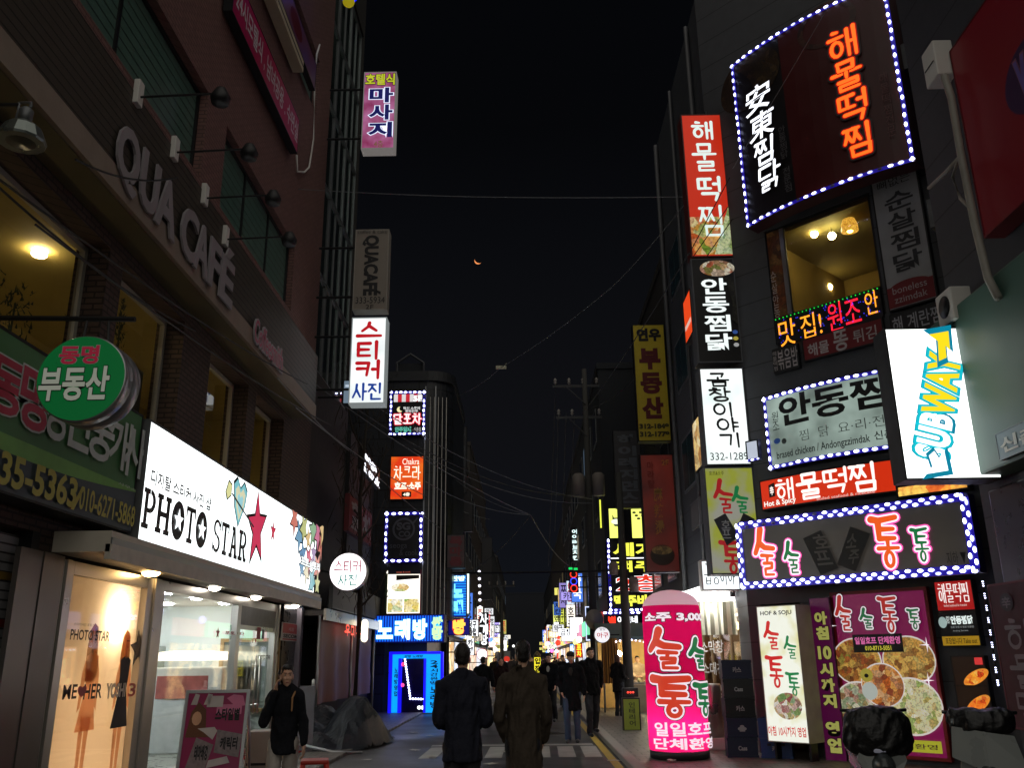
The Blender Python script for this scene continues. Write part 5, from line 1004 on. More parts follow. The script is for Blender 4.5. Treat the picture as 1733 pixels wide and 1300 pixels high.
def sandwich_building():
    pl = PX(5.6); gr = mat('dark_green_render', '3c5a50', .5, 0, .15, 2); dg = mat('dark_wall_paint', '2a2a2c', .7, 0, .2)
    b = thing('green_building', 'dark building with a smooth green fascia behind the white sandwich sign', 'building', (5.6, 7, 0), R(-90))
    m = MB(); m.box((5.62, 1, 0), (12, 10.9, 14), bands('grey_cladding', '3a3b40', '202024', .8, 'Z', .03, .6, .2, .5)); m.build('wall', b, True)
    m = MB(); m.cbox((5.25, 1, 3.6), (5.615, 10.75, 5.66), gr, .03); m.build('fascia', b, True)
    m = MB(); m.cbox((5.56, 1, 0), (5.612, 10.6, 3.5), mat('dark_shopfront', '1c1c20', .3, 0, .2), .02); m.build('shopfront', b, True)
    s = Sign('blade_sign', 'big glowing white sandwich shop box sign with yellow and white letters', 'sign', PY(10.1), [(1499, 557), (1651, 551), (1697, 808), (1530, 815)], .35, em('fbfffd', 2.3, 'sandwich_face'), K, rim=.02)
    # slanted rising lettering with arrows
    cy = em('12c0d0', 1.0, 'cyan_outline'); yl = em('f4d81c', 1.1, 'sandwich_yellow'); wh = em('fbfffd', 1.6, 'sandwich_white')
    A, B = s.L((1572, 790)), s.L((1603, 570)); ax = Vector((B[0]-A[0], B[1]-A[1])); Ln = ax.length; ax.normalize(); pr = Vector((-ax.y, ax.x))
    def place(x, y): p = Vector(A)+ax*(x*Ln)+pr*(y*.34); return p.x, p.y
    vs, fs = font_mesh('SUBWAY', .045, 1.02); mnx, mxx = min(v[0] for v in vs), max(v[0] for v in vs); mny, mxy = min(v[1] for v in vs), max(v[1] for v in vs)
    wcut = [v[0] for v in font_mesh('SUB', .045, 1.02)[0]]; 
    for off, mt, y in ((.125, em('0a90b0', .8, 'deep_cyan'), -.004), (.11, cy, -.007), (.04, None, -.011)):
        vv, ff = font_mesh('SUBWAY', off, 1.02); m = MB(); q = []
        for x, z in vv: a = (x-mnx)/(mxx-mnx); c = (z-mny)/(mxy-mny); px_, pz_ = place(.06+.8*a, (c-.5)*1.15-.02); q.append((px_, y, pz_))
        if mt: m.add(q, ff, mt)
        else:
            cut = max(wcut)+.0
            for f in ff: m.add([q[i] for i in f], [tuple(range(len(f)))], wh if sum(vv[i][0] for i in f)/len(f) < cut else yl)
        m.build('lettering' if mt is None else 'letter_outline', s.root)
    def arrow(pts, mt, y):
        m = MB(); m.add([(*place(x, z)[:1], y, place(x, z)[1]) for x, z in pts], [tuple(range(len(pts)))], mt); m.build('arrow_print', s.root)
    up = [(.80, .15), (.92, .62), (.88, .95), (1.05, .5), (.98, -.15), (.96, .15), (.86, -.35)]
    dn = [(.2, -.15), (.08, -.62), (.12, -1.0), (-.05, -.5), (.02, .15), (.04, -.15), (.14, .35)]
    sc = lambda P, k: [(sum(p[0] for p in P)/len(P)+(x-sum(p[0] for p in P)/len(P))*k, sum(p[1] for p in P)/len(P)+(z-sum(p[1] for p in P)/len(P))*k) for x, z in P]
    for pts, mt in (([(1570, 567), (1604, 561), (1607, 594), (1599, 586), (1601, 606), (1588, 612), (1586, 578)], yl), ([(1567, 803), (1604, 797), (1597, 764), (1588, 776), (1580, 764), (1571, 772), (1577, 790)], wh)):
        q = [s.L(p) for p in pts]; cx, cz = sum(a for a, _ in q)/7, sum(b for _, b in q)/7
        for f_, m_, y in ((1.42, MATS['deep_cyan'], -.0135), (1.0, mt, -.0165)): m = MB(); m.add([(cx+(a-cx)*f_, y, cz+(b-cz)*f_) for a, b in q], [tuple(range(7))], m_); m.build('arrow_print', s.root)
    m = MB(); m.tube([(s.w/2, .17, .3), (s.w/2+.2, .17, .3)], .03, K); m.tube([(s.w/2, .17, s.h-.3), (s.w/2+.2, .17, s.h-.3)], .03, K); m.build('bracket', s.root)
    s = Sign('street_sign', 'small blue grey street name plate under the green fascia', 'sign', PX(5.19), [(1685, 738), (1800, 676), (1800, 736), (1690, 780)], .05, mat('blue_grey_plate', '5c707a', .4), GREY, rim=.008); s.text('신촌로', ('f', .06, .24, .95, .8), mat('white_vinyl', 'd8d4cc'), .03)
    rd = mat('dark_red_panel', '5c0a12', .5, 0, .12, 1.5)
    s = Sign('side_sign', 'huge dull red sign panel on the dark building above the green fascia', 'sign', PX(5.35), [(1608, 90), (2050, -560), (2050, -100), (1680, 492)], .24, em('5a0810', .22, 'dull_red_glow'), rd, rim=.02)
    s.disc((1745, 120), .5, .4, mat('dull_purple_print', '3c2048', .5)); s.text('V', ((1715, 108), (1745, 148)), mat('violet_letter', '6a5aa0', .5), .06, outline=(mat('pink_letter_edge', '8a5a6a', .5), .05)); s.text('MMMI', ((1718, 88), (1760, 108)), mat('mustard_letter', '8a6a18', .5), .03) if 0 else None
    s = Sign('side_banner', 'dark maroon restaurant banner with pale brush letters low on the dark building', 'banner', PX(5.5), [(1680, 990), (1760, 975), (1775, 1240), (1700, 1235)], .05, mat('dark_maroon_cloth', '3c0a10', .6, 0, .15), rd); s.brush('해물떡', ('f', .25, .25, .9, .98), mat('dull_pale_letter', '7a7478', .5), .14, vert=True); s.disc((.4, .14), .14, .1, INK, px=False); s.text('辛', ('f', .3, .1, .5, .18), mat('dull_pale_letter', '7a7478'), .02)
    PIPE = mat('grimy_white_pipe', '8d8a82', .5, 0, .3, 4); m = MB(); pp = [onX(p, 5.2) for p in ((1598, 128), (1610, 165), (1626, 260), (1650, 380), (1672, 470), (1690, 505))]; m.tube(pp, .045, PIPE, 8); m.tube([onX(p, 5.25) for p in ((1572, 318), (1600, 292), (1622, 268))], .025, PIPE, 8); m.tube([onX(p, 5.22) for p in ((1622, 268), (1612, 300), (1625, 335), (1640, 350))], .02, PIPE, 8); tag(m.build('drainpipe'), 'white drainpipe with side branches below the red panel corner', 'pipe')
    a = onX((1590, 115), 5.3); t = thing('junction_box', 'white junction box at the top of the drainpipe', 'box', a, R(-90)); m = MB(); m.cbox((-.16, -.12, -.2), (.16, .12, .3), WHT, .02); m.build('case', t); m = MB(); m.box((-.12, -.13, .02), (.12, -.121, .03), DK); m.build('latch', t)
    a = onX((1612, 520), 5.3); t = thing('air_conditioner', 'white outdoor air conditioner unit beside the grey panel and the green fascia', 'air conditioner', a, R(-90)); m = MB(); m.cbox((-.2, -.1, -.22), (.2, .15, .2), WHT, .02); m.build('case', t); m = MB(); m.lathe((0, -.105, .0), [(.14, 0), (.14, .01), (.05, .012)], DK, 20, 'y'); m.build('fan_grille', t)
    m = MB(); p_ = onY((1588, 78), 11.5); m.box((p_.x, 11.3, p_.z), (p_.x+1.5, 12.0, p_.z+2), mat('dark_blue_panel', '14204a', .5)); tag(m.build('blue_panel'), 'dark blue roof panel peeping out above the red sign', 'panel')
sandwich_building()
# ================================================================== middle distance
def boxbuilding(name, label, x0, x1, y0, y1, h, mt, winrows=(), seed=0, side=1, lit=.12):
    """a street row house with recessed windows on its street side and on the side facing us."""
    random.seed(seed); b = thing(name, label, 'building', ((x0+x1)/2, (y0+y1)/2, 0), 0)
    m = MB(); m.box((x0, y0, 0), (x1, y1, h), mt); m.box((x0-.05, y0-.05, h), (x1+.05, y1+.05, h+.25), mt); m.build('wall', b, True)
    X = x1 if side < 0 else x0; sg = -1 if side > 0 else 1
    y = y0+.4
    while y+2 < y1 and label.find('end') < 0 and lit < .5:
        wdt = random.uniform(2.2, 4.2); c = random.choice([('ffe8b8', 'c08a4a'), ('f8f4ee', 'a8a8b0'), ('ffd890', '8a5a28'), ('e8f0ff', '8090b0'), ('fff0d8', 'b85040')]); k = random.randint(0, 3)
        m = MB(); m.box((X+sg*.001, y, .1), (X+sg*.06, min(y1-.1, y+wdt), 2.5), K); m.box((X+sg*.06, y+.1, .35), (X+sg*.07, min(y1-.2, y+wdt-.1), 2.35), food('shopfront_glow_%s_%d' % (c[0], k), [c[1], c[0], '2a2420', c[0], c[1]], 1.5, 2.2, k*3.1)); m.build('shopfront', b, True)
        m = MB(); m.box((X+sg*.001, y+.1, 2.62), (X+sg*.25, min(y1-.2, y+wdt-.1), 3.25), em(random.choice(['f4f4ff', 'ff5040', 'ffe060', '60a0ff', '60d8a0', 'ff80b0', 'ffffff']), random.choice((.5, .9, 1.4)))); m.build('fascia_light', b, True); y += wdt+.2
    dk = mat('dark_far_glass', '10141a', .15, 0, .3); 
    for j in range(int((h-3.2)//3)):
        for i in range(max(1, int((y1-y0)//3))):
            y = y0+1.5+i*3; z = 3.9+3*j; g = em(random.choice(['8a7a50', '7088a0', 'a09070']), .25) if random.random() < lit else dk
            if y+1.6 > y1: continue
            m = MB(); d = -.05 if side > 0 else .05; m.box((X+d*.2, y, z), (X+d, y+1.6, z+1.4), GREY); m.box((X+d, y+.08, z+.08), (X+d*1.15, y+1.52, z+1.32), g); m.build('window', b, True)
    return b
DB = [mat('dark_render_%d' % i, c, .8, 0, .2, 1.5) for i, c in enumerate(('262629', '2e2a28', '22262c', '302d2d'))]
def karaoke_building():
    dk = bands('dark_tile_front', '2a2d33', '15171a', 1, rough=.35, var=.3, bump=.4, brick=(.9, .6, .03)); b = thing('karaoke_building', 'dark rounded corner tower covered with small lit signs beyond the stair tower', 'building', (-5, 30, 0), 0)
    x1, y0, r, h = -2.45, 30.0, .9, 11.1
    poly = [(-9.5, 36), (-9.5, y0), (x1-r, y0)]+[(x1-r+r*math.sin(a), y0+r-r*math.cos(a)) for a in [i*math.pi/16 for i in range(1, 9)]]+[(x1, 36)]
    m = MB(); n = len(poly); m.add([(x, y, 2.9) for x, y in poly]+[(x, y, h) for x, y in poly], [tuple(range(n)), tuple(range(2*n-1, n-1, -1))]+[(i, (i+1) % n, n+(i+1) % n, n+i) for i in range(n)], dk)
    m.box((-9.5, 30.9, 0), (-3.3, 36, 2.9), dk); m.box((-9.5, 30.1, 0), (-4.6, 30.9, 2.9), dk); m.build('wall', b, True)
    m = MB(); cp = [(x*1.0, y-.12 if y < 31 else y) for x, y in poly]; m.add([(x+.05, y, h) for x, y in cp]+[(x+.05, y, h+.35) for x, y in cp], [tuple(range(n)), tuple(range(2*n-1, n-1, -1))]+[(i, (i+1) % n, n+(i+1) % n, n+i) for i in range(n)], mat('dark_parapet', '26282c', .5)); m.build('parapet', b, True)
    pl = PY(29.98)
    m = MB(); g = mat('blueish_curtain_glass', '242c36', .12, .2, .3, 2)
    for x in (720, 737): a = pl.hit((x, 700)); m.box((a.x-.02, 29.95, 3), (a.x+.02, 29.99, 10.9), ALU)
    for k in range(5): a = pl.hit((725+k*7, 900)); m.box((a.x-.012, 29.93+.03*k, 3.0), (a.x+.012, 29.96+.03*k, 10.5), STEEL)
    m.build('facade_fin', b, True)
    t = thing('roof_dormer', 'small gabled rooftop frame on top of the karaoke tower', 'roof frame', (pl.hit((684, 650)).x, 31.5, h+.3), 0); m = MB()
    fr = mat('pale_roof_frame', '4c4d52', .6); m.tube([(-.5, 0, 0), (-.5, 0, .9), (0, 0, 1.25), (.5, 0, .9), (.5, 0, 0)], .05, fr); m.build('gable_frame', t); m = MB(); m.box((-.45, .05, 0), (.45, .2, .9), DB[2]); m.build('dormer_wall', t)
    # signs on its face
    s = Sign('facade_sign', 'black lit bar sign with a striped awning print, topmost on the tower', 'sign', PY(29.75), (660, 663, 719, 736), .2, mat('black_board_print', '131216'), K)
    for i in range(7): s.rect(('f', .1+.115*i, .06, .1+.115*(i+1), .24), em('d82838' if i % 2 else 'f0ecec', .8), 'awning_print')
    s.disc((.28, .42), .1, .1, em('f0e8b0', 1.1), px=False); s.disc((.34, .40), .085, .085, mat('black_board_print', '131216'), px=False); s.text('5F', ('f', .66, .1, .92, .24), em('ffffff', 1.4), .05, outline=(INK, .03)); s.text('혁신 소주에\n취하잔주', ('f', .38, .36, .86, .5), em('e8e8e8', 1), .02); s.brush('달포차', ('f', .1, .53, .92, .76), em('fff0f0', 1.2), .17, outline=(em('e02840', 1), .03)); s.text('안주일체', ('f', .16, .82, .62, .95), em('60c8b0', .8), .05); s.text('신촌점', ('f', .7, .84, .9, .94), em('d8d8d8', .8), 0); s.leds(.16, .08, .03)
    s = Sign('facade_sign', 'glowing orange bar sign with white brush letters, fourth floor of the tower', 'sign', PY(29.8), (660, 772, 717, 846), .2, em_mix('chakra_face', 'e8380c', 'f8801c', .95, 1.1, .4, .7), K)
    w = em('fff4e0', 1.3); s.text('Chakra', ('f', .36, .06, .86, .2), w, 0); s.brush('차크라', ('f', .1, .24, .92, .54), w, .13); s.text('호프·소주', ('f', .14, .6, .92, .78), w, .05); s.rect(('f', .36, .82, .64, .94), INK); s.text('4층', ('f', .4, .84, .6, .92), w, .04)
    s = Sign('facade_sign', 'unlit round cooking logo sign framed by white lights below the orange sign', 'sign', PY(29.75), (652, 868, 714, 951), .2, mat('dark_blue_black', '14141c', .4), K); gy = mat('grey_logo', '5c5c66', .5)
    s.disc((.5, .34), .38, .38, gy, ring=.18, px=False); s.text('SG', ('f', .3, .2, .68, .36), gy, .05); s.text('CO', ('f', .36, .38, .68, .5), gy, .04); s.poly([(.74, .2), (.86, .1), (.88, .13), (.77, .24)], gy, px=False); s.text('seoga', ('f', .14, .65, .6, .76), gy, .0); s.text('& cook', ('f', .4, .76, .9, .88), gy, .0); s.leds(.22, .1, .03)
    s = Sign('food_poster', 'bright white dish picture window with a pink edge above the blue karaoke sign', 'poster', PY(29.8), (652, 965, 712, 1040), .1, em('fff8e8', 1.5, 'dish_window_face'), mat('pink_frame', 'b04868', .5)); s.rect(('f', .06, .0, .98, .1), mat('navy_band', '1c2038', .5)); s.text('seoga & cook', ('f', .3, .03, .7, .08), em('d06048', .8), 0)
    s.disc((.5, .36), .5, .3, em('fffdf4', 1.8), px=False); s.disc((.42, .4), .3, .14, food('plated_dish', ['e8d8b0', 'c8a050', 'f8f4e0', 'a0a858'], 1.1, 7, 2), px=False); s.poly([(.3, .12), (.95, .12), (.95, .2), (.3, .24)], mat('dark_pan', '2a2420', .4), px=False)
    for k in range(2): s.rect(('f', .08+.46*k, .66, .5+.46*k, .96), food('dish_tile_%d' % k, ['f0e8c8', 'd8c060', 'e8e4d8', '88a848'], 1.1, 6, k+5))
    s.rect(('f', .0, .08, .06, 1), food('leaf_edge', ['1a2416', '304028', '10140c'], .1, 8, 3))
    # blue striped karaoke sign wraps the corner
    bl = em('1468f0', 1.1, 'karaoke_blue'); bd = em('0418a0', .6, 'karaoke_dark_blue')
    s = Sign('facade_sign', 'long glowing blue striped karaoke sign with white letters around the tower corner', 'sign', PY(29.2), (632, 1041, 752, 1088), .8, bd, mat('violet_box', '241c5c'))
    for i in range(26): s.rect(('f', .012+.0376*i, .04, .012+.0376*i+.02, .96), bl, 'stripe')
    w = em('f8fcff', 2.0); cyan = em('30c8f8', 1.1)
    for c, b in zip('노래방', ((.05, .2, .28, .86), (.31, .16, .52, .9), (.56, .16, .76, .9))): s.text(c, ('f', *b), w, .045, outline=(cyan, .03))
    s.text('싼\n방', ('f', .82, .08, .98, .92), em('c8f0b0', 1.3), .07, outline=(cyan, .03))
    e = thing('karaoke_entrance', 'cyan lit karaoke doorway frame with a zigzag light chain on its dark glass', 'doorway', (-3.4, 29.9, 0), 0); pl = PY(29.9)
    cy = em('06a0fc', 1.15, 'karaoke_cyan'); be = em('1410ff', 1.3, 'karaoke_blue_edge'); A = lambda p: pl.hit(p); 
    def bxp(m, x0, y0, x1, y1, mt, d=.25): a, c = A((x0, y0)), A((x1, y1)); m.box((a.x, 29.9-d, max(.03, c.z)), (c.x, 29.9, a.z), mt)
    m = MB(); bxp(m, 664, 1108, 676, 1206, cy); m.build('side_pillar', e, True); m = MB(); bxp(m, 722, 1108, 747, 1206, cy); m.build('side_pillar', e, True); m = MB(); bxp(m, 676, 1108, 722, 1115, cy); m.build('lintel', e, True)
    m = MB(); bxp(m, 661, 1104, 664, 1208, be, .28); bxp(m, 676.3, 1115, 679, 1206, be, .28); bxp(m, 719, 1115, 721.7, 1206, be, .28); bxp(m, 747, 1104, 750, 1208, be, .28); bxp(m, 664.2, 1104, 746.8, 1107.6, be, .28); m.build('blue_edge_light', e, True)
    m = MB(); bxp(m, 676, 1115, 722, 1206, mat('violet_dark_glass', '0c0830', .1), .05); m.build('door_glass', e, True)
    m = MB(); pts = [A(p) for p in ((686, 1116), (695, 1183), (722, 1184))]; 
    for a, c in zip(pts, pts[1:]):
        n = 15 if a.z-c.z > 1 else 6
        for i in range(n): p = a.lerp(c, i/n); m.ell((p.x, 29.8, p.z), .032, LED, 6, 4)
    m.build('light_chain', e, True)
    m = MB(); 
    for p, c in (((683, 1125), 'ff4060'), ((710, 1198), 'f8fff0'), ((716, 1198), 'f8fff0'), ((682, 1160), 'e04080'), ((676, 1200), '40e060')): q = A(p); m.ell((q.x, 29.78, q.z), .06, em(c, 2), 8, 6)
    m.build('entrance_lamp', e, True)
    for tx, b in (('24시간싼방', (728, 1118, 741, 1160)), ('노래방', (728, 1162, 742, 1200)), ('노래방영업', (667, 1130, 673, 1180))):
        q = Sign('lettering_panel', '', '', PY(29.64), b, letters_only=True, parent=e); q.text(tx, ('f', 0, 0, 1, 1), mat('navy_ink', '08104a', .5), .03, vert=True)
    q = Sign('lettering_panel', '', '', PY(29.64), (684, 1109, 716, 1114), letters_only=True, parent=e); q.text('싼방 노래방', ('f', 0, 0, 1, 1), mat('navy_ink', '08104a'), .03)
    # oblique signs on the wall before it
    lw = PX(-4.35)
    s = Sign('facade_sign', 'white glowing cookery letters on a dark curved wall beside the bare tree', 'sign', lw, [(612, 768), (644, 786), (642, 818), (611, 806)], .1, mat('dark_blue_black', '14141c'), K); s.text('seoga', ('f', .0, .08, .8, .48), em('f0f4ff', 1.8), .05); s.text('& cook', ('f', .1, .52, 1, .95), em('f0f4ff', 1.8), .05)
    s = Sign('wall_sign', 'dim red vertical letter sign on the wall beside the bare tree', 'sign', lw, [(588, 827), (628, 872), (630, 924), (594, 905)], .12, mat('dim_red_sign', '7a1418', .5), mat('dark_red_panel', '5c0a12')); s.text('히트', ('f', .08, .1, .5, .9), mat('pale_print', 'a8a0a0'), .06, vert=True); s.text('차', ('f', .55, .2, .95, .9), mat('pale_print', 'a8a0a0'), .06)
    s = Sign('wall_sign', 'blank grey backside of a sign box below the glowing round sticker sign', 'sign', PX(-4.6), [(563, 990), (613, 1008), (612, 1043), (564, 1030)], .1, mat('grey_board', '6a6668'), GREY)
    s = Sign('shop_letters', 'red neon letters over the tarpaulin stall', 'sign letters', PX(-4.3), [(583, 1058), (612, 1062), (611, 1080), (583, 1075)], letters_only=True); s.brush('우미루', ('f', 0, 0, 1, 1), em('ff3a18', 1.8), .16)
    a = onX((617, 1068), -4.2); t = thing('wall_lantern', 'warm white capsule lantern beside the red neon letters', 'lamp', a, 0); m = MB(); m.cap((0, 0, -.2), .09, (0, 0, .2), .09, em('fff0d0', 2.2)); m.build('globe', t); m = MB(); m.box((-.15, -.02, -.05), (-.05, .02, .05), DK); m.build('bracket', t)
karaoke_building()
def stall_left():
    t = thing('tarpaulin_stall', 'closed street stall wrapped in maroon tarpaulin between shop pillar and karaoke tower', 'stall', (-4.6, 23, 0), R(90))
    mr = mat('maroon_tarpaulin', '6a3436', .55, 0, .2, 1.5); pl = PX(-4.55); m = MB(); n, k = 26, 8; vs = []; fs = []; random.seed(4)
    for j in range(k+1):
        for i in range(n+1): u = 19.96+(27.2-19.96)*i/n; z = .75+(2.55-.75)*j/k; vs.append(pl.at(u, z, .05*math.sin(i*1.1+j*.15)*(1-j/k*.6)+.03*random.random()))
    for j in range(k):
        for i in range(n): fs.append((j*(n+1)+i, j*(n+1)+i+1, (j+1)*(n+1)+i+1, (j+1)*(n+1)+i))
    m.add(vs, fs, mr, True); m.build('tarpaulin', t, True)
    m = MB(); m.box((-6.5, 20, 2.6), (-4.4, 27.4, 2.72), mat('stall_roof', '4a4644', .6)); m.box((-4.42, 19.98, 2.5), (-4.36, 27.4, 2.75), STEEL); m.build('roof', t, True)
    for y in (20.0, 23.8, 27.3): m = MB(); m.tube([(-4.5, y, 0), (-4.5, y, 2.6)], .035, ALU, 8); m.build('post', t, True)
    m = MB(); m.box((-6.4, 20.1, 0), (-4.7, 27.2, .8), DB[1]); m.build('counter', t, True)
    m = MB(); m.box((-11, 25.6, 0), (-5.1, 30, 8.2), DB[0]); m.box((-5.1, 25.6, 2.9), (-4.75, 29.9, 3.6), DB[3]); o = m.build('low_building'); tag(o, 'low dark building block behind the tarpaulin stall', 'building')
    # tarp covered cart
    t = thing('covered_cart', 'food cart bundled under a dark blue grey tarpaulin beside the stall', 'cart', (-3.95, 19.8, 0), 0)
    tp = mat('grey_blue_tarpaulin', '20252c', .5, 0, .4, 2.5, .6, bscale=5); no = __import__('mathutils').noise
    pk = ((.45, -.5, 1.0, 1.0), (-.45, -.9, .62, .9), (.2, .7, .88, 1.1), (-.5, .5, .8, 1.2), (.1, 1.5, .55, .8), (-.1, -1.7, .4, .7)); m = MB(); N, Q = 46, 84; vs = []; fs = []
    for j in range(Q+1):
        for i in range(N+1):
            x, y = -1.15+2.3*i/N, -2.4+4.6*j/Q; e_ = (x/1.1)**2+(y/2.25)**2
            z = max(hh*math.exp(-(((x-a)**2*2.6+(y-b)**2*.9))/sp)-.03 for a, b, hh, sp in pk); z = max(z, max(hh*.98-(abs(x-a)*1.15+abs(y-b)*.55) for a, b, hh, sp in pk))
            z += .07*abs(no.noise(Vector((x*4, y*2.2, 1))))+.05*abs(no.noise(Vector((x*9+y*3, y*5, 4))))-.05; z *= max(0, min(1, (1.06-e_)*3)); sh = .06*no.noise(Vector((x*3, y*3, 9))); vs.append((x+sh, y+sh, max(.015+.02*random.random(), z)))
    for j in range(Q):
        for i in range(N):
            x, y = -1.15+2.3*(i+.5)/N, -2.4+4.6*(j+.5)/Q
            if (x/1.1)**2+(y/2.25)**2 < 1.04+.1*no.noise(Vector((x*3, y*3, 2))): fs.append((j*(N+1)+i, j*(N+1)+i+1, (j+1)*(N+1)+i+1, (j+1)*(N+1)+i))
    m.add(vs, fs, tp, False); m.build('cover', t)
    m = MB(); m.tube([(-.9, -2.1, .3), (.4, -2.4, .05), (.9, -2.2, .02)], .03, ALU, 8); m.build('tow_bar', t)
    for y in (-1.2, 1.2): m = MB(); m.lathe((.62, y, .2), [(.2, -.05), (.2, .05)], mat('tyre_rubber', '18181a', .8), 18, 'x'); m.build('wheel', t)
    t = thing('folding_panel', 'scuffed grey board leaning on the tarpaulin cart', 'board', (-4.12, 17.6, .05), R(15)); m = MB(); m.cbox((-.14, -.05, 0), (.14, .02, 1.15), mat('scuffed_board', '6a6a70', .6, 0, .25, 6), .01); m.build('board', t); m = MB(); m.lathe((.1, 0, 1.15), [(.03, 0), (.03, .1), (.01, .12)], WHT, 10); m.build('knob', t)
    t = thing('low_box', 'pale flat crate standing behind the woman by the doorway post', 'crate', (-3.35, 12.2, .05), R(5)); m = MB(); m.cbox((-.22, -.2, 0), (.1, .2, .75), mat('worn_pale_board', '8a8684', .6, 0, .2, 6), .015); m.build('body', t); m = MB(); m.box((-.2, -.205, .35), (.08, -.2005, .38), DK); m.build('seam', t)
stall_left()
def bare_tree(x, y, label, h=9.5, seed=1, ri=.09):
    random.seed(seed); t = thing('street_tree', label, 'tree', (x, y, 0), 0); bk = mat('grey_bark', '3a332c', .9, 0, .3, 10, .5)
    m = MB(); m.tube([(0, 0, 0), (.05, .02, h*.3), (-.05, 0, h*.6), (.06, 0, h*.85)], [ri, ri*.8, ri*.55, ri*.3], bk, 10)
    for k in range(9): a = k*2.4; z = h*(.3+.06*k); m.tube([(0, 0, z), (.5*math.cos(a), .5*math.sin(a), z+.5), (.8*math.cos(a), .8*math.sin(a), z+1.2)], [ri*.35, ri*.22, ri*.1], bk, 6)
    m.build('trunk', t); m = MB()
    for k in range(420):
        a = random.random()*6.28; z = h*(.33+.62*random.random()); r = .75*random.random()**.5; p = Vector((r*math.cos(a), r*math.sin(a), z)); d = Vector((random.uniform(-.25, .25), random.uniform(-.25, .25), random.uniform(-1, .6)))*.8
        w = Vector((-d.y-.2, d.x+.1, .02)).normalized()*.012; q = p+d*.5+Vector((random.uniform(-.1, .1), random.uniform(-.1, .1), 0)); m.add([p-w, p+w, q+w, q-w], [(0, 1, 2, 3)], bk); m.add([q-w, q+w, p+d], [(0, 1, 2)], bk)
    m.build('crown', t)
bare_tree(-4.15, 22.6, 'bare bushy street tree in the gap beside the stair tower')
# ------------------------------------------------------------------ rows of houses
boxbuilding('row_building', 'dark street house just behind the karaoke tower', -10, -3.1, 36.2, 52, 11.5, DB[0], seed=1, side=-1)
boxbuilding('row_building', 'taller dark house in the middle of the far left street row', -10, -3.2, 52.3, 75, 14, DB[2], seed=2, side=-1) if 0 else None
for i, (y0, y1, h, lab) in enumerate(((52.3, 74, 14, 'tall dark house behind the red framed letter sign across from the neon tower'), (74.4, 105, 12, 'dark house beyond the round white signs on the sticker sign side'), (105.5, 150, 13, 'last dark house before the street end on the sticker sign side'))): boxbuilding('row_building', lab, -10, -3.2, y0, y1, h, DB[(i+1) % 4], seed=i+3, side=-1)
boxbuilding('row_building', 'dark house with blue green windows next to the corner restaurant building', 4.6, 12, 22.7, 32.7, 13.8, DB[1], seed=8, side=1, lit=.05)
boxbuilding('row_building', 'dark house carrying the yellow beer signs behind the utility poles', 3.0, 12, 33.2, 48, 12.5, DB[2], seed=9, side=1)
for i, (y0, y1, h, lab) in enumerate(((48.4, 70, 13, 'dark house behind the three ringed red and blue sign'), (70.5, 105, 12, 'dark house beyond the yellow vertical signs on the utility pole side'), (105.5, 150, 11, 'last dark house before the street end on the utility pole side'))): boxbuilding('row_building', lab, 3.1, 12, y0, y1, h, DB[i], seed=i+13, side=1)
boxbuilding('end_building', 'low dark building closing the far end of the street', -14, 14, 168, 180, 13, mat('night_blue_render', '161a24', .8, 0, .2), seed=20, side=1, lit=.02)
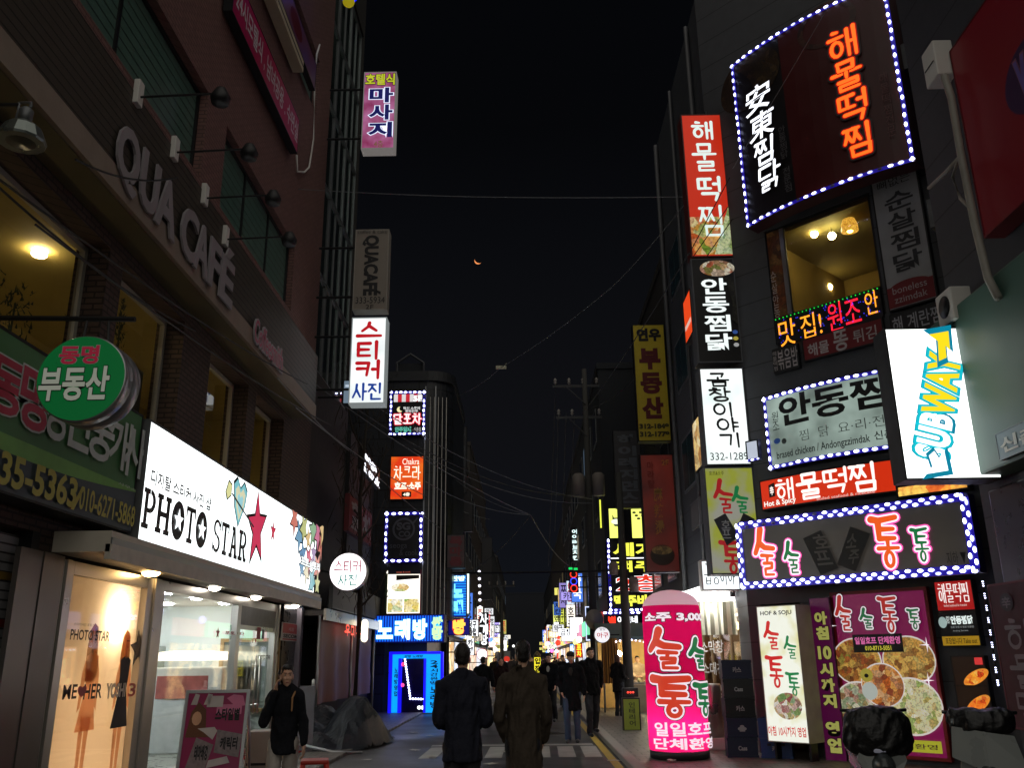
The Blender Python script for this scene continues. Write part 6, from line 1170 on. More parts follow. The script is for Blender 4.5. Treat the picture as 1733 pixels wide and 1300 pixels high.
# ------------------------------------------------------------------ signs further down the street
def bl(x0, y0, x1, y1, wallx, name, label, face, text='', tm=None, vert=True, bold=.05, cat='sign', leds=None, depth=.25, br=True, y=None):
    xm = (x0+x1)/2; r = ray(xm, (y0+y1)/2); Y = y or r.y*wallx/r.x
    s = Sign(name, label, cat, PY(Y), (x0, y0, x1, y1), depth, face, DK)
    if text:
        if isinstance(text, str): text = [(text, (.16, .05, .84, .95), tm, vert)]
        for tx, b, m_, v in text: s.text(tx, ('f', *b), m_, bold, vert=v)
    if leds: s.leds(*leds)
    if br: s.bracket(math.copysign(s.w/2, wallx), math.copysign(.7, wallx), (s.h*.2, s.h*.8), .025)
    return s
def far_signs():
    Wt, Rd, Bk = em('f8fbff', 1.6), em('ff3820', 1.4), INK; gd = mat('grey_print', '6a6a6e', .5); dim = mat('dim_grey_face', '3c3c40', .5, 0, .2); Yl = em('f0f050', 1.3)
    # right, near to far
    s = bl(1075, 549, 1130, 747, 4.05, 'blade_sign', 'tall unlit yellow estate agent blade sign with dark red letters', mat('unlit_yellow_face', 'd8c030', .5, 0, .1), [('부동산', (.16, .2, .82, .83), mat('maroon_letter', '6a1a20', .5), True), ('연우', (.12, .035, .88, .15), INK, False), ('312-1849', (.05, .855, .95, .9), mat('olive_letter', '4a4420', .5), False), ('312-1779', (.05, .92, .95, .965), mat('olive_letter', '4a4420'), False)], depth=.35, bold=.06)
    s = bl(1088, 769, 1145, 969, 3.75, 'blade_sign', 'dim red hot pot blade sign with gold characters and a dark bowl', em_mix('hotpot_face', '5a100c', '902818', .22, 1.2), [('麻辣燙', (.34, .28, .62, .7), mat('gold_letter', '9a7a40', .5), True), ('2F', (.64, .05, .86, .1), mat('gold_letter', '9a7a40'), False), ('마라탕', (.2, .06, .4, .3), mat('dark_red_letter', '4a0c0c', .5), True)], depth=.35, bold=.02)
    s.disc((.5, .86), s.w*.36, .28, mat('bowl_print', '2a2620', .4), px=False); s.disc((.5, .82), s.w*.3, .12, food('soup_print', ['5a4a2a', '7a6a40', '3a3020'], .1, 8), px=False)
    bl(1040, 728, 1086, 860, 3.9, 'blade_sign', 'dark unlit residence blade sign with grey letters behind the red hot pot sign', dim, '하이레지던스', mat('slate_letter', '5a6068', .5), y=30)
    s = bl(1030, 860, 1057, 912, 3.6, 'facade_sign', 'yellow lit cat face beer sign near the utility pole', em('e8f070', 1.5, 'beer_yellow_face'), '', y=33.0, br=False); s.poly([(.25, .2), (.35, .32), (.62, .32), (.75, .2), (.75, .5), (.6, .6), (.38, .6), (.25, .5)], em('4a5048', .3), px=False); s.disc((.5, .45), .2, .1, em('f0f4d0', 1.4), px=False)
    s = bl(1068, 860, 1092, 912, 3.6, 'facade_sign', 'yellow lit speckled beer sign close behind the second pole', em('e8f070', 1.5, 'beer_yellow_face'), '', y=33.0, br=False)
    for k in range(5): s.disc((.25+.15*k, .15+.1*(k % 3)), .07, .04, em('4a5048', .3), px=False)
    s = Sign('facade_sign', 'tall dark beer hall board with yellow letters and a big red numeral', 'sign', PY(33.05), [(1028, 914), (1118, 914), (1122, 1034), (1032, 1034)], .15, mat('black_board_print', '131216'), K)
    s.text('세계', ('f', .1, .04, .92, .24), Yl, .04); s.rect(('f', .05, .255, .95, .27), Wt); s.text('맥주', ('f', .1, .3, .9, .46), Yl, .03); s.text('2층', ('f', .14, .5, .95, .74), em('f03820', 1.0), .02, outline=(Wt, .025)); s.text('맥주바다', ('f', .08, .78, .95, .94), Yl, .05); s.leds(.19, .09, .03, sides='lbr')
    s = Sign('facade_sign', 'dark strip sign with a blue bar under the tall beer board', 'sign', PY(32.9), (1022, 1036, 1082, 1060), .15, mat('black_panel', '1c1c20'), K); s.text('별', ('f', .12, .3, .34, .9), Rd, .05); s.text('이쁘네', ('f', .38, .3, .95, .85), Wt, .04); s.leds(.2, .09, .04, sides='t'); s.rect(('f', .6, .92, .98, 1.08), em('3060ff', 2))
    s = Sign('facade_sign', 'red neon world letters over the lit street stall', 'sign', PY(32.5), (1024, 1060, 1082, 1090), .12, mat('dark_fascia', '202226', .5), K); s.text('세계', ('f', .08, .1, .58, .75), em('f83018', 1.2), .06); s.rect(('f', .68, .1, .88, .5), em('d8f0f8', 1.3)); s.poly([(.34, .8), (.56, .74), (.52, .95), (.36, .98)], em('f0e828', 1.2), px=False)
    c = PY(26.2).hit((1019, 1075)); t = thing('round_sign', 'small white round sign with red letters on the second utility pole', 'sign', c, 0); rr = .225
    m = MB(); m.lathe((0, 0, 0), [(rr*.95, 0), (rr, .02), (rr, .14), (rr*.9, .15)], ALU, 28, 'y'); m.build('drum', t); m = MB(); m.add([(rr*.95*math.cos(6.283*k/28), -.004, rr*.95*math.sin(6.283*k/28)) for k in range(28)], [tuple(range(28))], em('f4f2f6', 1.0)); m.build('face', t)
    q = Sign.__new__(Sign); q.p = PY(26.2); q.n = 2; q.bend = 0; q.w = q.h = 2*rr; q.u = c.x; q.z = c.z; q.root = t; q.text('아구', (1010, 1071, 1030, 1080), em('c83040', .7), .02); q.text('찜탕', (1014, 1063, 1025, 1068), INK, 0)
    m = MB(); m.tube([(rr, .08, 0), (.5, .08, 0)], .02, DK); m.build('bracket', t)
    c = onY((1006, 1049), 31.2); t = thing('satellite_dish', 'pale dish bolted to the first utility pole', 'dish', c, R(20)); m = MB(); m.lathe((0, 0, 0), [(.34, .0), (.3, .06), (.18, .11), (.02, .13)], mat('dull_dish', '8a8078', .5), 24, 'y'); m.build('reflector', t); m = MB(); m.tube([(0, .1, 0), (.35, .25, -.1)], .03, DK); m.build('arm', t)
    # three ringed sign
    s = Sign('ring_sign', 'upright black sign with red, blue and red neon rings under small green lights', 'sign', PY(36), (963, 966, 979, 1003), .2, mat('maroon_sign', '5a1814', .5), K)
    for k, c in enumerate(('ff3820', '2848ff', 'ff3820')): s.disc((.5, .18+.32*k), .145, .145, em(c, 1.5), ring=.28, px=False)
    s.rect(('f', .0, -.14, .4, -.04), em('18d060', 1.3)); s.rect(('f', .55, -.12, .95, -.02), em('18d060', 1.3)); s.bracket(s.w/2, 1.0, (.2, .6), .03)
    # assorted verticals on the utility-pole side
    D = [(993, 856, 1004, 895, 3.0, 'yellow letter sign on the pole with black characters beside the transformer', em('e8e850', 1.2), '맥주', INK), (1014, 845, 1021, 895, 3.0, 'slim yellow light strip beside the transformer pole', em('e8f050', 1.3), '', None),
      (966, 893, 982, 952, 3.0, 'tall black sign with small white characters above the three rings', mat('black_panel', '1c1c20'), '아이러브치킨', em('d8f0f0', 1.5)), (959, 983, 972, 1050, 2.9, 'white and blue vertical sign under the three rings', em('c8dcf0', 1.3), '클럽라운지', em('c04050', .9)),
      (938, 995, 945, 1008, 2.9, 'tiny yellow sign block high on the far row', em('e8e070', 1.1), '', None), (936, 1023, 947, 1070, 2.9, 'yellow vertical sign with dark letters far down the pole side row', em('e8f080', 1.2), '노래연습장', INK), (948, 1022, 955, 1068, 2.9, 'slim yellow vertical sign beside the far yellow letter sign', em('e0e860', 1.1), '당구장', INK),
      (964, 1045, 992, 1072, 2.8, 'blazing white bubble shaped sign cluster below the blue framed board', em('ffffff', 2.6), '', None), (950, 1076, 988, 1086, 2.8, 'overexposed white fascia glow far along the pole side row', em('f4f4ff', 2.4), '', None), (930, 1072, 944, 1080, 2.9, 'small red neon fascia beside the white glow', em('f04020', 1.6), '', None),
      (974, 1089, 986, 1114, 2.8, 'red and yellow small blade sign with bright letters', em('c81c18', 1.1), '포차', em('ffd830', 1.6)), (964, 1090, 972, 1112, 2.9, 'blue and white slim blade sign beside the red and yellow one', em('70a8e8', 1.2), '바', em('f8fbff', 1.6)), (956, 1115, 978, 1126, 2.8, 'pale blue glowing window sign behind the pedestrians', em('d0e4ff', 1.8), '', None),
      (942, 1098, 947, 1116, 3.0, 'slim red light bar far down the row', em('f04838', 1.2), '', None), (953, 1100, 958, 1118, 3.0, 'small white light bar beside the slim red one', em('e8e8e8', 1.2), '', None), (1003, 1100, 1013, 1128, 2.7, 'white half round shop light by the stall', em('fbfbff', 1.7), '', None), (985, 1130, 993, 1136, 2.7, 'small white light box behind the capped man', em('f8fbff', 1.8), '', None)]
    for x0, y0, x1, y1, w, lab, f, tx, tm in D: bl(x0, y0, x1, y1, w, 'blade_sign' if y1-y0 > x1-x0 else 'facade_sign', lab, f, tx, tm, bold=.04)
    s = bl(991, 1027, 998, 1085, 2.8, 'blade_sign', 'dark navy board outlined in pale blue light by the second pole', mat('navy_band', '1c2038'), ''); s.rect(('f', 0, 0, .2, 1), em('c8d4ff', 1.5)); s.rect(('f', 0, .96, 1, 1), em('c8d4ff', 1.5)); s.rect(('f', 0, 0, 1, .03), em('c8d4ff', 1.5))
    for x, y, r_, c, lab in ((930, 1112, 4.5, 'fff8f8', 'white globe light far down the row'), (934, 1102, 3, 'ff70c0', 'small pink globe light above the far white globe'), (935, 1120, 3, 'ffd890', 'warm globe light below the far white globe'), (869, 1094, 2, 'ffffff', 'lone tiny white street light between the two men'), (1006, 1140, 3, 'ffffff', 'small white bulb behind the second walking man'), (908, 1131, 2, 'ffe0a0', 'tiny warm bulb over the distant crowd')):
        w = 2.7 if x > 890 else -2.6; r = ray(x, y); Y = min(80, r.y*w/r.x); p = r*(Y/r.y)+Vector((0, 0, H)); t = thing('globe_lamp', lab, 'lamp', p, 0); m = MB(); m.ell((0, 0, 0), r_*Y/1500, em(c, 2.2), 12, 8); m.build('globe', t); m = MB(); m.tube([(0, 0, 0), (math.copysign(.6, w), 0, .1)], .03, DK); m.build('arm', t)
    # left, near to far
    s = bl(756, 973, 790, 1045, -2.3, 'blade_sign', 'glowing blue striped vertical karaoke blade sign with cyan letters', em('0c48c8', .9, 'blade_blue'), '', y=31.5)
    for i in range(16): s.rect(('f', .04, .03+.06*i, .96, .03+.06*i+.022), em('18a0f0', 1.2), 'stripe')
    s.text('싼방', ('f', .2, .03, .92, .16), em('d0f8e0', 1.6), .06); s.text('노래', ('f', .22, .2, .82, .96), em('78e0ff', 1.6), .08, vert=True)
    s = bl(758, 1047, 795, 1076, -2.3, 'blade_sign', 'dark blue sign with a single orange yellow karaoke letter under the blue blade', em('140c78', .7), '', y=31.4); s.text('방', ('f', .22, .06, .8, .95), em('ffc850', 1.5), .08, outline=(em('e02818', 1), .04))
    bl(789, 968, 795, 1040, -2.2, 'light_strip', 'slim white light strip beside the blue striped blade', em('e8fff4', 1.6), '', y=31.9)
    s = bl(789, 1049, 810, 1078, -2.2, 'blade_sign', 'bright white sign with small grey letters next to the orange karaoke letter', em('f8fbff', 1.9), '당구\n클럽', mat('grey_print', '6a6a6e'), False, y=35)
    bl(789, 1080, 803, 1110, -2.2, 'blade_sign', 'white vertical sign below the bright white letter sign', em('f8fbff', 1.7), '카페', mat('grey_print', '6a6a6e'), y=36)
    s = bl(811, 1037, 827, 1095, -2.4, 'blade_sign', 'dark vertical sign with three white brush letters edged by red dots', mat('dark_blue_black', '14141c'), ''); s.brush('사계장', ('f', .12, .04, .86, .96), Wt, .2, vert=True)
    m = MB(); [m.ell((s.w/2+.06, 0, s.h*i/15), .03, em('f04058', 1.4), 6, 4) for i in range(16)]; m.build('dot_light', s.root)
    s = bl(828, 1058, 851, 1072, -2.5, 'facade_sign', 'small black sign with crowded white letters beyond the red dotted sign', mat('dark_blue_black', '14141c'), ''); s.text('고기굽는', ('f', .05, .1, .95, .9), Wt, .03)
    bl(842, 1074, 851, 1086, -2.4, 'facade_sign', 'small square white sign above the wide white one', em('f8fbff', 1.8), ''); bl(843, 1084, 858, 1102, -2.3, 'facade_sign', 'wide overexposed white sign far on the tower side row', em('ffffff', 2.0), '')
    for x, y, rp, lab, tx in ((833, 1090, 6, 'round white sign with a thin red rim far on the tower side', '갈'), (816, 1108, 9, 'blazing white round sign behind the leather jacket man', '')):
        r = ray(x, y); Y = r.y*-2.5/r.x; p = r*(Y/r.y)+Vector((0, 0, H)); r_ = rp*Y/1500; t = thing('round_sign', lab, 'sign', p, 0); m = MB(); m.lathe((0, 0, 0), [(r_, 0), (r_, .2)], em('c03048', .9), 24, 'y'); m.build('drum', t); m = MB(); m.add([(r_*.9*math.cos(6.283*k/24), -.01, r_*.9*math.sin(6.283*k/24)) for k in range(24)], [tuple(range(24))], em('fffaff', 1.9)); m.build('face', t)
        m = MB(); m.tube([(-r_, .1, 0), (-r_-.5, .1, 0)], .03, DK); m.build('bracket', t)
    s = bl(817, 1116, 822, 1145, -2.2, 'light_column', 'violet white light column under the blazing round sign', em('d0c8ff', 1.8), ''); s = bl(826, 1112, 836, 1132, -2.4, 'shop_window_light', 'warm yellow shop window glow beside the violet column', em('ffe8a8', 1.8), '')
    s = bl(838, 1103, 845, 1140, -1.9, 'parking_sign', 'grey parking sign board with a pale letter', mat('grey_board', '6a6668'), ''); s.text('P', ('f', .25, .06, .75, .2), mat('pale_print', 'a8a0a0'), .05); 
    s = bl(850, 1102, 864, 1137, -1.3, 'picture_banner', 'standing picture banner of red and white shapes beside the coat man', mat('pale_grey_banner', '8a8c8c', .5), '', br=False); s.disc((.55, .4), s.w*.36, .18, em('e03828', .8), px=False); s.disc((.5, .62), s.w*.3, .14, em('e8e8e8', .6), px=False); s.rect(('f', .05, .8, .95, 1), em('f04028', .9)); m = MB(); m.tube([(-.2, .1, -s.z), (-.2, .1, .1)], .03, DK); m.tube([(.2, .1, -s.z), (.2, .1, .1)], .03, DK); m.build('leg', s.root)
    s = bl(903, 1112, 916, 1140, .6, 'inflatable_sign', 'yellow lit standing sign tower in the far crowd', em('f0e030', 1.3), '입장', INK, br=False, y=34); m = MB(); m.tube([(0, .1, -s.z), (0, .1, .1)], .06, DK); m.build('post', s.root); m = MB(); m.lathe((0, .12, s.h), [(s.w*.5, 0), (s.w*.4, .1), (.02, .2)], mat('tan_cap', '8a7a50', .6), 14); m.build('cap', s.root)
    for (x0, y0, x1, y1, w, lab, tx) in ((770, 722, 790, 835, -2.6, 'tall dark unlit blade sign with grey letters above the blue karaoke blade', '상떼빌딩'), (778, 848, 800, 900, -2.5, 'dim grey blank blade sign under the tall dark one', ''), (756, 905, 787, 962, -2.3, 'dim pinkish unlit blade sign with faded red letters', '목마름'), (815, 910, 833, 1015, -2.8, 'tall dim grey blade sign silhouette far on the tower side', '')):
        s = bl(x0, y0, x1, y1, w, 'blade_sign', lab, mat('dim_grey_face', '3c3c40') if '목' not in tx else mat('dim_pink_face', '5c4a4c', .5), tx, mat('slate_letter', '5a6068') if '목' not in tx else mat('faded_red_letter', '7a3038', .5))
    m = MB(); n = 7; r = ray(825, 990)
    for i in range(7): p = onY((811+i*.3, 968+i*12), 42); m.ell(tuple(p), .07, em('f4f0ff', 2), 6, 4)
    tag(m.build('light_string'), 'sparse vertical string of white bulbs above the three letter dark sign', 'light string')
far_signs()
def far_cluster():
    random.seed(33); pal = [('white', 'f8fbff', 1.9)]*4+[('white', 'fff6e8', 1.7)]*3+[('yellow', 'f0ea80', 1.2)]*2+[('red', 'e03020', 1.0), ('blue', '5080e8', 1.1), ('violet', 'b8a8ff', 1.2), ('warm', 'ffd898', 1.4), ('warm', 'ffd898', 1.4)]; words = ['호프', '노래방', '치킨', '카페', '분식', '미용실', '당구장', '포차', '곱창', '약국']
    for i in range(50):
        sd = -1 if i % 2 else 1; Y = 42+2.1*i*.9+random.random()*3; nm, c, st = random.choice(pal); w, h = (random.uniform(.4, .6), random.uniform(.9, 1.9)) if random.random() < .6 else (random.uniform(.6, 1.0), random.uniform(.35, .6)); st *= random.choice((.5, .8, 1)); z = random.uniform(2.4, 3.7) if random.random() < .9 else random.uniform(4, 5)
        x = sd*(2.95-.15-w/2) if sd > 0 else -(3.15-.1-w/2); t = thing('shop_sign', 'small glowing %s shop sign among the many far down the street' % nm, 'sign', (x, Y, z), 0, 'small %s signs far down the street' % nm); vert = h > w
        m = MB(); m.box((-w/2, 0, 0), (w/2, .2, h), DK); m.build('cabinet', t); m = MB(); m.quad((-w/2+.02, -.004, .02), (w/2-.02, -.004, .02), (w/2-.02, -.004, h-.02), (-w/2+.02, -.004, h-.02), em(c, st)); m.build('face', t)
        tx = random.choice(words); q = Sign.__new__(Sign); q.p = None; q.n = 2; q.bend = 0; q.w, q.h, q.root = w, h, t; q.text(tx, ('f', .15, .08, .85, .92), random.choice((INK, INK, em('e02828', .8) if nm in ('white', 'yellow') else em('ffffff', 1.6))), .02, vert=vert)
        m = MB(); m.tube([(sd*w/2, .1, h*.5), (sd*(w/2+.3), .1, h*.5)], .03, DK); m.build('bracket', t)
    for i in range(30):
        sd = -1 if i % 2 else 1; Y = 36+3.2*i; nm, c, st = random.choice(pal); t = thing('globe_lamp', 'small round %s lamp among the shop fronts far down the street' % nm, 'lamp', (sd*random.uniform(2.3, 2.7), Y, random.uniform(2.2, 3.4)), 0, 'round %s lamps far down the street' % nm); m = MB(); m.ell((0, 0, 0), random.uniform(.12, .22), em(c, 2.6), 10, 8); m.build('globe', t); m = MB(); m.tube([(0, 0, 0), (sd*.5, 0, .2)], .02, DK); m.build('arm', t)
far_cluster()
def stall_right():
    t = thing('food_stall', 'warmly lit street food stall with striped curtain beside the second utility pole', 'stall', (3.3, 29.5, 0), 0); tr = mat('stall_canvas', '4a5a58', .7, 0, .2)
    m = MB(); m.add([(2.3, 28.2, 2.25), (4.5, 28.2, 2.25), (4.5, 31, 2.75), (2.3, 31, 2.75), (2.3, 28.2, 2.15), (4.5, 28.2, 2.15), (4.5, 31, 2.65), (2.3, 31, 2.65)], [(0, 1, 2, 3), (7, 6, 5, 4), (0, 4, 5, 1), (1, 5, 6, 2), (2, 6, 7, 3), (3, 7, 4, 0)], tr); m.build('canopy', t, True)
    for x in (2.35, 4.45):
        for y in (28.25, 30.9): m = MB(); m.tube([(x, y, 0), (x, y, 2.2)], .03, ALU, 8); m.build('post', t, True)
    m = MB(); n = 16
    for i in range(n): x0, x1 = 2.3+.5*i/n, 2.3+.5*(i+1)/n; m.quad((x0, 28.15-.05*(i % 2), .9), (x1, 28.15-.05*((i+1) % 2), .9), (x1, 28.15-.05*((i+1) % 2), 2.2), (x0, 28.15-.05*(i % 2), 2.2), mat('tan_curtain', 'a87838', .7) if i % 3 else mat('brown_curtain', '5c3c20', .7))
    m.build('curtain', t, True)
    m = MB(); m.box((2.4, 30.85, 0), (4.4, 30.95, 2.6), mat('warm_canvas', 'd8b070', .7)); m.build('back_sheet', t, True)
    m = MB(); m.cbox((2.9, 28.3, 0), (4.4, 29.3, .85), mat('stall_steel', '9a8870', .4, .4), .03); m.build('counter', t, True)
    m = MB(); m.ell((3.9, 28.9, 1.85), .09, em('ffeeb8', 130, 'stall_bulb')); m.ell((2.95, 29.4, 1.75), .09, em('ffeeb8', 130, 'stall_bulb')); m.build('bulb', t, True)
    random.seed(9); cols = ['c85a28', 'e0b060', 'c0392b', 'e8e0c8', '8a9a50', 'd08a90']
    for i in range(9): q = thing('snack_tray', 'heaped snack tray on the lit stall counter', 'tray', (3.0+.16*i, 28.55+.25*(i % 2), .855), 0, 'snack trays on the stall counter'); m = MB(); m.cbox((-.09, -.1, 0), (.09, .1, .05), STEEL, .01); m.build('tray', q); m = MB(); m.ell((0, 0, .05), (.08, .09, .07+.05*random.random()), food('snack_%d' % (i % 6), [cols[i % 6], cols[(i+1) % 6], 'f0d8a0'], 0, 30, i)); m.build('snacks', q)
    m = MB(); [m.ell((2.75+.12*i, 28.1, 2.1+.05*math.sin(i*.5)), .025, LED, 6, 4) for i in range(15)]; m.tube([(2.75+.12*i, 28.12, 2.12+.05*math.sin(i*.5)) for i in range(15)], .006, K); m.build('light_chain', t, True)
    s = Sign('standing_sign', 'olive green standing interior shop sign with a small red dot display on top', 'sign', PY(21.4), (1054, 1182, 1084, 1238), .2, mat('olive_sign_face', '7a8a2c', .5, 0, .1), DK); s.text('인테리어', ('f', .36, .12, .7, .86), mat('dark_olive_letter', '2c3414', .5), .02, vert=True)
    m = MB(); m.cbox((-s.w*.45, .02, s.h+.02), (s.w*.45, .18, s.h+.22), K, .02); m.build('display', s.root); m = MB(); [m.ell((-.06+.06*i, .015, s.h+.12), .022, em('ff4030', 2.2), 8, 6) for i in range(3)]; m.build('red_dot', s.root); m = MB(); m.box((-.2, .05, -s.z+.07), (-.16, .15, 0), DK); m.box((.16, .05, -s.z+.07), (.2, .15, 0), DK); m.build('leg', s.root)
stall_right()
# ------------------------------------------------------------------ poles and wires
CON = mat('concrete_pole', '3e3d3a', .8, 0, .2, 6)
def pole(x, y, h, label, arms=(), boxes=()):
    t = thing('utility_pole', label, 'utility pole', (x, y, 0), 0); m = MB(); m.tube([(0, 0, 0), (0, 0, h*.5), (0, 0, h)], [.15, .125, .09], CON, 14); m.build('post', t)
    for z, x0, x1 in arms:
        m = MB(); m.box((x0, -.04, z), (x1, .04, z+.08), mat('dull_crossarm', '3c3d40', .6))
        if x1-x0 > 1.5: m.tube([(0, -.1, z-.7), (x0*.6, -.1, z)], .025, MATS['dull_crossarm'])
        m.build('crossarm', t)
        for i in range(4): m = MB(); m.lathe((x0+.1+(x1-x0-.2)*i/3, 0, z+.12), [(.03, 0), (.07, .06), (.04, .12), (.07, .17), (.02, .24)], mat('porcelain', '9a9490', .3), 10); m.build('insulator', t)
    for bx, bz, w, hh in boxes: m = MB(); m.lathe((bx, -.1, bz), [(w, 0), (w, hh), (w*.6, hh+.08)], mat('transformer_grey', '7a726c', .6), 16); m.build('transformer', t)
    return t
z1 = onY((1000, 655), 31.8).z; z2 = onY((1000, 708), 31.8).z; zt = onY((998, 625), 31.8).z; zb = onY((1000, 840), 31.8).z
pole(2.36, 31.8, zt, 'tall concrete utility pole with double crossarms and grey transformers', ((z1, -1.2, .55), (z2, -1.1, .6)), ((-.36, zb-.02, .22, .75), (.36, zb, .22, .75)))
pole(2.95, 27.0, onY((1064, 800), 27).z, 'second dark utility pole in front of the yellow beer signs', (), ((-.3, 4.0, .14, .3), (.28, 3.5, .14, .35)))
pole(-1.55, 60, onY((862, 1010), 60).z, 'thin far street pole beyond the wide white sign', ((6.2, -.9, .9),), ())
def wire(name, label, pts, r=.009, sag=0., mt=None, group=None):
    P_ = [Vector(p) for p in pts]; out = []
    for a, b in zip(P_, P_[1:]):
        n = 14; out += [a.lerp(b, i/n)-Vector((0, 0, sag*4*(i/n)*(1-i/n))) for i in range(n)]
    out.append(P_[-1]); m = MB(); m.tube(out, r, mt or mat('grey_cable', '6a6c70', .5), 5); return tag(m.build(name), label, 'cable', group)
def wires():
    Y = onY; wg = mat('grey_cable', '6a6c70', .5); wk = mat('black_cable', '0c0c0e', .6); dc = mat('dim_cable', '3a3c40', .6)
    wire('overhead_cable', 'thin level cable strung high across the street below the moon line', [onX((505, 320), -4.9), Y((800, 333), 17), Y((1155, 333), 15.9)], .008, .02)
    a, c, e = Y((1200, 290), 16), Y((848, 622), 24), Y((775, 670), 31)
    wire('overhead_cable', 'long slanting cable carrying a small white tag in mid air', [a, Y((1040, 482), 19), c, e], .009, .1)
    t = thing('cable_tag', 'small pale tag clipped on the slanting cable in mid air', 'tag', c, 0); m = MB(); m.cbox((-.15, -.03, -.05), (.15, .03, .05), mat('pale_tag', 'b8b49c', .5), .01); m.build('plate', t); m = MB(); m.tube([(.1, 0, .05), (.16, 0, .12)], .012, mat('pale_tag', 'b8b49c')); m.build('clip', t)
    hub = Y((898, 872), 27); 
    for p, lab, d, mt in (((520, 640), 'pale cable from the brick ledge corner to the mid street junction', 20, wg), ((720, 815), 'pale cable from the karaoke tower side to the mid street junction', 29.5, wg), ((757, 800), 'sagging cable from the dark unlit blade sign to the mid street junction', 33, wg), ((967, 960), 'pale steep cable from the mid street junction down to the ringed sign', 36, wg), ((780, 975), 'dim cable from the blue karaoke blade up to the mid street junction', 31.6, dc)):
        wire('overhead_cable', lab, [Y(p, d), hub], .012, .25, mt)
    for p, q, d0, d1, lab, s in (((640, 690), (1003, 845), 24, 31.7, 'pale long cable from the white sticker sign to the transformer pole', .5), ((700, 760), (1003, 852), 29, 31.7, 'second long cable from the tower to the transformer pole', .5), ((600, 690), (985, 838), 20, 31.7, 'upper dim long cable from the stair tower to the transformer pole', .6), ((752, 970), (1060, 965), 31, 27, 'thick black cable level across the street above the blue blade', .03)):
        wire('overhead_cable', lab, [Y(p, d0), Y(q, d1)], .014 if 'thick' not in lab else .03, s, wk if 'thick' in lab else (dc if 'dim' in lab else wg))
    for i, (x, y) in enumerate(((945, 695), (958, 700), (972, 703), (940, 660))):
        wire('overhead_cable', 'drooping power line hanging from the crossarms of the transformer pole', [Y((x, y), 31.8), Y((x-6-2*i, 900+20*i), 60)], .014, .3, dc, 'power lines dropping from the crossarms')
    for p, q, d0, d1, lab in (((1165, 430), (985, 700), 16, 31.8, 'dim cable from the red blade sign to the pole crossarm'), ((1075, 640), (1000, 690), 26, 31.8, 'short dim cable from the yellow blade to the pole crossarm')):
        wire('overhead_cable', lab, [Y(p, d0), Y(q, d1)], .012, .15, dc)
    for k, (x0, y0, x1, y1) in enumerate(((1165, 432, 1235, 300), (1172, 436, 1232, 350), (1195, 436, 1240, 370))): wire('stay_cable', 'thin dark stay cable slanting over the front of the red blade sign', [Y((x0, y0), 15.7), Y((x1, y1), 15.6)], .01, 0, wk, 'stay cables over the red blade sign')
    for k, (p, q, lab) in enumerate((((-20, 290), (520, 650), 'dark cable sagging along the brick front over the wide cafe window'), ((-20, 300), (330, 560), 'dark cable crossing the corner of the wide cafe window'), ((60, 380), (560, 720), 'dark cable passing below the small script letters'), ((128, 270), (300, 300), 'thin cable stretched to the first big letters'))):
        a, c = onX(p, -4.3), onX(q, -4.3); wire('wall_cable', lab, [a, c], .012, .12, wk)
    wire('overhead_cable', 'pale cable running down from the brick ledge past the stall', [onX((470, 640), -4.3), Y((600, 770), 24), Y((760, 905), 31)], .012, .1)
    wire('overhead_cable', 'pale cable low in front of the karaoke tower windows', [onX((500, 690), -4.3), Y((700, 830), 28), Y((830, 880), 45)], .012, .1)
    wire('overhead_cable', 'thin dark cable over the upper edge of the curved board', [Y((1240, 285), 14), Y((1425, -30), 12)], .007, .02, wg)
wires()
# ================================================================== people
def remesh(m, name, parent, mt, vox=.012, smooth=3, fold=0., x0=0., freq=1.):
    o = m.build('t'); COL.objects.unlink(o); sc, vl = tmp_scene(); sc.collection.objects.link(o); md = o.modifiers.new('r', 'REMESH'); md.mode = 'VOXEL'; md.voxel_size = vox; md.use_smooth_shade = True
    if smooth: s = o.modifiers.new('s', 'SMOOTH'); s.iterations = smooth; s.factor = .5
    vl.update(); me = bpy.data.meshes.new_from_object(o.evaluated_get(vl.depsgraph)); bpy.data.objects.remove(o)
    if fold and not (x0 and abs(x0) > 1e6):
        no = __import__('mathutils').noise
        for v in me.vertices:
            p = v.co; q = Vector((p.x*9, p.y*9, p.z*4.5+p.x*3))*freq; v.co = p+v.normal*(fold*(abs(no.noise(q+Vector((fold*900, x0, 0))))*-2+.6)+fold*.45*no.noise(q*2.7))
    me.materials.clear(); me.materials.append(mt); me.name = name; me.polygons.foreach_set('use_smooth', [True]*len(me.polygons))
    r = bpy.data.objects.new(name, me); COL.objects.link(r); r.parent = parent; return r
SKIN = mat('skin', 'd8aa8e', .5, 0, .06, 20); HAIRB = mat('black_hair', '151210', .5, 0, .3, 30)
def lerp(a, b, t): return Vector(a).lerp(Vector(b), t)
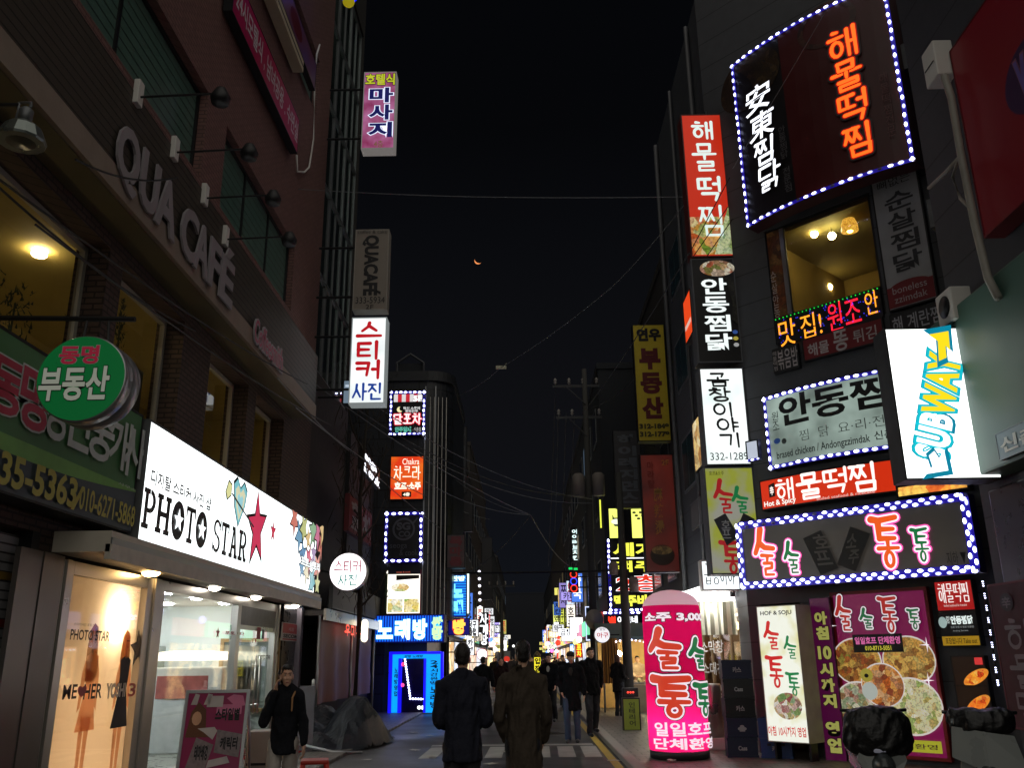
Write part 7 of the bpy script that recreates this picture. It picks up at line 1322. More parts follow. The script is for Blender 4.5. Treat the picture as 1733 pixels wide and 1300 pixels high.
def person(label, x, y, rz, h=1.75, arms=('down', 'down'), stride=0., coat='1a1b20', hem=.78, pants='1c1d22', shoes='141414', hair='short', hcol=None, female=False, vox=.014, head_turn=0., shirt=None, bag=None, hat=None, group=None, coat_rough=.6, z0=0., face=True, lean=0.):
    t = thing('person', label, 'person', (x, y, z0), rz, group); k = h/1.75; V = lambda *a: Vector(a)*k
    sw = .165 if female else .195
    # local frame: faces -y, own right hand at -x
    B = MB(); C = MB(); T = MB(); Sx = MB(); M = SKIN
    hipz, ln = .93, lean
    for s, st in ((-1, stride), (1, -stride)):
        hip = V(.09*s, 0, hipz); kn = V(.095*s, -.04-st*.5-(.05 if st > 0 else 0), .5); an = V(.095*s, .02-st+(.0), .09+(.07 if st < 0 and abs(st) > .05 else 0)); toe = an+V(0, -.15, -.055)
        B.cap(hip, .082*k, kn, .052*k, M); B.cap(kn, .05*k, an, .036*k, M); B.cap(an+V(0, .03, -.045), .033*k, toe, .028*k, M)
        T.cap(hip, .105*k, kn, .075*k, M); T.cap(kn, .073*k, an+V(0, 0, .0), .062*k, M); Sx.cap(an+V(0, .05, -.045), .043*k, toe+V(0, -.02, 0), .038*k, M); Sx.cap(an+V(0, 0, .02), .045*k, an+V(0, 0, -.04), .045*k, M)
    T.ell(V(0, .01, .93), (.165*k, .125*k, .14*k), M)
    B.ell(V(0, .0, .96), (.155*k, .11*k, .13*k), M); B.ell(V(0, 0, 1.1), (.135*k, .095*k, .16*k), M); B.ell(V(0, 0-ln*.3, 1.28), (.16*k, .115*k, .19*k), M); B.cap(V(-sw+.03, .01-ln*.5, 1.425), .06*k, V(sw-.03, .01-ln*.5, 1.425), .06*k, M)
    fx = .86 if female else .95; C.ell(V(0, .0, 1.1), (.165*k*fx, .125*k, .2*k), M); C.ell(V(0, 0-ln*.3, 1.28), (.19*k*fx, .14*k, .2*k), M); C.cap(V(-sw+.03, .01-ln*.5, 1.415), .088*k, V(sw-.03, .01-ln*.5, 1.415), .088*k, M)
    C.cap(V(-.07, .005-ln*.5, 1.47), .07*k, V(.07, .005-ln*.5, 1.47), .07*k, M); C.cone(hem*k, (.205*k*fx, .16*k), 1.2*k, (.175*k*fx, .135*k), V(0, 0, 0), M); C.lathe(V(0, .01-ln*.6, 1.5), [(.075*k, -.02), (.078*k, .05*k)], M, 16)
    hy = -.01-ln*.8; B.cap(V(0, .015-ln*.6, 1.44), .055*k, V(0, hy+.01, 1.56), .05*k, M)
    for s, pose in zip((-1, 1), arms):
        sh = V(sw*s, .01-ln*.5, 1.41)
        el, wr, dr = {'down': (V((sw+.055)*s, .03, 1.14), V((sw+.06)*s, -.05, .91), V(.0, -.15, -1)),
                      'swing_f': (V((sw+.05)*s, -.06, 1.15), V((sw+.02)*s, -.24, .98), V(0, -.5, -1)), 'swing_b': (V((sw+.05)*s, .13, 1.16), V((sw+.06)*s, .2, .95), V(0, .1, -1)),
                      'phone': (V((sw+.07)*s, -.11, 1.17), V((sw-.045)*s, -.1, 1.47), V(-.12*s, .1, 1)),
                      'front': (V((sw+.045)*s, .02, 1.15), V(.1*s, -.24, 1.08), V(-.5*s, -.6, .25)), 'pocket': (V((sw+.05)*s, .06, 1.15), V((sw+.0)*s, -.08, .97), V(-.3*s, -.3, -1)),
                      'bag': (V((sw+.06)*s, .04, 1.16), V((sw+.09)*s, -.02, .93), V(.1*s, -.1, -1))}[pose]
        B.cap(sh, .05*k, el, .04*k, M); B.cap(el, .04*k, wr, .027*k, M); C.cap(sh, .076*k, el, .062*k, M); C.cap(el, .062*k, lerp(el, wr, .93), .048*k, M)
        dr = dr.normalized(); sd = V(0, -1, 0) if pose != 'phone' else V(0, -1, .3); sd = (sd-dr*sd.dot(dr)).normalized(); nm = dr.cross(sd)
        if nm.dot(V(-s, 0, 0)) < 0: nm = -nm
        B.cap(wr, .026*k, wr+dr*.03*k, .028*k, M); 
        for q in (-.5, .5): B.cap(wr+dr*.03*k+sd*q*.034*k, .016*k, wr+dr*.085*k+sd*q*.045*k, .015*k, M, 8)
        for i, fl in enumerate((.068, .078, .074, .058)):
            b0 = wr+dr*.088*k+sd*(.033-.022*i)*k; m1 = b0+(dr*.85+nm*.35).normalized()*fl*.55*k; B.cap(b0, .0095*k, m1, .009*k, M, 8); B.cap(m1, .009*k, m1+(dr*.5+nm*.85).normalized()*fl*.48*k, .0075*k, M, 8)
        tb = wr+dr*.035*k+sd*.036*k; tm = tb+(dr*.7+sd*.75).normalized()*.038*k; B.cap(tb, .013*k, tm, .011*k, M, 8); B.cap(tm, .011*k, tm+(dr*.9+nm*.5+sd*.1).normalized()*.03*k, .009*k, M, 8)
        if pose == 'phone': P0 = wr+dr*.09*k
    # head, turned about the neck
    hc = V(0, hy-.005, 1.64); rt = Matrix.Rotation(head_turn, 3, 'Z'); Q = lambda a, b, c: hc+rt @ V(a, b, c)
    Hd = MB(); Hd.ell((0, .015*k, .015*k), (.073*k, .09*k, .098*k), M, 16, 12); Hd.ell((0, -.03*k, -.045*k), (.055*k, .055*k, .068*k), M, 14, 10); Hd.cap((0, -.087*k, -.005*k), .009*k, (0, -.1*k, -.03*k), .014*k, M, 8); Hd.ell((0, -.068*k, -.098*k), (.022*k, .02*k, .018*k), M)
    for s in (-1, 1): Hd.ell((.074*s*k, .012*k, -.015*k), (.012*k, .022*k, .033*k), M); Hd.ell((.03*s*k, -.07*k, -.03*k), (.024*k, .02*k, .02*k), M); Hd.cap((.014*s*k, -.083*k, .026*k), .007*k, (.05*s*k, -.07*k, .026*k), .006*k, M, 8)
    Hd.ell((0, -.08*k, -.065*k), (.024*k, .013*k, .006*k), M); Hd.ell((0, -.08*k, -.077*k), (.02*k, .013*k, .007*k), M)
    Hd.v = [tuple(hc+rt @ Vector(v)) for v in Hd.v]
    k0 = len(B.v); B.v += Hd.v; B.f += [[a+k0 for a in f] for f in Hd.f]; B.m += Hd.m; B.sm += Hd.sm
    body = remesh(B, 'body', t, SKIN, vox*.6 if vox < .011 else vox, 2)
    cm = mat('coat_%s' % coat, coat, .88, 0, .2, 14, .6, spec=.15 if coat_rough > .55 else .3, bscale=26)
    remesh(C, 'coat', t, cm, vox, 4, .021*k if y < 28 else 0., x); remesh(T, 'trousers', t, mat('trousers_%s' % pants, pants, .75, 0, .2, 16, .3, bscale=22), vox, 4, .012*k if y < 28 else 0., y); remesh(Sx, 'shoes', t, mat('shoe_%s' % shoes, shoes, .45), vox, 2)
    Hr = MB(); hm = mat('hair_%s' % hcol, hcol, .45, 0, .3, 40, .5, bscale=90) if hcol else HAIRB
    if hair == 'short': Hr.ell((0, .032*k, .04*k), (.082*k, .088*k, .086*k), M, 16, 10); Hr.ell((0, .052*k, -.005*k), (.074*k, .056*k, .06*k), M); Hr.ell((0, -.03*k, .085*k), (.062*k, .052*k, .032*k), M)
    else: Hr.ell((0, .028*k, .035*k), (.08*k, .09*k, .085*k), M, 16, 10); Hr.ell((0, .055*k, -.03*k), (.076*k, .055*k, .09*k), M); (Hr.cap((0, .085*k, -.06*k), .04*k, (0, .1*k, -.2*k), .025*k, M), Hr.ell((0, -.004*k, .082*k), (.072*k, .076*k, .036*k), M, 14, 8)) if hair == 'tied' else [Hr.cap((.06*s*k, .04*k, 0), .032*k, (.075*s*k, .03*k, -.24*k), .035*k, M) for s in (-1, 1)]
    Hr.v = [tuple(hc+rt @ Vector(v)) for v in Hr.v]; remesh(Hr, 'hair', t, hm, vox*.8, 1, .006 if y < 12 else 0., x, 4.)
    if face:
        for s in (-1, 1):
            e = MB(); e.ell(Q(.031*s, -.079, .006), (.0135*k, .006*k, .0065*k), mat('eye_white', 'c8c0b8', .3), 10, 6); e.ell(Q(.031*s, -.0845, .006), (.006*k, .003*k, .006*k), INK, 8, 6); e.build('eye', t)
        e = MB(); e.ell(Q(0, -.0935, -.071), (.02*k, .005*k, .0065*k), mat('lips', '9a5048', .45), 10, 6); e.build('mouth', t)
        for s in (-1, 1): e = MB(); e.cap(Q(.015*s, -.0905, .027), .004*k, Q(.047*s, -.077, .029), .003*k, HAIRB, 6); e.build('eyebrow', t)
    if shirt:
        e = MB(); e.poly = None; e.ell(V(0, -.11, 1.36), (.05*k, .045*k, .1*k), M); remesh(e, 'shirt', t, mat('shirt_%s' % shirt, shirt, .7), vox, 1)
    if hat: e = MB(); e.ell(Q(0, .015, .06), (.09*k, .1*k, .075*k), M, 16, 10); e.ell(Q(0, -.1, .05), (.07*k, .07*k, .012*k), M); remesh(e, 'cap', t, mat('cap_%s' % hat, hat, .7), vox*.8, 1)
    if 'phone' in arms:
        s = -1 if arms[0] == 'phone' else 1; c = Q(.092*s, -.02, -.03); p = thing('mobile_phone', 'dark mobile phone held to the ear of the woman', 'phone', t.matrix_world @ Vector((0, 0, 0)), 0); p.location = Vector((x, y, z0))+Matrix.Rotation(rz, 3, 'Z') @ c; p.rotation_euler = (R(25), 0, rz); m = MB(); m.cbox((-.006, -.035, -.07), (.006, .035, .07), mat('phone_black', '0a0a0c', .2), .004); m.build('case', p)
    if bag:
        m = MB()
        if bag == 'strap': m.cap(V(.1, -.13, 1.41), .015*k, V(.13, .0, 1.5), .015*k, M); m.cap(V(.1, -.13, 1.41), .015*k, V(.105, -.155, 1.28), .013*k, M); remesh(m, 'strap', t, mat('tan_strap', 'a87c50', .6), .01, 1)
    return t
def people():
    man = onY((783, 1092), 8.0)
    pa = person('man in a dark navy leather jacket seen from behind', man.x, 8.0, R(180+4), 1.77, ('front', 'front'), 0, '20222e', .83, '1a1b20', hair='short', hcol='1c1512', vox=.011, coat_rough=.5, face=False, head_turn=R(-6))
    m2 = onY((884, 1087), 8.05)
    pa.scale = (.84, .95, 1); pb = person('taller man in a long brown grey coat seen from behind', m2.x, 8.05, R(180-6), 1.79, ('pocket', 'pocket'), 0, '443c34', .72, '1c1c20', hair='short', hcol='14100e', vox=.011, face=False, head_turn=R(10), coat_rough=.8)
    pb.scale = (.8, .93, 1)
    w = onY((487, 1132), 9.5)
    wo = person('woman in a black jacket walking while talking on a mobile phone', w.x, 9.5, R(6), 1.61, ('phone', 'bag'), .16, '1c1d22', .84, 'a8a098', '6a6460', 'tied', None, True, .009, R(14), bag='strap')
    wo.scale = (.87, .95, 1)
    person('man in a dark cap, long black coat and blue jeans walking this way', .93, 19.3, R(-8), 1.76, ('pocket', 'down'), .05, '16171b', .62, '3a4a66', '3a3a3c', 'short', None, False, .016, hat='101114', shirt='2a2420')
    person('man in a black jacket and dark trousers beside the capped man', 1.45, 20.9, R(12), 1.86, ('swing_f', 'swing_b'), .12, '121316', .8, '191b22', '202022', 'short', vox=.016)
    person('thin walker in a dark jacket with one foot lifted beyond the coat man', .6, 24.3, R(-15), 1.75, ('swing_b', 'swing_f'), .2, '131419', .85, '111216', '2a2a2c', 'short', vox=.016, shirt='b8b4ac')
    person('customer in a hooded dark coat waiting at the lit food stall', 2.62, 26.6, R(130), 1.72, ('front', 'front'), 0, '1e1d1c', .72, '1c2028', '2a2622', 'long', '4a2a18', vox=.018)
    person('pedestrian in a dark jacket walking away between the two men', -1.15, 25.0, R(170), 1.70, ('swing_f', 'swing_b'), .2, '17181c', .82, '15161a', '8a8684', 'short', vox=.018, face=False)
    person('pedestrian in a dark reddish coat beside the one walking away', -.72, 26.5, R(20), 1.66, ('down', 'pocket'), .1, '2a1c1c', .8, '1a1b20', '303030', 'long', '2a1a12', True, vox=.018)
    person('stall keeper in a pale apron behind the food counter', 3.6, 30.1, R(0), 1.68, ('front', 'front'), 0, 'b8a088', .8, '2a2a2c', '202022', 'short', vox=.018)
    random.seed(21); kinds = []
    base = [(1.3, 33, 8, '15161a', '1c2230', 'short', .74, 1.74), (-.3, 36, 175, '1c1a1e', '15161a', 'long', .7, 1.64), (.2, 40, 0, '3a3436', '20242c', 'short', .82, 1.72), (1.9, 38, 190, '4a2c38', '1a1a1e', 'long', .8, 1.62)]
    for i, (x, y, a, c, p, hr, hm, hh) in enumerate(base):
        kinds.append(person('distant pedestrian in the crowd down the street', x, y, R(a), hh, ('swing_f', 'swing_b') if i % 2 else ('down', 'pocket'), .15, c, hm, p, '202022', hr, None, i % 2 == 1, .022, group='distant crowd', face=False))
    for i in range(40):
        y = 38+i*1.3+random.random()*2; x = random.uniform(-2.2, 2.3)
        o = copy_tree(kinds[i % 4]); o.location = (x, y, 0); o.rotation_euler = (0, 0, R(random.choice([0, 180, 10, 170, 190, -12]))); s = random.uniform(.95, 1.04); o.scale = (s, s, s)
people()
# ================================================================== props
def inflatable():
    c = onZ((1142, 1288)); t = thing('inflatable_sign', 'tall glowing pink inflatable beer hall pillar standing on the pavement', 'inflatable sign', (2.48, 15.6, .07), R(-4)); r = .49; hh = 2.62
    pf = skin_film('pink_inflatable', 'e0186a', .55); wf = skin_film('white_inflatable', 'e8dfe4', .55); m = MB(); n = 40; m.lathe((0, 0, 0), [(r*.97, .12), (r, .2), (r, 1.2), (r*.995, hh-.35), (r*.97, hh-.22)], pf, n); m.f = [f for f in m.f if len(f) == 4]; m.m = m.m[:len(m.f)]; m.sm = m.sm[:len(m.f)]
    m.build('tube', t); m = MB(); prof = [(r*.97, hh-.22)]+[(r*.97*math.cos(a), hh-.22+.27*math.sin(a)) for a in (.3, .6, .9, 1.2, 1.45)]; m.lathe((0, 0, 0), prof, wf, n); m.f = [f for f in m.f if len(f) == 4 or f[0] > n]; m.m = m.m[:len(m.f)]; m.sm = m.sm[:len(m.f)]; m.build('dome', t)
    m = MB(); m.lathe((0, 0, 0), [(r*.9, 0), (r*.98, .02), (r*.98, .13)], mat('black_blower_base', '18181a', .6), n); m.build('base', t)
    m = MB(); m.lathe((0, 0, .3), [(.03, 0), (.06, .03), (.06, .35), (.03, .4)], em('fff4f0', 75, 'inflatable_lamp'), 12); m.build('lamp', t)
    m = MB(); m.lathe((0, 0, 1.5), [(.03, 0), (.035, .9)], em('ffe8f0', 16, 'inflatable_tube_lamp'), 10); m.build('tube_lamp', t)
    s = Sign.__new__(Sign); s.p = None; s.n = 0; s.bend = 0; s.w = 2*r; s.h = hh; s.u = 0; s.z = 0
    class Wrap(Sign):
        pass
    s.__class__ = Wrap; s.root = t
    def done(m, name):
        bm = bmesh.new(); q = [bm.verts.new(v) for v in m.v]
        for f, mi in zip(m.f, m.m):
            try: bm.faces.new([q[i] for i in f]).material_index = mi
            except ValueError: pass
        for i in range(-18, 19): bmesh.ops.bisect_plane(bm, geom=bm.verts[:]+bm.edges[:]+bm.faces[:], plane_co=(i*.04, 0, 0), plane_no=(1, 0, 0))
        bm.verts.index_update(); m.v = [tuple(v.co) for v in bm.verts]; m.f = [[v.index for v in f.verts] for f in bm.faces]; m.m = [f.material_index for f in bm.faces]; m.sm = [False]*len(m.f); bm.free()
        vs = []
        for x, y, z in m.v: a = x/r; rr = r-.004+(-y)+.006; vs.append((rr*math.sin(a), -rr*math.cos(a), z))
        m.v = vs; return m.build(name, t)
    s.done = done
    wl = em('f8e4ee', .95, 'white_print_film'); bk = mat('black_print_film', '181014', .5); og = em('d84028', .8, 'orange_print_film'); gn = em('1a8048', .6, 'green_print_film')
    s.w = 1.5
    def tess(): pass
    s.text('소주 3,000', ('f', .12, .13, .95, .19), wl, .05, outline=(bk, .045))
    for ch, b, mt, w in (('술', (.16, .24, .56, .47), og, .19), ('술', (.62, .3, .9, .47), gn, .2), ('통', (.2, .52, .64, .74), og, .18), ('통', (.66, .56, .92, .74), gn, .2)): s.brush(ch, ('f', *b), mt, w, outline=(wl, .028), out2=(bk, .042))
    s.text('일일호프', ('f', .22, .78, .9, .86), wl, .03); s.text('단체환영', ('f', .2, .87, .92, .935), wl, .03)
inflatable()
def aboard():
    pl = Plane((-4.0, 10.2, 0), (.35, .94, 0), (.94, -.35, 0)); a = R(30)
    P = PY(10.6); t0 = P.hit((312, 1170)); t1 = P.hit((412, 1166))
    t = thing('sandwich_board', 'framed pink poster board of photo booth themes standing by the shop window', 'sandwich board', ((t0.x+t1.x)/2-.02, 10.6, 0), R(4)); w = (t1.x-t0.x)/2+.03; hh = t0.z
    tilt = -.16; Y = lambda z: .28+tilt*0-(hh-z)*.16
    def fb(m, x0, x1, z0, z1, th, mt, off=0): m.add([(x, Y(z)-off+o, z) for o in (0, th) for x, z in ((x0, z0), (x1, z0), (x1, z1), (x0, z1))], [(0, 1, 2, 3), (7, 6, 5, 4), (0, 4, 5, 1), (1, 5, 6, 2), (2, 6, 7, 3), (3, 7, 4, 0)], mt)
    m = MB(); f = .035
    for x0, x1, z0, z1 in ((-w, -w+f, .05, hh), (w-f, w, .05, hh), (-w+f, w-f, hh-f, hh), (-w+f, w-f, .1, .1+f)): fb(m, x0, x1, z0, z1, .03, ALU, .01)
    m.build('frame', t); m = MB(); fb(m, -w+f, w-f, .1+f, hh-f, .012, mat('magenta_paper', '9a1858', .35, 0, .1)); m.build('poster', t)
    def pr(pts, mt, o, nm='print'): m = MB(); m.add([(x, Y(z)-o, z) for x, z in pts], [tuple(range(len(pts)))], mt); m.build(nm, t)
    R4 = lambda x0, z0, x1, z1: [(x0, z0), (x1, z0), (x1, z1), (x0, z1)]; gy = mat('photo_print_grey', '8a7c80', .4, 0, .5, 25); pk = mat('pink_print', 'd878a0', .4, 0, .2); wp = mat('white_paper', 'c8c0c0', .4)
    pr([(-w*.85, hh*.62), (-w*.75, hh*.82), (-w*.55, hh*.9), (-w*.3, hh*.84), (-w*.25, hh*.7), (-w*.1, hh*.62)], mat('printed_brown_hair', '6a4028'), .004, 'hair_print'); pr([(-w*.56+.055*math.cos(i*.524), hh*.77+.075*math.sin(i*.524)) for i in range(12)], mat('printed_skin', 'd8a888'), .006, 'face_print')
    for x in (-.8, -.4): pr([(w*x, hh*.88), (w*x+.04, hh*.97), (w*x+.09, hh*.96), (w*x+.07, hh*.88)], wp, .005, 'ear_print')
    pr(R4(-w*.3, hh*.86, w*.2, hh*.95), wp, .005); pr(R4(w*.02, hh*.8, w*.8, hh*.88), pk, .004); pr([(w*.3, hh*.93), (w*.5, hh*.96), (w*.8, hh*.95), (w*.9, hh*.87), (w*.6, hh*.86)], pk, .005)
    pr([(-w*.75, hh*.36), (-w*.2, hh*.3), (w*.05, hh*.56), (-w*.5, hh*.62)], gy, .005); pr([(w*.08, hh*.5), (w*.85, hh*.46), (w*.9, hh*.64), (w*.12, hh*.68)], gy, .005); pr([(-w*.8, hh*.1), (w*.02, hh*.1), (w*.02, hh*.26), (-w*.8, hh*.26)], gy, .005); pr([(w*.08, hh*.1), (w*.9, hh*.1), (w*.92, hh*.36), (w*.06, hh*.36)], gy, .006); pr([(-w*.1, hh*.38), (w*.6, hh*.42), (w*.5, hh*.47), (-w*.05, hh*.44)], wp, .007)
    pr([(w*.0, hh*.6), (w*.12, hh*.67), (w*.02, hh*.7), (-w*.5, hh*.69), (-w*.3, hh*.66)], wp, .0055)
    for tx, x0, z0, x1, z1 in (('스타일별', w*.0, hh*.75, w*.75, hh*.85), ('테마배경', -w*.5, hh*.44, -w*.1, hh*.56), ('캐릭터', w*.25, hh*.52, w*.78, hh*.62), ('즉석사진', w*.2, hh*.14, w*.8, hh*.32), ('인화', -w*.65, hh*.12, -w*.1, hh*.24)):
        vs, fs = font_mesh(tx, .04); a0, a1 = min(v[0] for v in vs), max(v[0] for v in vs); b0, b1 = min(v[1] for v in vs), max(v[1] for v in vs); m = MB(); q = [(x0+(x1-x0)*(v[0]-a0)/(a1-a0), z0+(z1-z0)*(v[1]-b0)/(b1-b0)) for v in vs]; m.add([(x, Y(z)-.008, z) for x, z in q], fs, INK); m.build('lettering', t)
    m = MB(); m.tube([(-w+.02, .3, hh-.05), (-w+.02, .75, .02)], .018, ALU, 8); m.tube([(w-.02, .3, hh-.05), (w-.02, .75, .02)], .018, ALU, 8); m.build('leg', t)
aboard()
def small_props():
    c = onY((533, 1286), 10.5); t = thing('plastic_stool', 'bright red plastic stool beside the walking woman', 'stool', (c.x, 10.5, .05), R(12)); rd = mat('red_plastic', 'c03020', .35, 0, .1); hh = c.z-.05; m = MB(); m.cbox((-.15, -.15, hh-.04), (.15, .15, hh), rd, .015); m.build('seat', t)
    for x in (-1, 1):
        for y in (-1, 1): m = MB(); m.tube([(x*.125, y*.125, hh-.04), (x*.17, y*.17, 0)], [.03, .024], rd, 8); m.build('leg', t)
    t = thing('door_mat', 'red entrance mat on the pavement before the photo shop door', 'mat', (-4.55, 17.2, .05), 0); m = MB(); m.cbox((-.42, -.9, .0), (.4, .9, .02), mat('red_mat', 'a02a2c', .9, 0, .2, 30, .4), .006); m.build('mat', t)
    # beer crates
    bx = CX0-.05; x0 = 3.62; cr = [mat('navy_crate', '141c3c', .4, 0, .15), mat('black_crate', '14151a', .4, 0, .15), mat('blue_crate', '1c3c78', .4, 0, .15)]
    tx = ['카스', 'Cass', '카스', '♣', 'Cass']; z = .07; names = ['lowest dark crate with faint white beer lettering in the stack of five', 'second crate from the ground with a white leaf mark in the beer crate stack', 'middle beer crate of the dark stack with Korean lettering', 'fourth beer crate from the ground with white lettering', 'topmost beer crate of the dark stack beside the grill window']
    def crate(x, y, z, rz, c, tx, label):
        t = thing('beer_crate', label, 'crate', (x, y, z), rz, 'beer crates by the grill restaurant'); m = MB(); w, d, h = .24, .19, .30
        for a, b in (((-w, -d, 0), (w, -d+.02, h)), ((-w, d-.02, 0), (w, d, h)), ((-w, -d+.02, 0), (-w+.02, d-.02, h)), ((w-.02, -d+.02, 0), (w, d-.02, h)), ((-w+.02, -d+.02, 0), (w-.02, d-.02, .02))): m.box(a, b, c)
        m.box((-w-.008, -d-.008, h-.045), (w+.008, -d, h-.005), c); m.box((-w-.008, -d-.008, .0), (w+.008, -d, .035), c); m.build('shell', t)
        for s in (-1, 1): m = MB(); m.cbox((s*w*.45-.03, -d-.006, h*.62), (s*w*.45+.03, -d-.001, h*.74), INK, .002); m.build('hand_slot', t) if tx == '' else None
        vs, fs = font_mesh(tx or '카스', .04); a0, a1 = min(v[0] for v in vs), max(v[0] for v in vs); m = MB(); m.add([(-.07+.14*(v[0]-a0)/(a1-a0), -d-.004, .11+.09*v[1]) for v in vs], fs, mat('crate_white', 'a8a8ac', .5)); m.build('lettering', t)
    for i in range(5): crate(3.52+.01*(i % 2), 15.75, .07+.303*i, R(-6+2*(i % 3)), cr[(0, 0, 1, 1, 0)[i]], tx[4-i], names[i])
    crate(4.06, 15.55, .07, R(-20), cr[2], '', 'brighter blue beer crate on the ground beside the dark crate stack'); crate(4.06, 15.55, .373, R(-24), cr[2], '카스', 'blue beer crate stacked on the brighter blue one')
    # picture boards leaning at the grill window
    s = Sign('menu_board', 'small dish picture board leaning under the grill window', 'menu board', PX(CX0-.15), [(1186, 1206), (1214, 1200), (1217, 1256), (1190, 1258)], .04, food('grill_dishes', ['c0a080', '6a3a28', '8a8a80', 'd8c8b0', '503028'], 0, 14, 3), WHT, rim=.01); s.rect(('f', .04, .6, .96, .97), mat('white_paper', 'c8c0c0')); s.text('특양구이', ('f', .15, .7, .85, .86), INK, .03)
    t = thing('metal_cylinder', 'shiny steel cylinder bin on a white block by the grill window', 'bin', (3.35, 17.0, .07), 0); m = MB(); m.lathe((0, 0, .2), [(.16, 0), (.16, .85), (.15, .9), (.0, .9)], STEEL, 24); m.build('drum', t); m = MB(); m.cbox((-.22, -.2, 0), (.22, .2, .2), WHT, .02); m.build('block', t)
    # scooters in the near right corner
    def scooter(x, y, rz, label, z=0., tall=1.0):
        t = thing('motor_scooter', label, 'scooter', (x, y, .07), rz); gb = mat('grey_scooter_paint', '44494a', .25, .2, .15); bp = mat('black_plastic', '0e0e10', .4); ty = mat('tyre_rubber', '18181a', .8)
        for yy in (-.62, .62):
            m = MB(); m.lathe((0, yy, .27), [(.17, -.05), (.24, -.055), (.27, -.03), (.27, .03), (.24, .055), (.17, .05)], ty, 24, 'x'); w = m.build('wheel', t); m = MB(); m.lathe((0, yy, .27), [(.04, -.06), (.16, -.03), (.16, .03), (.04, .06)], ALU, 16, 'x'); o = m.build('rim', t); o.parent = w
        m = MB(); m.cap((0, -.75, .62), .13, (0, -.3, .5), .16, gb); m.cap((0, -.3, .45), .17, (0, .3, .32), .14, gb); m.cap((0, .3, .34), .12, (0, .52, .7), .14, gb); m.cap((0, .52, .6), .1, (0, .5, .95), .09, gb); m.ell((0, .6, .5), (.12, .16, .12), gb); remesh(m, 'body', t, gb, .018, 3)
        m = MB(); m.cap((0, -.7, .76), .11, (0, -.1, .74), .12, bp); m.ell((0, -.4, .72), (.16, .42, .08), bp); remesh(m, 'seat', t, bp, .016, 3)
        m = MB(); m.tube([(-.33, .42, 1.02), (0, .5, 1.0), (.33, .42, 1.02)], .017, DK, 8); m.build('handlebar', t)
        for s in ():
            m = MB(); m.tube([(s*.22, .45, 1.03), (s*.3, .42, 1.2)], .009, DK, 6); m.ell((s*.3, .42, 1.24), (.07, .015, .045), bp); m.build('mirror', t)
        m = MB(); m.ell((0, -.78, .62), (.09, .05, .04), mat('red_tail_lens', '6a0c10', .2)); m.build('tail_light', t)
        return t
    bp = mat('black_vinyl', '0e0e10', .35, 0, .2, 8, .4)
    def cover(t, zc, rx, rz_, seed, drop):
        random.seed(seed); m = MB(); n, k = 18, 9; vs = []; fs = []
        for j in range(k+1):
            ph = -math.pi/2+math.pi*j/k
            for i in range(n):
                a = 6.2832*i/n; f = 1+.05*math.sin(i*3+j*2)+.04*random.random(); sx = max(.18, abs(math.cos(ph))**.55); x = rx*sx*math.copysign(abs(math.cos(a))**.75, math.cos(a))*f
                vs.append((x, .5+.17*sx*math.sin(a)*f, zc+rz_*math.copysign(abs(math.sin(ph))**.75, math.sin(ph))-drop*abs(x)**1.5+.02*random.random()))
        for j in range(k):
            for i in range(n): fs.append((j*n+i, j*n+(i+1) % n, (j+1)*n+(i+1) % n, (j+1)*n+i))
        fs += [tuple(range(n-1, -1, -1)), tuple(range(k*n, k*n+n))]; m.add(vs, fs, bp, True); return remesh(m, 'handlebar_cover', t, bp, .014, 2, .012, seed)
    gl = mat('pale_leg_shield', '8d9290', .3, 0, .15, 4)
    def shield(t, z0, z1):
        m = MB(); pts = [(-.1, z1), (.1, z1), (.2, z1-.12), (.24, z0+.2), (.12, z0), (-.12, z0), (-.24, z0+.2), (-.2, z1-.12)]; m.prism(pts, .60, .66, gl); m.v = [(x, y-.18*abs(x)**1.0*2, z) for x, y, z in m.v]; m.build('leg_shield', t)
        m = MB(); m.cap((-.07, .63, z1-.15), .03, (.07, .63, z1-.15), .03, em('c8c8d8', .12)); m.build('indicator', t)
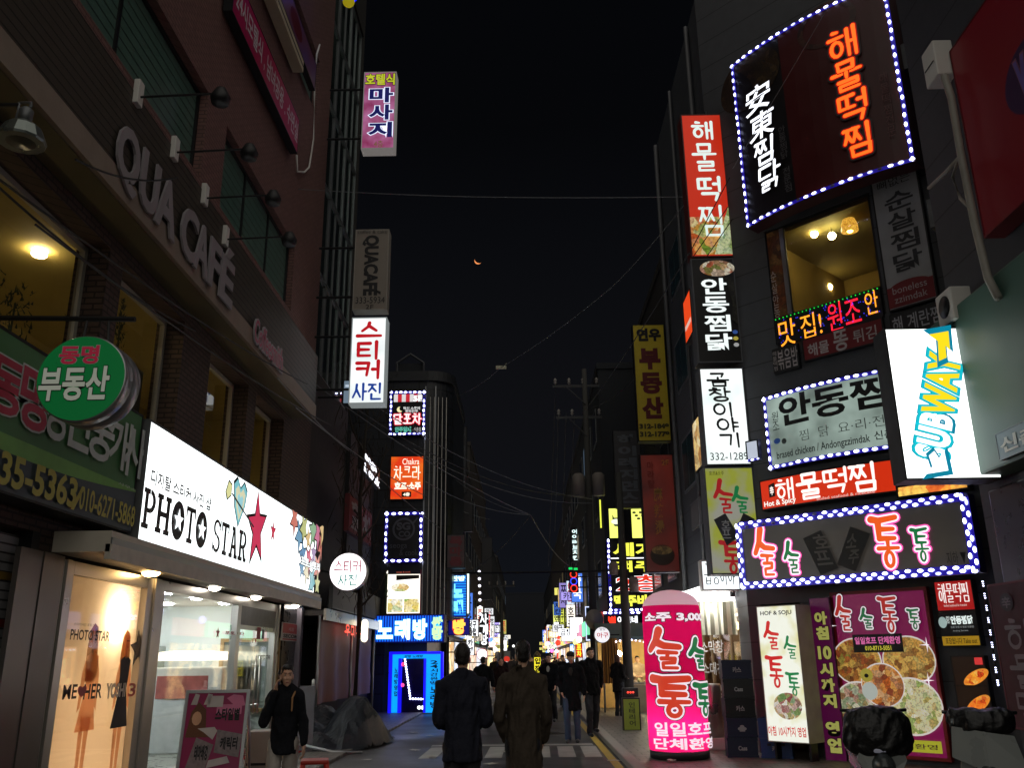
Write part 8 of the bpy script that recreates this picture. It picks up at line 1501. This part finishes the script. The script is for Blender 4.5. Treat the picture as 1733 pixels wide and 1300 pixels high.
    c = PY(9.9).hit((1490, 1240)); t = scooter(c.x+.02, 10.35, R(172), 'scooter with a bulky black quilted handlebar cover under the food poster'); cover(t, c.z-.07, .335, .25, 4, .1); shield(t, .35, .8)
    c = PY(9.3).hit((1692, 1226)); t = scooter(c.x+.0, 9.75, R(158), 'grey scooter with a low black handlebar cover under the maroon banner'); cover(t, c.z-.07, .30, .13, 9, -.25); shield(t, .3, c.z-.12)
    m = MB(); m.add([(-.32, .66, .55), (.0, .74, .5), (.3, .62, .62), (.27, .6, .9), (.0, .7, .86), (-.26, .62, .82)], [(0, 1, 4, 5), (1, 2, 3, 4)], gl); m.v = m.v+[(x, y-.04, z) for x, y, z in m.v]; m.f += [[11, 10, 7, 6], [10, 9, 8, 7]]; m.m += [0, 0]; m.sm += [False, False]; m.build('fairing', t)
small_props()
def litter():
    random.seed(12); wp = mat('flyer_paper', 'b8b4a8', .8, 0, .1)
    for i in range(16):
        x, y = random.uniform(-2.8, 3.2), random.uniform(13.6, 24); r = thing('paper_flyer', 'small trampled paper flyer lying on the dark street', 'flyer', (x, y, .01 if -3.2 < x < 1.5 else .1), random.random()*6, 'trampled flyers on the street'); w, h = random.uniform(.05, .1), random.uniform(.07, .13)
        m = MB(); n = 4; vs = [(-w+2*w*a/n, -h+2*h*b/n, .006+.012*random.random()) for b in range(n+1) for a in range(n+1)]; m.add(vs, [(b*(n+1)+a, b*(n+1)+a+1, (b+1)*(n+1)+a+1, (b+1)*(n+1)+a) for a in range(n) for b in range(n)], wp); m.build('sheet', r)
    for x, y, lab in ((-.4, 15.2, 'round iron manhole cover in the road before the white road letters'), (.6, 21.8, 'round iron manhole cover in the road beyond the white road letters')):
        r = thing('manhole_cover', lab, 'manhole cover', (x, y, .002), 0); m = MB(); m.lathe((0, 0, 0), [(.36, 0), (.36, .008), (.33, .01), (.05, .012)], mat('worn_iron', '3a3836', .4, .7, .3, 12, .6), 32); m.build('lid', r)
litter()

if 'work' in bpy.data.scenes: bpy.data.scenes.remove(bpy.data.scenes['work'])
